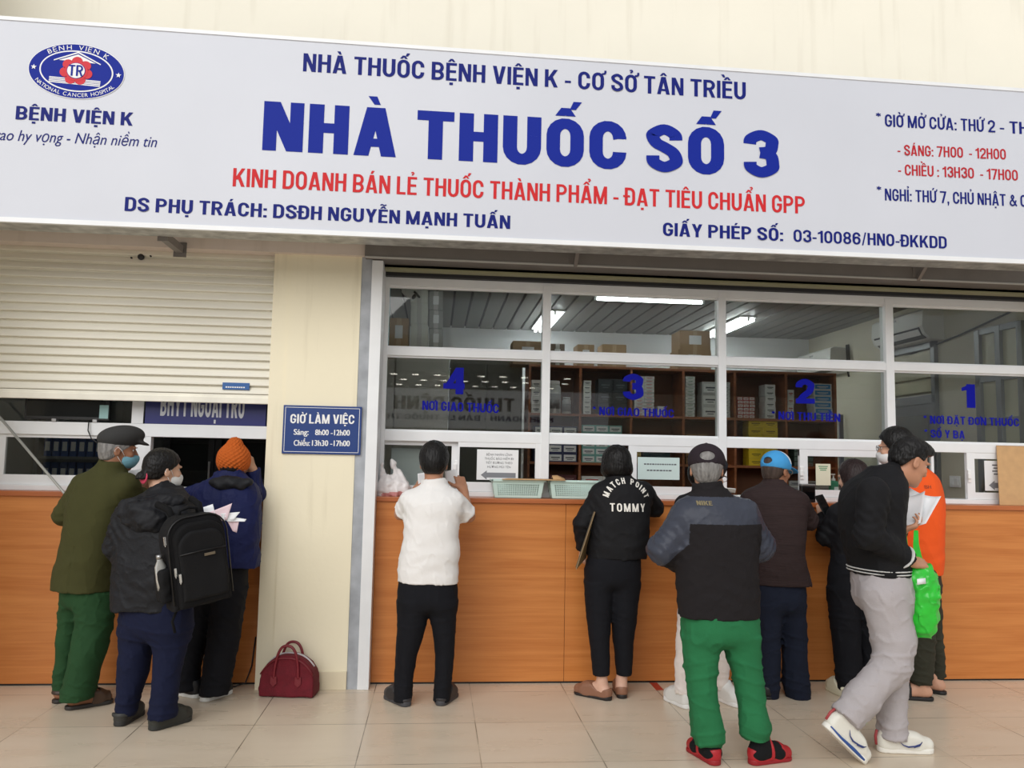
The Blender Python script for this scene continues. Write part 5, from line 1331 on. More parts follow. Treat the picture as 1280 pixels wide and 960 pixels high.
def shoe(parent, kind, fr, L, col, sole_col, extra=None):
    t, off, lim, cut, wd = SHOES[kind]; ff = foot_fn(L); ol = outline(L, wd)
    F = Field(.004); R3 = np.array([.07, 0, 0])
    def up(x, y, z):
        d = ff(x, y, z - t * .55) - off
        h = np.interp(y / L, [0, .30, .52, 1], lim) + t * .5
        if kind == 'maryjane': h = np.interp(y / L, [0, .25, .40, .64, .70, 1], [.07, .05, .045, .042, .09, .09]) + t * .5
        d = np.maximum(d, z - h); d = np.maximum(d, t * .5 - z); d = smax(d, ol(x, y) - .004 + 0 * z, .006)
        if kind in ('slide', 'sandal'):
            d = np.maximum(d, np.maximum(.42 * L - y, y - cut * L) + 0 * z)
            if kind == 'sandal': d = np.maximum(d, -np.maximum(np.maximum(.60 * L - y, y - .68 * L) + 0 * z, np.abs(x) - .03))
        if kind == 'clog':
            for hx, hy in ((-.02, .70), (.0, .72), (.02, .70), (-.012, .80), (.012, .80), (-.03, .62), (.03, .62)): d = np.maximum(d, .005 - np.sqrt((x - hx) ** 2 + (y - hy * L) ** 2) + 0 * z)
        return d
    F.add((up, np.array([-.07, -.01, 0]), np.array([.07, L + .01, .14])))
    if kind in ('sandal', 'maryjane', 'clog'):
        y0, y1 = dict(sandal=(.0, .16), maryjane=(.40, .47), clog=(0, .10))[kind]; z0, z1 = dict(sandal=(.052, .075), maryjane=(0, .2), clog=(.05, .07))[kind]
        def sp(x, y, z):
            d = ff(x, y, z - t * .55) - .008; d = np.maximum(d, np.maximum(np.maximum(y0 * L - y - (.02 if y0 == 0 else 0), y - y1 * L), np.maximum(z0 - z, z - z1))); return np.maximum(d, t - z)
        F.add((sp, np.array([-.07, -.02, 0]), np.array([.07, L, .14])))
    o = mesh_obj('shoe', fr.place(F.mesh('shoe')), mat('shoe_' + '_'.join(map(str, col)), col, .5, bump=.1, bscale=120), parent)
    F = Field(.004)
    def so(x, y, z):
        zt = t + (.012 * np.clip(1 - y / (.45 * L), 0, 1) if kind in ('loafer', 'maryjane', 'clog', 'mule') else 0)
        d = np.maximum(ol(x, y) - .002 + 0 * z, np.maximum(z - zt * .8 - .004, .0005 - z))
        if kind == 'loafer': d = np.maximum(d, np.minimum(.45 * L - y, 1) * -1 - 9) if False else d
        return d
    F.add((so, np.array([-.06, -.01, 0]), np.array([.06, L + .01, .05])))
    mesh_obj('sole', fr.place(F.mesh('sole')), mat('sole_' + '_'.join(map(str, sole_col)), sole_col, .55), o)
    return o
def shoe_frame(heel, toe):
    f = unit(toe - heel); yaw = math.degrees(math.atan2(f[0], f[1])); pit = math.degrees(math.asin(f[2])); return Frame(heel, yaw, pit), float(np.linalg.norm(toe - heel))

SKIN_ = lambda c: mat('skin_' + '_'.join(map(str, c)), c, .5, spec=.35, var=.05, vscale=30)
def hair_mat(c, g=0):
    n = 'hair_' + '_'.join(map(str, c))
    return mat(n, c, .42, spec=.28, var=.4 if g else .3, vscale=60, bump=.6, bscale=110, stretch=(1, 1, .10) if not g else (1, 1, .2))
def cloth(name, c, rough=.85, bump=.25, bs=220, var=.06, spec=.25, sheen=.0, stretch=(1, 1, 1)): return mat('cloth_' + name, c, rough, spec=spec, var=var, vscale=9, bump=bump, bscale=bs, sheen=sheen, stretch=stretch)

def hair_short(t=.010, nape=-.075, front=.07, vol=0.0, seed=1, amp=.0022, side=-.025):
    F = Field(.004)
    F.add(ell((0, -.012, .036 + vol * .5), (.076 + t, .096 + t, .084 + t + vol))).add(ell((0, -.05, -.015), (.062 + t * .6, .052 + t, .075)), .03)
    F.displace(waves(seed, .0032, amp * .55, 8, (1, 1, .2)))
    F.isect(lambda x, y, z: np.interp(y, [-.12, -.045, -.02, .02, .06, .095], [nape, nape + .005, side - .02, side + .02, front - .025, front]) - z + 0 * x, .01)
    return F
def person(label, Y0, head, torso, arms, legs, pelvis, feet, top, low, skin=(196, 150, 122), yaw=0.0, hemtilt=None, collar=(.064, .05), hair=None, seed=1, h=.0055, topmats=None, cx=None):
    base = np.mean([G(*f[0])[:2] if len(f[0]) == 2 else f[0][:2] for f in feet], axis=0)
    root = empty('person', (base[0], base[1], 0), label, 'person')
    ya = math.radians(yaw)
    def stn(v, uL, uR, dY, o):
        Y = Y0 + dY; p = P((uL + uR) / 2, v, Y); H = (uR - uL) / 2 / scale_at(Y); ca, sa = abs(math.cos(ya)), abs(math.sin(ya))
        if ca > .55: w = math.sqrt(max(H * H - (o * sa) ** 2, (.45 * H) ** 2)) / ca; d = o
        else: d = math.sqrt(max(H * H - (o * ca) ** 2, (.45 * H) ** 2)) / sa; w = o
        return (p[2], p[0], p[1], w, d)
    def pt(u, v, dY): return P(u, v, Y0 + dY)
    T = [stn(*s) for s in torso]
    PV = [stn(*s) for s in pelvis]
    def leg_prims(Lg, an_y):
        out = []
        if Lg[0] == 'chain':
            for a, b_ in zip(Lg[1:], Lg[2:]): out.append(rcone(pt(*a[:3]), pt(*b_[:3]), a[3], b_[3]))
            e = pt(*Lg[-1][:3]); e0 = pt(*Lg[-2][:3]); out[-1] = plane_cut(out[-1], e, e - e0)
            return out, e - unit(e - e0) * .07, min(Lg[-1][3], .06)
        st = []
        v0, v1 = Lg[0][0], Lg[-1][0]; dl = an_y - (Y0 + Lg[-1][3])
        for s in Lg:
            Y = Y0 + s[3] + dl * np.clip((s[0] - v0) / (v1 - v0), 0, 1); p = P((s[1] + s[2]) / 2, s[0], Y); H = (s[2] - s[1]) / 2 / scale_at(Y); st.append((p[2], p[0], p[1], H, s[4] if len(s) > 4 else min(H * 1.1, .105)))
        b_ = min(st); return [zloft(st, 0, 2.0)], np.array([b_[1], b_[2], b_[0] + .05]), min(b_[3], b_[4])
    # feet
    FR = []
    for f in feet:
        hp = G(*f[0]) if len(f[0]) == 2 else np.array(f[0]); tp = G(*f[1]) if len(f[1]) == 2 else np.array(f[1])
        if len(f) > 3 and f[3]: tp = hp + unit(tp - hp) * f[3]
        fr, L = shoe_frame(hp, tp); FR.append((fr, L))
    LG = [leg_prims(l, f_[0](0, .062, .1)[1]) for l, f_ in zip(legs, FR)]
    # head
    hu, hv, hd, hyaw, hpit, hrol, hs = head; hc = pt(hu, hv, hd); HF = Frame(hc, hyaw, hpit, hrol, hs / .232)
    # ---------------- body: one continuous surface
    B = Field(h)
    B.add(zloft(T, ya, 2.2, .022, inset=.012)); B.add(zloft(PV, ya, 2.2, .024, inset=.07, capk=.09), .03)
    for prims, e, r in LG:
        for p in prims: B.add(offset(p, .02 if r > .045 else .012), .03)
    for (prims, e, r), (fr, L) in zip(LG, FR):
        an = fr(0, .064, .10); B.add(rcone(e, an, min(.040, r * .62), .033), .02)
        kd = feet[0][2]; t = SHOES[kd][0]; sh_ = .002 if kd in ('slide', 'sandal') else .006
        B.add(bare(lambda x, y, z, L=L, t=t, sh_=sh_: np.maximum(foot_fn(L)(x, y, z - t * .55) + sh_, t * .6 - z), fr.R, fr.c, .32), .008)
    neck = HF(0, -.02, -.06); nb = pt(*arms['neck'])
    B.add(rcone(nb - np.array([0, 0, .05]), neck, .060, .053), .04)
    for s in ('L', 'R'):
        a = arms[s]; J = [pt(*j[:3]) for j in a['j']]
        B.add(rcone(J[0], J[1], .043, .037), .03).add(rcone(J[1], J[2], .037, .027), .02)
        if a.get('hand'):
            d, n, curl = a['hand'][:3]; hand(B, J[2], d, n, s == 'R', curl, **(a['hand'][3] if len(a['hand']) > 3 else {}))
    B.add(HF.ell((0, -.012, .036), (.074, .094, .082)), .03).add(HF.ell((0, .028, -.03), (.060, .060, .078)), .03).add(HF.ell((0, .036, -.076), (.045, .046, .036)), .025)
    B.add(HF.ell((0, .070, -.098), (.02, .016, .014)), .02).add(HF.cone((0, .088, .012), (0, .106, -.026), .008, .013), .010)
    for s in (-1, 1):
        B.add(HF.ell((s * .012, .094, -.030), (.009, .010, .008)), .006).add(HF.ell((s * .040, .064, -.022), (.022, .018, .018)), .02)
        B.add(HF.ell((s * .030, .084, .026), (.022, .010, .008)), .010)
        B.sub(HF.ell((s * .031, .098, .008), (.017, .016, .010)), .008)
        B.add(HF.ell((s * .077, -.012, -.008), (.009, .019, .031)), .006); B.sub(HF.ell((s * .086, -.006, -.004), (.007, .010, .017)), .004)
    B.add(HF.ell((0, .088, -.058), (.022, .010, .0055)), .004).add(HF.ell((0, .086, -.069), (.019, .010, .006)), .004)
    body = mesh_obj('body', B.mesh('body'), [SKIN_(skin), mat('lips', (164, 98, 90), .45)], root)
    org = np.array(world_origin(root)); fc = face_centres(body.data) + org; loc = (fc - HF.c) @ HF.R.T / HF.k
    paint(body.data, (np.abs(loc[:, 0]) < .022) & (loc[:, 1] > .088) & (np.abs(loc[:, 2] + .064) < .009), 1)
    for s in (-1, 1):
        b = MB(); b.lathe([(.0005, -.0105), (.006, -.009), (.0105, -.002), (.0105, .002), (.006, .009), (.0005, .0105)], (s * .031, .0705, .008), 14, 'Y'); bb = mesh_obj('eye', HF.place(b.mesh('eye')), mat('eye_white', (230, 226, 220), .2), root)
        b = MB(); b.lathe([(.0050, .0798), (.0050, .0808), (.0003, .0814)], (s * .031, 0, .008), 12, 'Y'); mesh_obj('iris', HF.place(b.mesh('iris')), mat('iris_dark', (36, 24, 18), .15), bb)
    Eb = Field(.003)
    for s in (-1, 1): Eb.add(rcone((s * .018, .098, .027), (s * .045, .082, .029), .0035, .0025))
    mesh_obj('eyebrow', HF.place(Eb.mesh('eyebrow')), hair_mat((28, 24, 22)), root)
    # ---------------- upper garment
    g = top; F = Field(g.get('h', .0065))
    F.add(zloft(T, ya, g.get('n', 2.3)))
    for s in ('L', 'R'):
        a = arms[s]; J = [pt(*j[:3]) for j in a['j']]; r = [j[3] for j in a['j']]
        cut = a.get('sleeve', 2.0)
        if cut > 1.0: 
            e = J[1] + (J[2] - J[1]) * (cut - 1); re = r[1] + (r[2] - r[1]) * (cut - 1)
            F.add(rcone(J[0], J[1], r[0], r[1]), g.get('k', .045)).add(plane_cut(rcone(J[1], e, r[1], re), e, J[2] - J[1]), .025)
        else:
            e = J[0] + (J[1] - J[0]) * cut; F.add(plane_cut(rcone(J[0], e + (J[1] - J[0]) * .1, r[0], r[1]), e, J[1] - J[0]), g.get('k', .045))
    if collar: 
        c0 = nb - np.array([0, 0, .03]); ax_ = unit(neck - nb); F.add(plane_cut(rcone(c0, nb + ax_ * (collar[1] + .05), collar[0] + .012, collar[0]), nb + ax_ * collar[1], ax_), .018)
    amp = g.get('amp', .004); F.displace(waves(seed, .055, amp * .8, 6)); F.displace(creases(seed + 50, .034, amp * 1.15, g.get('ani', (1, 1, .8)))); F.displace(creases(seed + 60, .018, amp * .4, (1, 1, 1)))
    zs = sorted(t[0] for t in T); z0 = zs[0]
    def folds(x, y, z):
        d = 0
        for s in ('L', 'R'):
            J = [pt(*j[:3]) for j in arms[s]['j']]; e = J[1]; q = np.exp(-((x - e[0]) ** 2 + (y - e[1]) ** 2 + (z - e[2]) ** 2) / .012); ax = unit(J[1] - J[0]); t = (x - e[0]) * ax[0] + (y - e[1]) * ax[1] + (z - e[2]) * ax[2]
            d = d + q * amp * 1.1 * np.sin(t * 130 + 3 * np.sin(x * 40) + 3 * np.sin(y * 37))
            e = J[0]; q = np.exp(-((x - e[0]) ** 2 + (y - e[1]) ** 2 + (z - e[2] + .1) ** 2) / .010); d = d + q * amp * 1.1 * np.sin((x - e[0]) * 110 + (z - e[2]) * 80 + seed)
        d = d + np.exp(-((z - z0 - .12) / .09) ** 2) * amp * .45 * np.sin(z * 75 + 2.5 * np.sin(x * 17 + seed) + 2 * np.sin(y * 15))
        return d
    F.displace(folds)
    for vx in g.get('vent', []):
        q0, q1 = pt(*vx[0]), pt(*vx[1])
        F.displace(lambda x, y, z, q0=q0, q1=q1: .007 * np.exp(-((x - q0[0] - (q1[0] - q0[0]) * (z - q0[2]) / (q1[2] - q0[2])) / .0045) ** 2) * (z < q0[2]) * (y < q0[1]))
    tm = mesh_obj(g['name'], F.mesh(g['name']), topmats or g['mats'], root)
    # ---------------- trousers
    F = Field(.0065); F.add(zloft(PV, ya, 2.3, capk=.09))
    for prims, e, r in LG:
        for i, p in enumerate(prims): F.add(p, .03)
    la = low.get('amp', .0035); F.displace(waves(seed + 7, .045, la * .7, 6)); F.displace(creases(seed + 9, .036, la * 1.75, (1, 1, 1.3))); F.displace(creases(seed + 19, .017, la * .35))
    zk = low.get('knee', .48)
    def lf(x, y, z):
        t = 1.2 * np.sin(x * 13 + seed) + 1.1 * np.sin(y * 17 + 2 * seed)
        return -la * 1.5 * (np.exp(-((z - zk) / .09) ** 2) * np.clip(np.sin(z * 85 + 1.6 * t), 0, 1) ** 3 + 1.1 * np.exp(-((z - .11) / .07) ** 2) * np.clip(np.sin(z * 120 + 2.2 * t), 0, 1) ** 2)
    F.displace(lf)
    lm = mesh_obj('trousers', F.mesh('trousers'), low['mats'], root)
    # ---------------- shoes
    for f, (fr, L) in zip(feet, FR):
        k, c, sc = f[2], f[4], f[5]; so = shoe(root, k, fr, L, c, sc)
    return dict(root=root, H=HF, top=tm, low=lm, body=body, pt=pt, T=T, nb=nb, FR=FR, arms={s: [pt(*j[:3]) for j in arms[s]['j']] for s in ('L', 'R')}, ya=ya, Y0=Y0, org=org)
def head_part(p, name, F, m, label=None):
    return tag(mesh_obj(name, p['H'].place(F.mesh(name)), m, p['root']), label)
def project(obj_, target, Y0, off=.002):
    """lay a flat piece of print on the cloth behind it (along +Y)"""
    to = np.array(world_origin(target)); co = mesh_co(target.data) + to
    tree = BVHTree.FromPolygons([tuple(c) for c in co], [tuple(q.vertices) for q in target.data.polygons])
    o = np.array(world_origin(obj_)); c = mesh_co(obj_.data) + o
    for i in range(len(c)):
        hit = tree.ray_cast(Vector((c[i, 0], -4.0, c[i, 2])), Vector((0, 1, 0)))
        if hit[0] is not None: c[i, 1] = hit[0].y - off + (c[i, 1] - Y0)
    set_co(obj_.data, c - o)
def mask_part(p, c, label):
    F = Field(.0035)
    F.add(ell((0, .045, -.052), (.066, .070, .056))).add(ell((0, .10, -.035), (.02, .022, .022)), .02)
    F.isect(lambda x, y, z: np.maximum(np.maximum(z + .014 + .25 * np.abs(x), .022 - y + 0 * z), -.108 - z), .004)
    m = head_part(p, 'face_mask', F, mat('mask_' + '_'.join(map(str, c)), c, .8, bump=.3, bscale=40, stretch=(1, 1, 6)), label)
    H = p['H']
    for s in (-1, 1):
        b = MB(); b.tube([H(s * .063, .035, -.035), H(s * .076, .012, .0), H(s * .082, -.012, .018), H(s * .083, -.028, -.005), H(s * .074, .0, -.045), H(s * .060, .028, -.078)], .0016, 6); b.build('ear_loop', M_WHITE, m)
    return m
def glasses_part(p, col=(30, 30, 32)):
    H = p['H']; b = MB()
    for s in (-1, 1):
        b.tube([H(s * .033 + .024 * math.cos(a), .104 - .006 * abs(math.cos(a)) * 0, .008 + .018 * math.sin(a)) for a in np.linspace(0, 2 * math.pi, 17)[:-1]], .0018, 6, closed=True)
        b.tube([H(s * .057, .104, .014), H(s * .074, .06, .014), H(s * .083, -.012, .012)], .0018, 6)
    b.tube([H(-.009, .105, .012), H(.009, .105, .012)], .0018, 6)
    return b.build('glasses', mat('frame_' + '_'.join(map(str, col)), col, .3), p['root'])
NO = dict
DARKHAIR = hair_mat((15, 13, 13)); GREYHAIR = hair_mat((128, 126, 124), 1)
# ---- old man in the flat cap
p = person('person in olive jacket and dark grey flat cap at the shuttered counter holding white papers', -.18,
    head=(148, 563, .02, 64, -6, 0, .236), yaw=28, skin=(150, 104, 78),
    torso=[(737, 68.5, 139, .0, .15), (715, 71, 141, 0, .15), (690, 78, 146, 0, .145), (660, 83, 152, 0, .14), (635, 86, 160, .0, .135), (618, 88, 166, .0, .125), (606, 93, 166, 0, .115), (597, 101, 161, .01, .10), (589, 112, 156, .02, .085), (582, 122, 153, .03, .07), (574, 128, 150, .03, .06)],
    pelvis=[(762, 79, 138, 0, .12), (740, 79, 139, 0, .125), (722, 80, 138, 0, .12)],
    legs=[[(742, 79, 110, .05), (772, 75.6, 103, .06), (820, 71, 94, .07), (865, 67, 86, .08)], [(742, 99, 139, -.02), (765, 97.5, 139.5, -.03), (784, 96, 138, -.03), (810, 92, 131, -.05), (828, 88, 126, -.06), (853, 83, 118, -.06), (873, 79, 114.5, -.07)]],
    feet=[((66, 880), (118, 867), 'sandal', .25, (58, 44, 36), (44, 40, 38)), ((81, 888), (142, 877), 'sandal', .255, (74, 54, 40), (50, 46, 44))],
    arms=dict(neck=(141, 588, .02), L=dict(j=[(104, 606, .06, .068), (81, 643, .10, .064), (122, 640, .30, .052)], hand=((.5, .8, .3), (.6, -.3, -.6), .7)), R=dict(j=[(158, 606, -.08, .072), (172, 634, .02, .066), (176, 618, .24, .052)], hand=((.2, .7, .6), (-.8, .3, .2), .7))),
    top=NO(name='jacket', mats=[cloth('olive', (64, 64, 34), .9)], amp=.003, vent=[((106, 680, 0), (99, 740, 0))]), low=NO(mats=[cloth('green_trousers', (36, 70, 40), .85)]), collar=(.070, .062), seed=2)
F = Field(.004); F.add(ell((0, .014, .090), (.096, .116, .062), [[1, 0, 0], [0, .98, .16], [0, -.16, .98]])).add(ell((0, -.02, .060), (.090, .106, .060)), .03).add(ell((0, .118, .060), (.068, .046, .012), [[1, 0, 0], [0, .96, -.25], [0, .25, .96]]), .02)
F.isect(lambda x, y, z: .022 - z + 0 * x + np.clip(y - .02, 0, .1) * .25, .006)
cp = head_part(p, 'flat_cap', F, cloth('felt', (58, 58, 58), .95, var=.1))
head_part(p, 'hair', hair_short(.004, -.070, .06, seed=4), GREYHAIR); mask_part(p, (110, 160, 176), 'pale blue mask'); P1 = p

# ---- woman with the backpack
p = person('person in black hooded jacket carrying a black backpack behind the flat cap man', -.55,
    head=(204, 588, .05, 46, -4, 0, .226), yaw=22, skin=(206, 164, 138),
    torso=[(760, 142, 226, .0, .14), (735, 142, 234, 0, .145), (705, 143, 240, 0, .145), (680, 145, 243, 0, .14), (658, 147, 245, 0, .135), (642, 150, 243, 0, .125), (630, 160, 240, .0, .11), (622, 170, 236, .01, .10), (615, 182, 232, .02, .085), (608, 191, 226, .03, .07)],
    pelvis=[(800, 151, 236, 0, .125), (775, 151, 240, 0, .135), (748, 153, 238, 0, .13)],
    legs=[[(785, 151, 197, .03), (815, 151, 188, .04), (845, 149, 182, .04), (870, 147.5, 174, .03), (893, 146, 168, .03)], [(785, 192, 237, -.03), (815, 194, 230, -.03), (845, 192.5, 224, -.04), (875, 190, 220, -.05), (896, 187.5, 220, -.05)]],
    feet=[((147, 909), (178, 888), 'clog', .25, (50, 50, 48), (44, 44, 44)), ((187, 914), (238, 898), 'clog', .25, (48, 50, 46), (44, 46, 44))],
    arms=dict(neck=(206, 615, .03), L=dict(j=[(160, 640, .02, .066), (143, 684, .04, .06), (152, 690, .20, .05)], hand=((.1, .9, .1), (.7, 0, -.6), .7)), R=dict(j=[(234, 640, .02, .064), (246, 672, .10, .06), (240, 660, .28, .05)], hand=((-.1, .9, .2), (-.6, 0, -.6), .7))),
    top=NO(name='jacket', mats=[cloth('black_nylon', (27, 28, 32), .6, .2, 90)], amp=.006), low=NO(mats=[cloth('navy_trousers', (17, 23, 50), .85)]), collar=(.066, .055), seed=3)
F = hair_short(.010, -.060, .07, seed=5, side=-.01); F.add(ell((-.0, -.118, -.048), (.036, .032, .036)), .02).add(ell((-.01, -.128, -.078), (.03, .024, .026)), .02); F.displace(waves(8, .004, .0012, 6, (1, 1, .4)))
hr = head_part(p, 'hair', F, DARKHAIR)
F = Field(.003); F.add(ell((.0, -.108, -.045), (.042, .010, .040))); mesh_obj('hair_tie', p['H'].place(F.mesh('hair_tie')), mat('tie_pink', (206, 64, 96), .7), hr)
mask_part(p, (222, 222, 220), 'white mask'); P2 = p
# hood lying on the shoulders
F = Field(.006); c = p['pt'](178, 645, -.115); 
F.add(ell(c, (.155, .060, .085), [[.93, -.25, -.27], [.25, .97, 0], [.27, -.06, .96]])).add(ell(p['pt'](198, 628, -.07), (.15, .06, .05), [[.97, -.2, .1], [.2, .98, 0], [-.1, 0, .99]]), .05)
F.displace(waves(31, .022, .006)); F.displace(waves(33, .012, .003)); mesh_obj('hood', F.mesh('hood'), cloth('black_nylon', (27, 28, 32)), p['root'])

# ---- woman in the orange hat
p = person('person in navy coat and orange knitted hat leaning on the shuttered counter', -.08,
    head=(292, 582, .06, 8, -8, 0, .228), yaw=6, skin=(190, 146, 118),
    torso=[(707, 247, 321, .0, .14), (685, 247, 322, 0, .14), (655, 247, 323, 0, .14), (635, 246, 324, 0, .135), (622, 246, 324, .0, .125), (612, 250, 320, 0, .115), (604, 258, 314, .01, .10), (598, 266, 310, .02, .08), (592, 272, 306, .03, .07)],
    pelvis=[(745, 243, 307, 0, .12), (725, 243, 307, 0, .125), (695, 246, 308, 0, .12)],
    legs=[[(735, 243, 275, .02), (765, 240, 266, .03), (805, 229, 256, .04), (835, 225, 250, .04), (862, 223.5, 249, .03)], [(735, 266, 307, -.02), (772, 264, 302, -.02), (812, 259, 296, -.03), (840, 255, 290, -.04), (866, 252, 284, -.05)]],
    feet=[((250, 873), (222, 866), 'sneaker', .235, (22, 22, 24), (226, 226, 222)), ((252, 878), (285, 866), 'sneaker', .235, (22, 22, 24), (226, 226, 222))],
    arms=dict(neck=(290, 600, .03), L=dict(j=[(258, 615, .02, .066), (234, 622, .16, .058), (246, 616, .38, .046)], hand=((.2, .9, .1), (0, 0, -1), .3)), R=dict(j=[(308, 614, .02, .066), (321, 616, .16, .055), (316, 588, .13, .044)], hand=((-.25, -.1, .95), (-.85, .2, -.2), .45, dict(k=.92)))),
    top=NO(name='coat', mats=[cloth('navy_nylon', (20, 28, 74), .65, .2, 90), cloth('black_nylon', (27, 28, 32))], amp=.006), low=NO(mats=[cloth('black_trousers', (17, 18, 24), .85)]), collar=(.075, .06), seed=4)
F = Field(.0035); F.add(ell((0, -.008, .030), (.102, .120, .100))).add(rcone((0, -.012, .085), (.006, -.03, .135), .074, .044), .05)
F.isect(lambda x, y, z: -.052 + .7 * np.clip(y + .02, 0, .12) - z + 0 * x, .006)
F.displace(lambda x, y, z: .0042 * np.sin(z * 300) * np.sin(np.arctan2(x, -y) * 22 + np.floor(z * 47.7) * 1.57))
kh = head_part(p, 'knitted_hat', F, cloth('knit_orange', (190, 94, 36), .95, .3, 160)); head_part(p, 'hair', hair_short(.004, -.075, .06, seed=6), DARKHAIR); P3 = p
F = Field(.006); F.add(ell(p['pt'](289, 604, -.085), (.13, .05, .045))).displace(waves(41, .02, .005)); mesh_obj('hood', F.mesh('hood'), cloth('black_nylon', (27, 28, 32)), p['root'], )

# ---- man in the white polo shirt
p = person('person in white polo shirt and black trousers holding up a paper at window four', -.24,
    head=(542.5, 580, .07, 4, -12, 0, .235), yaw=0, skin=(178, 128, 100),
    torso=[(727, 498, 571, 0, .125), (710, 499, 572.5, 0, .13), (690, 501.5, 573.5, 0, .13), (668, 505, 573, 0, .125), (650, 506, 573, 0, .12), (638, 504, 577, 0, .115), (628, 503, 578, 0, .11), (619, 507, 575, .01, .10), (613, 515, 569, .02, .085), (607, 525, 562, .03, .07), (602, 531, 557, .04, .06)],
    pelvis=[(764, 497.5, 570.5, 0, .125), (740, 498, 571, 0, .125), (715, 501, 570, 0, .115)],
    legs=[[(752, 497.5, 536, 0), (785, 497, 532, 0), (818, 495, 521, 0), (845, 493.5, 516.5, 0), (876, 492.5, 514, 0)], [(752, 534, 570.5, 0), (785, 540, 569.5, 0), (818, 545, 567, 0), (845, 543.5, 565, 0), (876, 541.5, 562.5, 0)]],
    feet=[((510, 884), (483, 870), 'mule', .25, (48, 46, 48), (66, 66, 70)), ((549, 883), (569.5, 866), 'mule', .25, (48, 46, 48), (66, 66, 70))],
    arms=dict(neck=(543, 606, .04), L=dict(j=[(513, 626, .02, .066), (501, 642, .10, .058), (521, 612, .27, .034)], sleeve=.92, hand=((.35, .55, .7), (.6, .4, -.4), .75)), R=dict(j=[(567, 626, .02, .066), (586, 645, .08, .058), (579, 612, .20, .034)], sleeve=.92, hand=((-.3, .35, .9), (-.5, .75, .1), .9))),
    top=NO(name='polo_shirt', mats=[cloth('white_polo', (236, 234, 232), .8, .15, 160, .02)], amp=.0042, k=.035), low=NO(mats=[cloth('black_trousers', (17, 18, 24), .85)], amp=.002), collar=(.066, .034), seed=5)
head_part(p, 'hair', hair_short(.016, -.080, .075, .006, seed=7), DARKHAIR); P4 = p

# ---- woman in the bomber jacket
p = person('person with black bobbed hair in black bomber jacket with white lettering on the back', -.12,
    head=(770.5, 580, .05, 5, -6, 0, .226), yaw=4, skin=(214, 172, 150),
    torso=[(697, 735, 807, 0, .13), (682, 736, 809, 0, .14), (660, 738, 812, 0, .14), (640, 740, 813, 0, .13), (625, 740, 813, 0, .12), (614, 742, 811, 0, .11), (606, 748, 805, .01, .095), (600, 756, 796, .02, .08), (594, 762, 788, .03, .065)],
    pelvis=[(735, 730.5, 800, 0, .13), (712, 730.5, 801, 0, .13), (688, 737, 800, 0, .12)],
    legs=[[(728, 730.5, 766, 0), (760, 732, 764, 0), (802, 737, 762, 0), (843.5, 741.5, 762, 0)], [(728, 764, 800.5, 0), (760, 763, 797, 0), (802, 766.5, 792, 0), (843, 770.5, 789.5, 0)]],
    feet=[((764, 876), (719, 866), 'loafer', None, (140, 98, 76), (34, 30, 30)), ((778, 874), (772, 857), 'loafer', .235, (140, 98, 76), (34, 30, 30))],
    arms=dict(neck=(773, 600, .03), L=dict(j=[(750, 616, .02, .064), (728, 654, .03, .060), (729, 686, .10, .048)], hand=((.05, .5, -.85), (.8, .3, .1), .5)), R=dict(j=[(804, 614, .02, .064), (817, 634, .14, .060), (800, 622, .34, .05)], hand=((-.5, .8, .1), (0, 0, -1), .5))),
    top=NO(name='bomber_jacket', mats=[cloth('black_bomber', (20, 20, 23), .75, .15, 90)], amp=.004), low=NO(mats=[cloth('black_trousers', (17, 18, 24), .85)], amp=.002), collar=(.064, .045), seed=6)
F = Field(.004); F.add(ell((0, -.014, .028), (.098, .116, .100))).add(ell((0, -.012, -.045), (.104, .108, .062)), .05).displace(waves(12, .0032, .0014, 8, (1, 1, .1)))
F.isect(lambda x, y, z: np.maximum(-.100 - z + 0 * x, np.minimum(y - .045, .055 - z)), .008); head_part(p, 'hair', F, DARKHAIR); P5 = p
yj = p['Y0'] - .14; M_LET = mat('print_white', (232, 228, 220), .6)
def jp(u, v): q = P(u, v, yj); return q[0], q[2]
cx_, cz_ = jp(785, 629); r_ = 24.0 / scale_at(yj)
def arc5(s):
    a = math.radians(180 - 14 - 152 * s); return cx_ + r_ * math.cos(a), cz_ + r_ * math.sin(a), a - math.pi / 2
def bold_arc(body, pos, cap, Y, m, parent, s=.2, name='lettering', gap=.14):
    polys, tot = bold_polys(body, s, gap, .5); vs = []; fs = []
    for L in polys:
        xs_ = [q[0] for pl in L for q in pl]; xm = (min(xs_) + max(xs_)) / 2; X, Z, an = pos(xm / tot)
        for k, pl in enumerate(L):
            b0 = len(vs)
            for (x, y) in pl:
                lx, lz = (x - xm) * cap, y * cap; vs.append((X + lx * math.cos(an) - lz * math.sin(an), Y - k * 4e-5, Z + lx * math.sin(an) + lz * math.cos(an)))
            fs.append(tuple(range(b0, b0 + len(pl))))
    me = bpy.data.meshes.new(name); me.from_pydata([tuple(map(float, v)) for v in vs], [], fs); me.update(); return mesh_obj(name, me, m, parent)
l1 = bold_arc('MATCH POINT', arc5, 7.6 / scale_at(yj), yj, M_LET, p['top']); project(l1, p['top'], yj, .005)
a = jp(763.5, 639.5); c = jp(808, 639.5); l2 = bold_lettering('TOMMY', a[0], c[0], a[1], 10.2 / scale_at(yj), yj, M_LET, p['top'], .17, gap=.2); project(l2, p['top'], yj, .005)

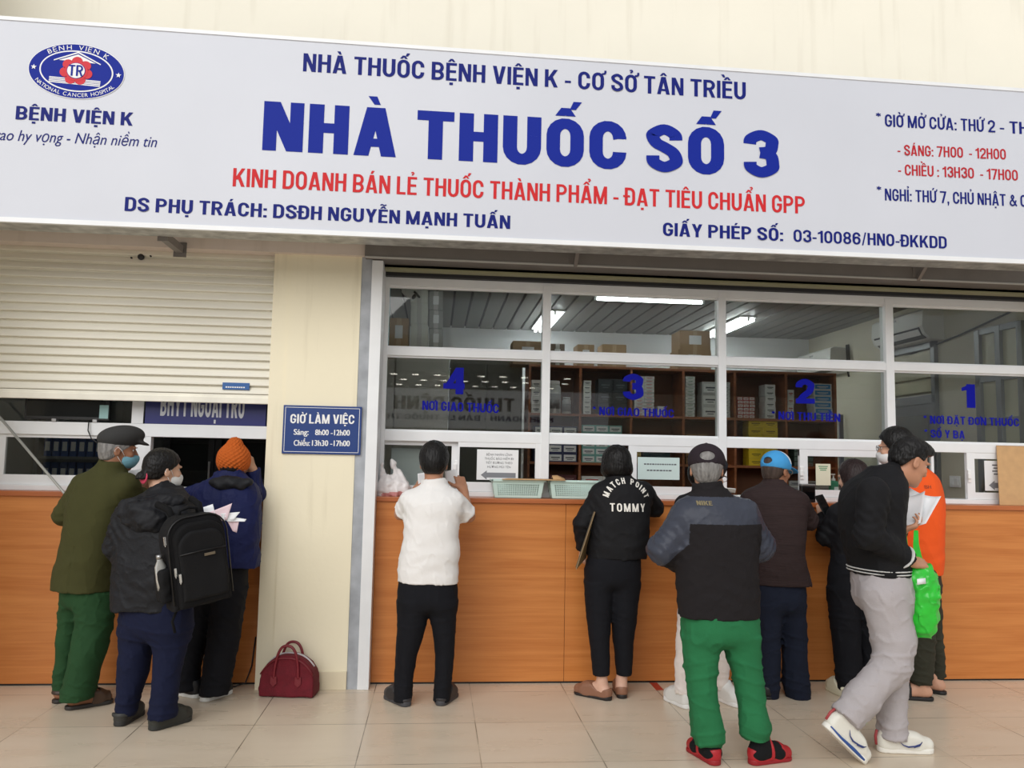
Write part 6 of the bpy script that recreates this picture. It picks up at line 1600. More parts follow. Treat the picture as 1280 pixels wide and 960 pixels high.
# ---- man in the grey and black jacket, nearest
p = person('person in grey and black windbreaker, dark cap and green sweatpants, nearest to the viewer', -1.20,
    head=(883, 587, .06, 16, -8, 0, .232), yaw=0, skin=(196, 146, 118),
    torso=[(770, 847, 949, 0, .14), (750, 846, 949, 0, .145), (715, 845, 948, 0, .15), (685, 844, 947, 0, .15), (660, 842, 946, 0, .145), (645, 840, 944, 0, .135), (634, 844, 938, .0, .12), (625, 852, 926, .01, .105), (618, 862, 916, .02, .09), (611, 869, 907, .03, .075)],
    pelvis=[(806, 852, 949, 0, .14), (785, 852, 949, 0, .14), (758, 853, 946, 0, .13)],
    legs=[[(796, 852.5, 902, 0), (825, 855.5, 897, 0), (852, 858, 895, 0), (881, 861.5, 898, 0), (905, 865, 903, 0), (921, 866.5, 904.5, 0), (930, 870, 900, 0)], [(796, 899, 949, 0), (820, 908, 951, 0), (846, 917, 953.5, -.01), (880, 922.5, 956, -.02), (903, 924, 963, -.03), (914, 925, 964, -.03), (922, 930, 960, -.03)]],
    feet=[((897, 958), (856, 931), 'maryjane', .25, (176, 30, 40), (150, 26, 36)), ((937, 956), (972, 950), 'maryjane', .25, (176, 30, 40), (150, 26, 36))],
    arms=dict(neck=(885, 617, .03), L=dict(j=[(860, 644, .0, .078), (828, 686, .02, .076), (852, 704, .20, .055)], hand=((.3, .9, .05), (.6, -.2, -.6), .6)), R=dict(j=[(928, 642, .0, .078), (949, 682, .05, .074), (925, 684, .28, .055)], hand=((-.3, .9, .1), (-.6, -.2, -.6), .6))),
    top=NO(name='windbreaker', mats=[cloth('black_fleece', (32, 29, 31), .9), cloth('grey_nylon', (60, 64, 76), .45, .15, 60, .08)], amp=.0045), low=NO(mats=[cloth('green_sweat', (40, 112, 70), .9)], amp=.0045, knee=.42), collar=(.072, .058), seed=7)
P6 = p; t = p['top']; fc = face_centres(t.data) + np.array(world_origin(t))
zy = P(900, 656, p['Y0'] - .12)[2]
xl_, xr_ = P(855.5, 656, p['Y0'])[0], P(946, 656, p['Y0'])[0]
xx, zz = fc[:, 0], fc[:, 2]
elz = np.where(xx < (xl_ + xr_) / 2, zz - (p['arms']['L'][1][2] - .045) + 1.1 * (xx - p['arms']['L'][1][0] - .03) * -1, zz - (p['arms']['R'][1][2] - .10) + .9 * (xx - p['arms']['R'][1][0]))
out_ = (xx < xl_ - .004) | (xx > xr_ + .004)
paint(t.data, ((zz > zy) & ~out_) | (out_ & (elz > 0)), 1)
nbz = p['nb'][2] + .0; paint(t.data, (zz > nbz - .012) & (np.abs(xx - p['nb'][0]) < .11), 0)
yj = p['Y0'] - .17
def jp(u, v): q = P(u, v, yj); return q[0], q[2]
a = jp(878, 632.5); c = jp(896, 632.5); l3 = bold_lettering('NIKE', a[0], c[0], a[1], 5.5 / scale_at(yj), yj, mat('print_olive', (128, 116, 84), .6), p['top'], .2); project(l3, p['top'], yj, .004)
F = Field(.004); F.add(ell((0, -.008, .045), (.096, .116, .090))); F.sub(ell((0, -.125, .058), (.040, .07, .024)), .004).add(rbox((0, -.098, .030), (.05, .014, .010), .006), .004)
F.add(ell((0, .135, .035), (.070, .075, .007), [[1, 0, 0], [0, .97, -.22], [0, .22, .97]]), .006).add(ell((0, -.008, .136), (.008, .008, .005)), .004)
F.isect(lambda x, y, z: .014 - z + 0 * x + 0 * y, .004); head_part(p, 'cap', F, cloth('cap_plum', (44, 36, 42), .9)); head_part(p, 'hair', hair_short(.010, -.085, .05, seed=8), GREYHAIR)
for (fr, L) in p['FR']:
    F = Field(.004); F.add(bare(lambda x, y, z, L=L: np.maximum(foot_fn(L)(x, y, z - .011) - .0035, np.maximum(.012 - z, z - .135)), fr.R, fr.c, .3)); mesh_obj('sock', F.mesh('sock'), cloth('sock_black', (24, 24, 26), .95), p['root'])

# ---- person half hidden behind
p = person('person in black top and white trousers half hidden behind the green sweatpants man', -.34,
    head=(886, 595, .04, 66, -14, 0, .232), yaw=10, skin=(200, 156, 130),
    torso=[(715, 853, 918, 0, .12), (690, 852, 919, 0, .125), (660, 850, 920, 0, .12), (640, 846, 922, 0, .115), (630, 846, 922, 0, .11), (622, 852, 918, .0, .10), (616, 862, 910, .01, .085), (609, 870, 902, .02, .065)],
    pelvis=[(750, 850, 918, 0, .12), (730, 850, 918, 0, .125), (705, 853, 917, 0, .12)],
    legs=[[(742, 850, 886, 0), (790, 846, 876, 0), (830, 844.5, 868, 0), (866, 844, 866, 0)], [(742, 883, 918, 0), (790, 887, 915, .0), (830, 888, 912, .02), (860, 889, 909, .03)]],
    feet=[((862, 887), (842, 877), 'sneaker', .24, (232, 232, 228), (240, 240, 238)), ((893, 872), (912, 879), 'sneaker', .24, (232, 232, 228), (240, 240, 238))],
    arms=dict(neck=(886, 612, .02), L=dict(j=[(856, 632, .02, .058), (850, 668, .06, .054), (862, 660, .26, .044)], hand=((.2, .9, .1), (.6, 0, -.6), .6)), R=dict(j=[(912, 632, .02, .058), (922, 664, .08, .054), (915, 640, .26, .044)], hand=((-.1, .8, .5), (-.6, 0, .4), .7))),
    top=NO(name='sweater', mats=[cloth('black_knit', (24, 24, 28), .9)], amp=.004), low=NO(mats=[cloth('white_trousers', (236, 226, 220), .85)], amp=.003), collar=(.062, .04), seed=8)
head_part(p, 'hair', hair_short(.036, -.105, .10, .006, seed=9), DARKHAIR); glasses_part(p); P7 = p

# ---- man in the blue cap
p = person('person in dark brown striped blazer and light blue cap at window two', -.14,
    head=(970, 589, .05, 56, -8, 0, .232), yaw=14, skin=(160, 110, 82),
    torso=[(730, 940, 1013, 0, .14), (712, 942, 1009, 0, .14), (690, 942, 1005, 0, .14), (665, 939, 1006, 0, .135), (645, 932, 1008, 0, .13), (630, 928, 1008, 0, .12), (620, 929, 1006, 0, .11), (613, 934, 998, 0.01, .10), (608, 944, 988, .02, .08), (603, 953, 982, .03, .065)],
    pelvis=[(765, 944, 1006, 0, .13), (745, 944, 1007, 0, .13), (718, 945, 1004, 0, .12)],
    legs=[[(755, 944, 979, 0), (795, 946, 976, 0), (835, 947, 974, 0), (858, 948.5, 974, 0), (872, 951, 972, 0)], [(755, 973, 1007, 0), (795, 977, 1007, 0), (835, 979, 1009, 0), (858, 979.5, 1011.5, 0), (872, 982, 1012, 0)]],
    feet=[((960, 875), (955, 860), 'dress', .24, (26, 24, 24), (18, 18, 18)), ((994, 874), (1006, 860), 'dress', .24, (26, 24, 24), (18, 18, 18))],
    arms=dict(neck=(967, 608, .03), L=dict(j=[(938, 626, .02, .068), (932, 664, .08, .064), (950, 640, .3, .052)], hand=((.3, .9, .1), (0, 0, -1), .6)), R=dict(j=[(998, 628, .0, .068), (1011, 650, .08, .062), (1004, 634, .30, .052)], hand=((-.1, .9, .1), (0, 0, -1), .6))),
    top=NO(name='blazer', mats=[cloth('brown_stripe', (50, 38, 38), .85, .5, 60, .12, stretch=(.2, .2, 3))], amp=.003, vent=[((1002, 690, 0), (1004, 733, 0))]), low=NO(mats=[cloth('navy_denim', (24, 30, 46), .9)], amp=.004, knee=.35), collar=(.064, .045), seed=9)
P8 = p; F = Field(.004); F.add(ell((0, -.006, .044), (.092, .112, .092))); F.sub(ell((0, -.122, .056), (.034, .07, .022)), .004)
F.add(ell((0, .135, .030), (.068, .078, .007), [[1, 0, 0], [0, .96, -.26], [0, .26, .96]]), .006)
F.isect(lambda x, y, z: .012 - z + 0 * x + 0 * y, .004); F.displace(lambda x, y, z: -.0012 * (np.abs(np.sin(np.arctan2(x, y) * 3)) < .06))
me = p['H'].place(F.mesh('cap')); cp = mesh_obj('cap', me, [cloth('cap_blue', (70, 156, 216), .8), cloth('cap_white', (232, 236, 240), .8)], p['root'])
fc = (face_centres(cp.data) + np.array(world_origin(cp)) - p['H'].c) @ p['H'].R.T / p['H'].k; paint(cp.data, (fc[:, 1] > .030 - .60 * (fc[:, 2] - .05)) & (fc[:, 2] > .052), 1)
head_part(p, 'hair', hair_short(.003, -.07, .05, seed=10, amp=.001), hair_mat((70, 58, 52)))
gl = glasses_part(p, (150, 140, 120))

# ---- woman with long hair and phone
p = person('person with long dark hair in black clothes and cream clogs holding a phone', -.10,
    head=(1066, 598, -.01, -18, -8, 0, .222), yaw=-12, skin=(216, 174, 150),
    torso=[(700, 1040, 1094, 0, .11), (685, 1039, 1095, 0, .115), (665, 1037, 1097, 0, .12), (648, 1036, 1098, 0, .115), (638, 1038, 1096, 0, .105), (631, 1044, 1090, .01, .09), (625, 1051, 1083, .02, .07), (619, 1056, 1078, .03, .06)],
    pelvis=[(745, 1034, 1098, 0, .12), (720, 1034, 1097, 0, .12), (692, 1039, 1093, 0, .11)],
    legs=[[(735, 1034, 1070, 0), (780, 1038.5, 1074, 0), (820, 1043, 1076, 0), (862, 1047, 1076, 0)], [(735, 1064, 1098, 0), (780, 1068, 1102, .02), (820, 1072, 1104, .03), (860, 1074, 1104, .03)]],
    feet=[((1062, 874), (1031, 857), 'clog', .245, (232, 228, 204), (226, 222, 196)), ((1092, 870), (1070, 856), 'clog', .245, (232, 228, 204), (226, 222, 196))],
    arms=dict(neck=(1067, 626, .02), L=dict(j=[(1046, 642, .02, .058), (1031, 671, .08, .052), (1029, 645, .22, .040)], hand=((0, .35, .9), (.55, .75, 0), .75, dict(k=.9))), R=dict(j=[(1086, 642, .02, .058), (1092, 672, .08, .052), (1080, 668, .26, .042)], hand=((-.3, .9, .1), (0, 0, -1), .5))),
    top=NO(name='blouse', mats=[cloth('black_blouse', (20, 20, 24), .75)], amp=.004), low=NO(mats=[cloth('black_trousers', (17, 18, 24), .85)], amp=.004), collar=None, seed=10)
P9 = p; F = Field(.0045); F.add(ell((0, -.012, .036), (.090, .108, .100))).add(ell((0, -.045, -.08), (.098, .085, .13)), .05).add(ell((-.012, -.105, -.17), (.092, .060, .155)), .05).displace(waves(14, .0035, .0018, 8, (1, 1, .1)))
F.isect(lambda x, y, z: np.minimum(y - .035, np.interp(y, [.03, .10], [.035, .075]) - z) + 0 * x, .008); head_part(p, 'hair', F, hair_mat((40, 28, 28)))
F = Field(.005); F.add(zloft([(p['T'][0][0] - .055, p['T'][0][1], p['T'][0][2], p['T'][0][3] + .004, .115), (p['T'][0][0] + .02, p['T'][0][1], p['T'][0][2], p['T'][0][3] + .003, .113)], p['ya'])).displace(waves(15, .02, .003)); mesh_obj('shirt_tail', F.mesh('shirt_tail'), cloth('white_cotton', (228, 226, 222)), p['root'], )

# ---- man walking past with the green bag
p = person('person in black jacket and light grey trousers walking past with a green bag', -1.16,
    head=(1136, 578, .0, 84, -22, 0, .236), yaw=84, skin=(190, 138, 110),
    torso=[(717, 1066.5, 1131, 0, .175), (700, 1064, 1130, 0, .18), (680, 1059, 1126, 0, .185), (660, 1056, 1123, 0, .19), (640, 1055, 1122.5, 0, .20), (624, 1057, 1124, 0, .205), (612, 1061, 1126, 0, .20), (601, 1069, 1127, 0, .17), (592, 1079, 1124, 0, .12), (583, 1088, 1118, 0, .08)],
    pelvis=[(765, 1072, 1141, 0, .16), (742, 1070, 1138, 0, .17), (712, 1069, 1131, 0, .165)],
    legs=[[(750, 1075, 1140, .07, .095), (795, 1092, 1141, .07, .09), (835, 1098, 1136, .07, .085), (880, 1098.5, 1132.5, .06, .08), (921, 1098.5, 1131.5, .05, .08)],
          ['chain', (1105, 742, -.08, .118), (1117, 800, -.09, .098), (1114, 832, -.10, .088), (1077, 874, -.11, .082), (1056, 899, -.12, .080)]],
    feet=[((1097, 939), (1157, 940), 'sneaker', .285, (228, 226, 216), (236, 234, 226)), (tuple(P(1028, 907, -1.28)), tuple(P(1081, 957.5, -1.27)), 'sneaker', .285, (228, 226, 216), (236, 234, 226))],
    arms=dict(neck=(1108, 592, .0), L=dict(j=[(1100, 616, .17, .07), (1112, 660, .16, .062), (1125, 664, -.02, .05)], sleeve=1.9, hand=((.8, -.35, .35), (-.2, .3, .9), .8)), R=dict(j=[(1092, 616, -.19, .075), (1086, 668, -.20, .068), (1139, 702, -.14, .05)], sleeve=1.92, hand=((.95, .25, -.12), (-.1, .6, -.75), .45))),
    top=NO(name='bomber_jacket', mats=[cloth('black_cotton', (22, 22, 25), .8), cloth('white_stripe', (206, 206, 204), .8)], amp=.0045), low=NO(mats=[cloth('light_grey', (176, 170, 172), .85, .2, 150, .03)], amp=.004, knee=.5), collar=(.066, .05), seed=11)
F = Field(.004); F.add(ell((0, -.012, .036), (.079, .101, .092))).add(ell((0, .012, .085), (.070, .090, .050)), .03).add(ell((0, -.05, -.005), (.064, .053, .06)), .03).add(ell((.008, .070, .088), (.050, .028, .022), [[1, 0, 0], [0, .86, .5], [0, -.5, .86]]), .02)
F.displace(waves(11, .0034, .0018, 8, (1, 1, .3))).displace(waves(13, .010, .0016, 6, (1, .5, 1)))
F.isect(lambda x, y, z: np.interp(y, [-.12, -.065, -.035, -.01, .018, .032, .05, .075, .10, .13], [-.060, -.050, .005, .026, .022, .018, .056, .064, .072, .085]) - z + 0 * x, .006); head_part(p, 'hair', F, DARKHAIR); P10 = p
t = p['top']; z0 = min(q[0] for q in p['T']); M_ST = cloth('white_stripe', (206, 206, 204), .8)
for k, zz in enumerate((.010, .026)):
    F = Field(.004); f_, lo_, hi_ = zloft(p['T'], p['ya'], 2.3, -.0045, cap=False); lo_ = np.array([lo_[0], lo_[1], z0 + zz]); hi_ = np.array([hi_[0], hi_[1], z0 + zz + .009])
    F.add((lambda x, y, z, f_=f_, a_=z0 + zz: np.maximum(np.maximum(f_(x, y, z), -f_(x, y, z) - .012), np.maximum(a_ - z, z - a_ - .008)), lo_, hi_)); mesh_obj('hem_stripe', F.mesh('hem_stripe'), M_ST, t)
wr, el = p['arms']['R'][2], p['arms']['R'][1]; ax = unit(wr - el); c0 = el + (wr - el) * .84
F = Field(.0035); F.add(plane_cut(plane_cut(rcone(c0 - ax * .05, c0 + ax * .06, .064, .058), c0 + ax * .005, ax), c0 - ax * .005, -ax)); mesh_obj('cuff_stripe', F.mesh('cuff_stripe'), M_ST, t)

def sneaker_trim(p, i, side, sw):
    fr, L = p['FR'][i]; ff = foot_fn(L); so = [o for o in p['root'].children if o.name.split('.')[0] == 'shoe'][i]
    def on(y, z, s=side, o=.0125):
        # a point on the shoe's side at height z
        x = 0.0
        for _ in range(60):
            if float(ff(np.array(s * x), np.array(y * L), np.array(z - .0165))) > o: break
            x += .0012
        return fr(s * x, y * L, z)
    b = MB(); b.tube([on(y, z) for y, z in ((.30, .070), (.38, .050), (.47, .042), (.58, .047), (.68, .058), (.72, .068))], [.0012, .003, .0045, .0042, .0032, .0012], 6); b.tube([on(y, z) for y, z in ((.72, .066), (.66, .050), (.56, .041))], [.0012, .0028, .003], 6); b.build('side_mark', mat('mark_navy', (44, 60, 120), .5), so)
    b = MB(); b.tube([fr(0, -.006, .035), fr(0, -.010, .075), fr(0, -.002, .108)], .007, 8); b.build('heel_tab', mat('tab_red', (170, 66, 70), .6), so)
    b = MB()
    for k in range(4):
        y = (.42 + .07 * k) * L; zt = .11 - .013 * k; b.tube([fr(-.022, y, zt - .012), fr(0, y + .006, zt), fr(.022, y, zt - .012)], .0032, 6)
    b.tube([fr(0, .40 * L, .115), fr(.02, .44 * L, .128), fr(.028, .50 * L, .112), fr(.01, .46 * L, .108)], .0028, 6); b.tube([fr(0, .40 * L, .115), fr(-.022, .45 * L, .126), fr(-.028, .50 * L, .110)], .0028, 6)
    b.build('laces', mat('lace_white', (240, 240, 236), .8), so)
    if sw:
        b = MB(); b.tube([fr(side * .036, .05 * L, .022), fr(side * .039, .3 * L, .016), fr(side * .045, .6 * L, .016), fr(side * .042, .85 * L, .014), fr(side * .02, .985 * L, .013)], [.003, .006, .0085, .008, .003], 8); b.build('sole_stripe', mat('stripe_blue', (44, 80, 150), .5), so)
sneaker_trim(P10, 0, 1, False); sneaker_trim(P10, 1, 1, True)
# ---- man in the orange shirt
p = person('person in bright orange shirt and olive trousers standing behind the walking man', -.20,
    head=(1119, 561, .03, -48, -4, 0, .232), yaw=-48, skin=(206, 158, 132),
    torso=[(716, 1116, 1172, 0, .16), (700, 1114, 1174, 0, .165), (670, 1112, 1177, 0, .17), (645, 1112, 1178, 0, .17), (625, 1112, 1177, 0, .17), (610, 1112, 1175, 0, .165), (598, 1113, 1171, 0, .15), (590, 1114, 1165, 0, .125), (583, 1114, 1155, .0, .10), (577, 1113, 1143, .01, .075)],
    pelvis=[(750, 1118, 1174, 0, .14), (730, 1117, 1174, 0, .145), (705, 1117, 1172, 0, .14)],
    legs=[[(742, 1122, 1166, -.04), (795, 1134, 1168, -.05), (830, 1136, 1166, -.05), (848, 1137, 1165, -.05), (854, 1141, 1163, -.05)], [(742, 1144, 1175, .06), (795, 1156, 1177.5, .07), (830, 1163, 1180, .07), (843, 1164, 1181, .07), (849, 1166, 1179, .07)]],
    feet=[((1167, 876), (1118, 872), 'slide', .26, (26, 26, 28), (28, 28, 30)), ((1183, 869), (1150, 862), 'slide', .26, (26, 26, 28), (28, 28, 30))],
    arms=dict(neck=(1124, 584, .02), L=dict(j=[(1120, 610, -.14, .068), (1120, 650, -.10, .06), (1112, 640, .08, .034)], sleeve=1.25, hand=((-.7, .6, .2), (0, 0, -1), .5)), R=dict(j=[(1162, 608, .10, .068), (1166, 650, .12, .06), (1138, 640, .28, .034)], sleeve=1.25, hand=((-.7, .6, .2), (0, 0, -1), .5))),
    top=NO(name='tee_shirt', mats=[cloth('orange', (240, 92, 34), .8, .15, 160, .03)], amp=.0035), low=NO(mats=[cloth('olive_trousers', (54, 54, 44), .85)], amp=.004, knee=.35), collar=(.062, .03), seed=12)
head_part(p, 'hair', hair_short(.016, -.075, .08, .010, seed=12, amp=.003), DARKHAIR); glasses_part(p); P11 = p
yj = P(1166, 610, -.42)[1]; a = P(1163, 611, yj); c = P(1171, 611.5, yj); l4 = bold_lettering('SH', a[0], c[0], a[2], 4.2 / scale_at(yj), yj, mat('print_dark_orange', (150, 60, 30), .7), p['top'], .14); project(l4, p['top'], yj, .003)
mask_part(p, (226, 226, 226), 'white mask')
# ------------------------------------------------------------------ things people hold or carry
def paper_sheet(name, pts, label, m=M_PAPER, cat='paper', bend=0.0, thick=.0012, n=6, group=None):
    """a sheet through four corners (tl, tr, bl, br), bowed by bend"""
    tl, tr, bl, br = [np.array(p, float) for p in pts]; nn = unit(np.cross(tr - tl, bl - tl)); g_ = []
    for i in range(n + 1):
        s = i / n; g_.append([(tl * (1 - s) + tr * s) * (1 - t) + (bl * (1 - s) + br * s) * t + nn * bend * (4 * s * (1 - s) + .5 * math.sin(3 * t + 2 * s)) for t in np.linspace(0, 1, n + 1)])
    b = MB(); b.sheet(g_, thick); return b.build(name, m, None, label, cat, group)
# papers of the flat cap man
paper_sheet('paper', (P(160, 588, .06), P(182, 585, .12), P(163, 618, .04), P(184, 620, .10)), 'curled white paper held up by the flat cap man over the counter', bend=.012)
# paper raised by the man in white
paper_sheet('paper', (P(556, 589, -.02), P(570.5, 586.5, -.02), P(558, 612.5, -.03), P(574, 610, -.03)), 'white printed slip held up right of the polo shirt man\'s head', bend=.004)
paper_sheet('paper', (P(522, 592, .03), P(534, 590, .05), P(523, 606, .02), P(535, 606, .04)), 'white slip in the left hand of the polo shirt man', bend=.004)
# folded papers on the backpack
p0 = np.array(P(268, 648, -.58)); ps = [((254, 634), (266, 630), (258, 656), (272, 654)), ((262, 640), (290, 629), (272, 652), (284, 650)), ((276, 642), (300, 640), (278, 651), (292, 650)), ((280, 645), (308, 649), (284, 652), (306, 652)), ((281, 646), (299, 650), (291, 664), (296, 666))]
for k, (a_, b_, c_, d_) in enumerate(ps):
    y = -.70 + k * .003; paper_sheet('paper', (P(*a_, y), P(*b_, y + .01), P(*c_, y), P(*d_, y + .01)), ['leftmost folded white paper sticking out beside the backpack top', 'large pink edged paper sticking out of the backpack top', 'crumpled white paper in the middle of those beside the backpack', 'thin white paper strip pointing right beside the backpack', 'white paper corner hanging lowest beside the backpack'][k], mat('pink_paper', (232, 206, 212), .7) if k in (1, 4) else M_PAPER, bend=.008, group='papers beside the backpack')

# backpack
c = np.array(P(246, 699, -.79)); yw = math.radians(-20)
# local frame: r to the right in the picture, f out of the back (towards the viewer)
fo = np.array([math.sin(math.radians(36)), -math.cos(math.radians(36)), 0]); rt = np.array([math.cos(math.radians(36)), math.sin(math.radians(36)), 0]); up = np.array([0, 0, 1.0])
rl = math.radians(9); r2 = rt * math.cos(rl) + up * math.sin(rl); u2 = -rt * math.sin(rl) + up * math.cos(rl)
BR = np.array([r2, fo, u2]); bo = c
M_BP = cloth('backpack', (20, 20, 22), .8, .3, 200); M_BP2 = cloth('backpack_panel', (14, 14, 16), .85, .3, 200)
bp = empty('backpack', tuple(bo - u2 * .25), 'black backpack with silver zip pulls on the back of the hooded jacket', 'backpack')
def bl(x, y, z): return bo + r2 * x + fo * y + u2 * z
def bmesh_local(F, name, m, parent): return mesh_obj(name, to_world(F.mesh(name), BR, bo), m, parent)
def arch(w, zt, zb, d0, d1, rt_=.10):
    def f(x, y, z):
        q = np.maximum(np.abs(x) - w + .0, np.maximum(zb - z, -9)); zc = zt - rt_
        top = np.where(z > zc, np.sqrt((np.maximum(np.abs(x) - (w - rt_), 0)) ** 2 + (z - zc) ** 2) - rt_, np.abs(x) - w)
        return smax(np.maximum(np.maximum(top, zb - z), -9) + 0 * y, np.maximum(y - d1, d0 - y) + 0 * x + 0 * z, .02)
    return f, np.array([-w, d0, zb]), np.array([w, d1, zt])
F = Field(.006); F.add(arch(.150, .24, -.235, -.10, .05)); F.displace(waves(61, .04, .003)); bmesh_local(F, 'main_body', M_BP, bp)
F = Field(.005); F.add(arch(.130, .205, -.225, .03, .09, .09)); F.displace(waves(62, .04, .002)); fp = bmesh_local(F, 'front_pocket', M_BP2, bp)
F = Field(.005); F.add(arch(.118, .165, -.19, .07, .104, .08)); F.displace(waves(63, .04, .002)); fq = bmesh_local(F, 'small_pocket', M_BP, bp)
b = MB(); b.tube([bl(-.118, .106, .055), bl(0, .112, .06), bl(.118, .106, .055)], .003, 6); b.build('zip', M_BLACK, fq)
b = MB(); b.tube([bl(x, .052, z) for x, z in [(-.153, -.2), (-.153, .1)] + [(-.153 + .1 - .1 * math.cos(a), .135 + .1 * math.sin(a)) for a in np.linspace(0, 1.57, 7)] + [(.053 + .1 * math.sin(a), .135 + .1 * math.cos(a)) for a in np.linspace(0, 1.57, 7)] + [(.153, -.2)]], .0045, 6); b.build('piping', M_BLACK, bp)
for x, y, z, par in ((-.157, .02, .13, bp), (-.138, .075, -.03, fp), (-.126, .100, -.06, fq)):
    b = MB(); M4 = Matrix([[r2[0], fo[0], u2[0], 0], [r2[1], fo[1], u2[1], 0], [r2[2], fo[2], u2[2], 0], [0, 0, 0, 1]]); q = bl(x, y, z)
    b.box((-.006, -.005, -.022), (.006, .005, .022), .002, Matrix.Translation(Vector([float(t) for t in q])) @ M4); b.tube([q - u2 * .03, q - u2 * .022], .003, 6); b.build('zip_pull', mat('zip_silver', (210, 210, 208), .25, metal=.8), par)
b = MB(); b.box((-.028, -.002, -.007), (.028, .003, .007), .001, Matrix.Translation(Vector([float(t) for t in bl(.03, .111, .035)])) @ M4); b.build('badge', mat('badge_bronze', (120, 108, 90), .4, metal=.5), fq)
F = Field(.005); F.add(rbox((-.172, -.03, -.10), (.03, .055, .09), .02)); F.displace(waves(66, .02, .003)); bmesh_local(F, 'side_pocket', M_BP, bp)
b = MB(); b.tube([bl(-.05, -.06, .225), bl(-.045, -.05, .262), bl(0, -.045, .275), bl(.045, -.05, .262), bl(.05, -.06, .225)], .010, 8); b.build('grab_handle', M_BP, bp)
for s in (-1, 1):
    b = MB(); b.tube([bl(s * .07, -.08, .21), bl(s * .08, -.11, .27), bl(s * .09 - .02, -.19, .30)], .018, 8); b.build('shoulder_strap', M_BP2, bp)
b = MB(); b.tube([bl(-.10, -.06, -.235), bl(-.14, -.05, -.30), bl(-.135, -.04, -.36)], .008, 6); b.build('hanging_strap', M_BP2, bp)
wb_ = empty('water_bottle', tuple(bl(-.178, -.025, -.02)), 'small clear bottle in the side pocket of the backpack', 'bottle')
b = MB(); b.lathe([(.026, -.10), (.028, -.05), (.028, .02), (.014, .05), (.014, .06)], (0, 0, 0), 16); me_ = b.mesh('bottle'); mesh_obj('bottle', to_world(me_, BR, bl(-.178, -.025, -.02)), mat('clear_plastic', (176, 176, 172), .15, trans=.3), wb_)
b = MB(); b.lathe([(.016, .06), (.016, .08), (.002, .081)], (0, 0, 0), 16); me_ = b.mesh('lid'); mesh_obj('lid', to_world(me_, BR, bl(-.178, -.025, -.02)), M_STEEL, wb_)

# brown folder under the arm of the woman in the bomber jacket
q = [P(744, 640, -.20), P(746, 645, -.02), P(720.5, 712, -.22), P(733, 697, -.02)]
fd = empty('folder', tuple(q[2]), 'thin brown folder hanging under the left arm of the bomber jacket woman', 'folder')
tl, tr, bl_, br_ = [np.array(t) for t in q]; nn = unit(np.cross(tr - tl, bl_ - tl))
b = MB(); b.prism([tl, tr, br_, bl_], tuple(nn * .004)); b.build('cover', mat('folder_brown', (148, 122, 84), .6), fd)
b = MB(); b.prism([tl + nn * .006, tr + nn * .006, br_ * .97 + tl * .03 + nn * .006, bl_ * .97 + tl * .03 + nn * .006], tuple(nn * .004)); b.build('back_cover', mat('folder_dark', (96, 80, 56), .6), fd)
# paper in the hand of the man in front
paper_sheet('paper', (P(838, 700, -1.02), P(850, 708, -1.02), P(836, 705, -1.10), P(849, 714, -1.10)), 'cream paper edge showing under the left sleeve of the windbreaker man', mat('cream_paper', (226, 206, 168), .7), bend=.003)
paper_sheet('paper', (P(903, 610, -.45), P(920, 611, -.46), P(904, 616, -.40), P(919, 616, -.41)), 'white paper edge beside the glasses of the half hidden person', bend=.002)
# phone
hp_ = P9['arms']['L'][2]
q = [P(1021, 624, .03), P(1030, 622, .05), P(1029, 641, -.01), P(1037.5, 638, .01)]; tl, tr, bl_, br_ = [np.array(t) for t in q]
ph = empty('phone', tuple((bl_ + br_) / 2), 'black phone held up by the woman with long hair', 'phone'); e1 = unit(tr - tl); e2 = unit(bl_ - tl); e2 = unit(e2 - e1 * (e1 @ e2)); e3 = np.cross(e1, e2); cc = (tl + tr + bl_ + br_) / 4
MX = Matrix([[e1[0], e2[0], e3[0], cc[0]], [e1[1], e2[1], e3[1], cc[1]], [e1[2], e2[2], e3[2], cc[2]], [0, 0, 0, 1]])
b = MB(); b.box((-.036, -.073, -.004), (.036, .073, .004), .003, MX); b.build('case', M_BLACK, ph)
b = MB(); b.box((-.033, -.069, -.0052), (.033, .069, -.0042), .0, MX); b.build('screen', mat('screen_dark', (14, 18, 20), 0.12), ph)
b = MB(); b.box((-.028, -.062, .0042), (-.010, -.040, .0056), .001, MX); b.build('lens_bump', M_DARK, ph)
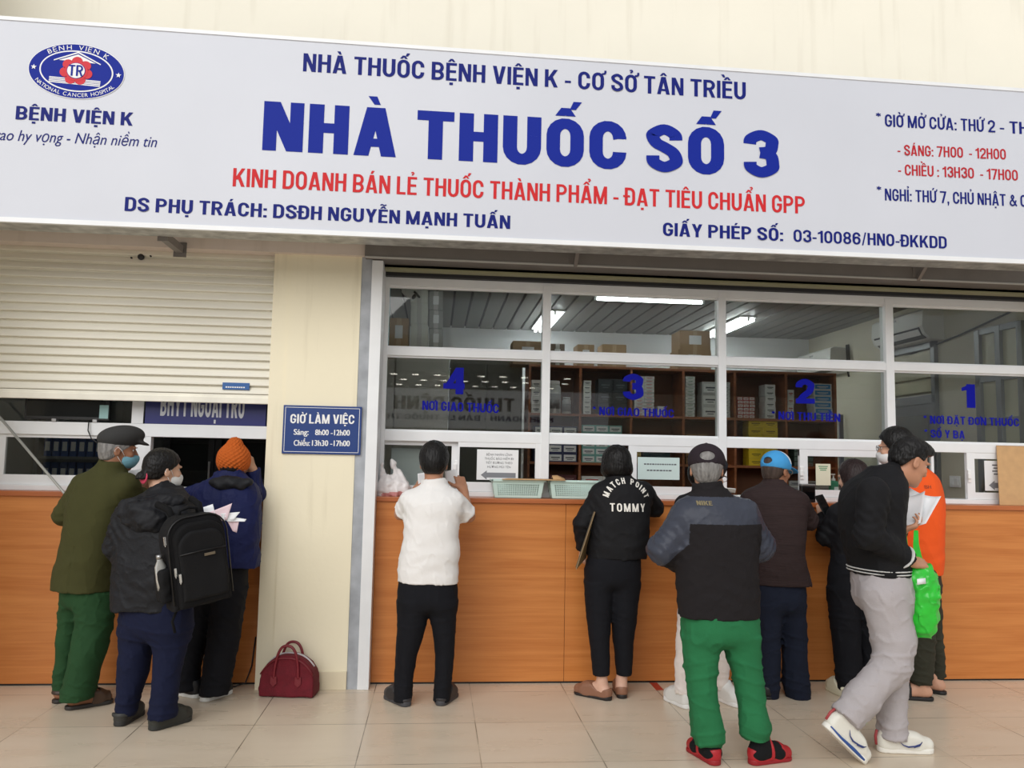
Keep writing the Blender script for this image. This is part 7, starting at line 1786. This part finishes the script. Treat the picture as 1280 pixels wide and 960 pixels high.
# the walking man's papers
hl = P10['arms']['L'][2]; yv = hl[1]
paper_sheet('paper', (P(1137, 609, yv + .10), P(1177, 619, yv + .02), P(1124, 657, yv + .02), P(1157, 656, yv - .05)), 'large white paper sheet in the left hand of the walking man', bend=.030, n=10)
paper_sheet('paper', (P(1129, 621, yv + .06), P(1157, 613, yv + .06), P(1124, 656, yv - .01), P(1150, 655, yv - .06)), 'folded white sheet in front of the larger one held by the walking man', mat('paper_shade', (226, 226, 228), .7), bend=.018, n=10)
# green bag
M_GB = mat('green_film', (52, 214, 62), .3, var=.12, vscale=14, trans=.25)
yb_ = P10['arms']['R'][2][1] + .03; sc_b = scale_at(yb_)
def gst(v, uL, uR, d): p_ = P((uL + uR) / 2, v, yb_); return (p_[2], p_[0], p_[1], (uR - uL) / 2 / sc_b, d)
gb = empty('carrier_bag', tuple(P(1156, 796, yb_)), 'bright green plastic bag hanging from the hands of the walking man', 'bag')
F = Field(.0055); F.add(zloft([gst(796, 1148, 1162, .03), gst(788, 1140, 1168, .06), gst(770, 1138, 1171, .075), gst(745, 1135.5, 1171, .08), gst(725, 1134, 1171, .07), gst(714, 1136, 1168, .05), gst(706, 1141, 1163, .03)], 0, 2.2))
F.displace(creases(71, .022, .010, (1, 1, .7), 2)).displace(waves(72, .02, .005)); mesh_obj('sack', F.mesh('sack'), M_GB, gb)
b = MB()
for pts in ([(1137, 722), (1132, 700), (1131, 680), (1130, 663)], [(1152, 712), (1147, 695), (1145, 680), (1145, 663)]):
    g_ = []
    for i, (u, v) in enumerate(pts):
        wd = (.030, .022, .016, .012)[i]; p_ = P(u, v, yb_ + (.0, .01, .02, .03)[i] * 0); g_.append([p_ - np.array([wd, 0, 0]), p_ + np.array([0, .012, 0]), p_ + np.array([wd, 0, 0])])
    b.sheet(g_, .002)
b.build('handle', M_GB, gb)
a, c = P(1147, 731, yb_ - .09), P(1158, 724, yb_ - .09)
b = MB(); b.sheet([[(a[0], yb_ - .088, a[2]), (a[0], yb_ - .086, c[2])], [(c[0], yb_ - .086, a[2] + .005), (c[0], yb_ - .084, c[2] + .005)]], .001); b.build('slip', M_PAPER, gb, label='white printed slip')
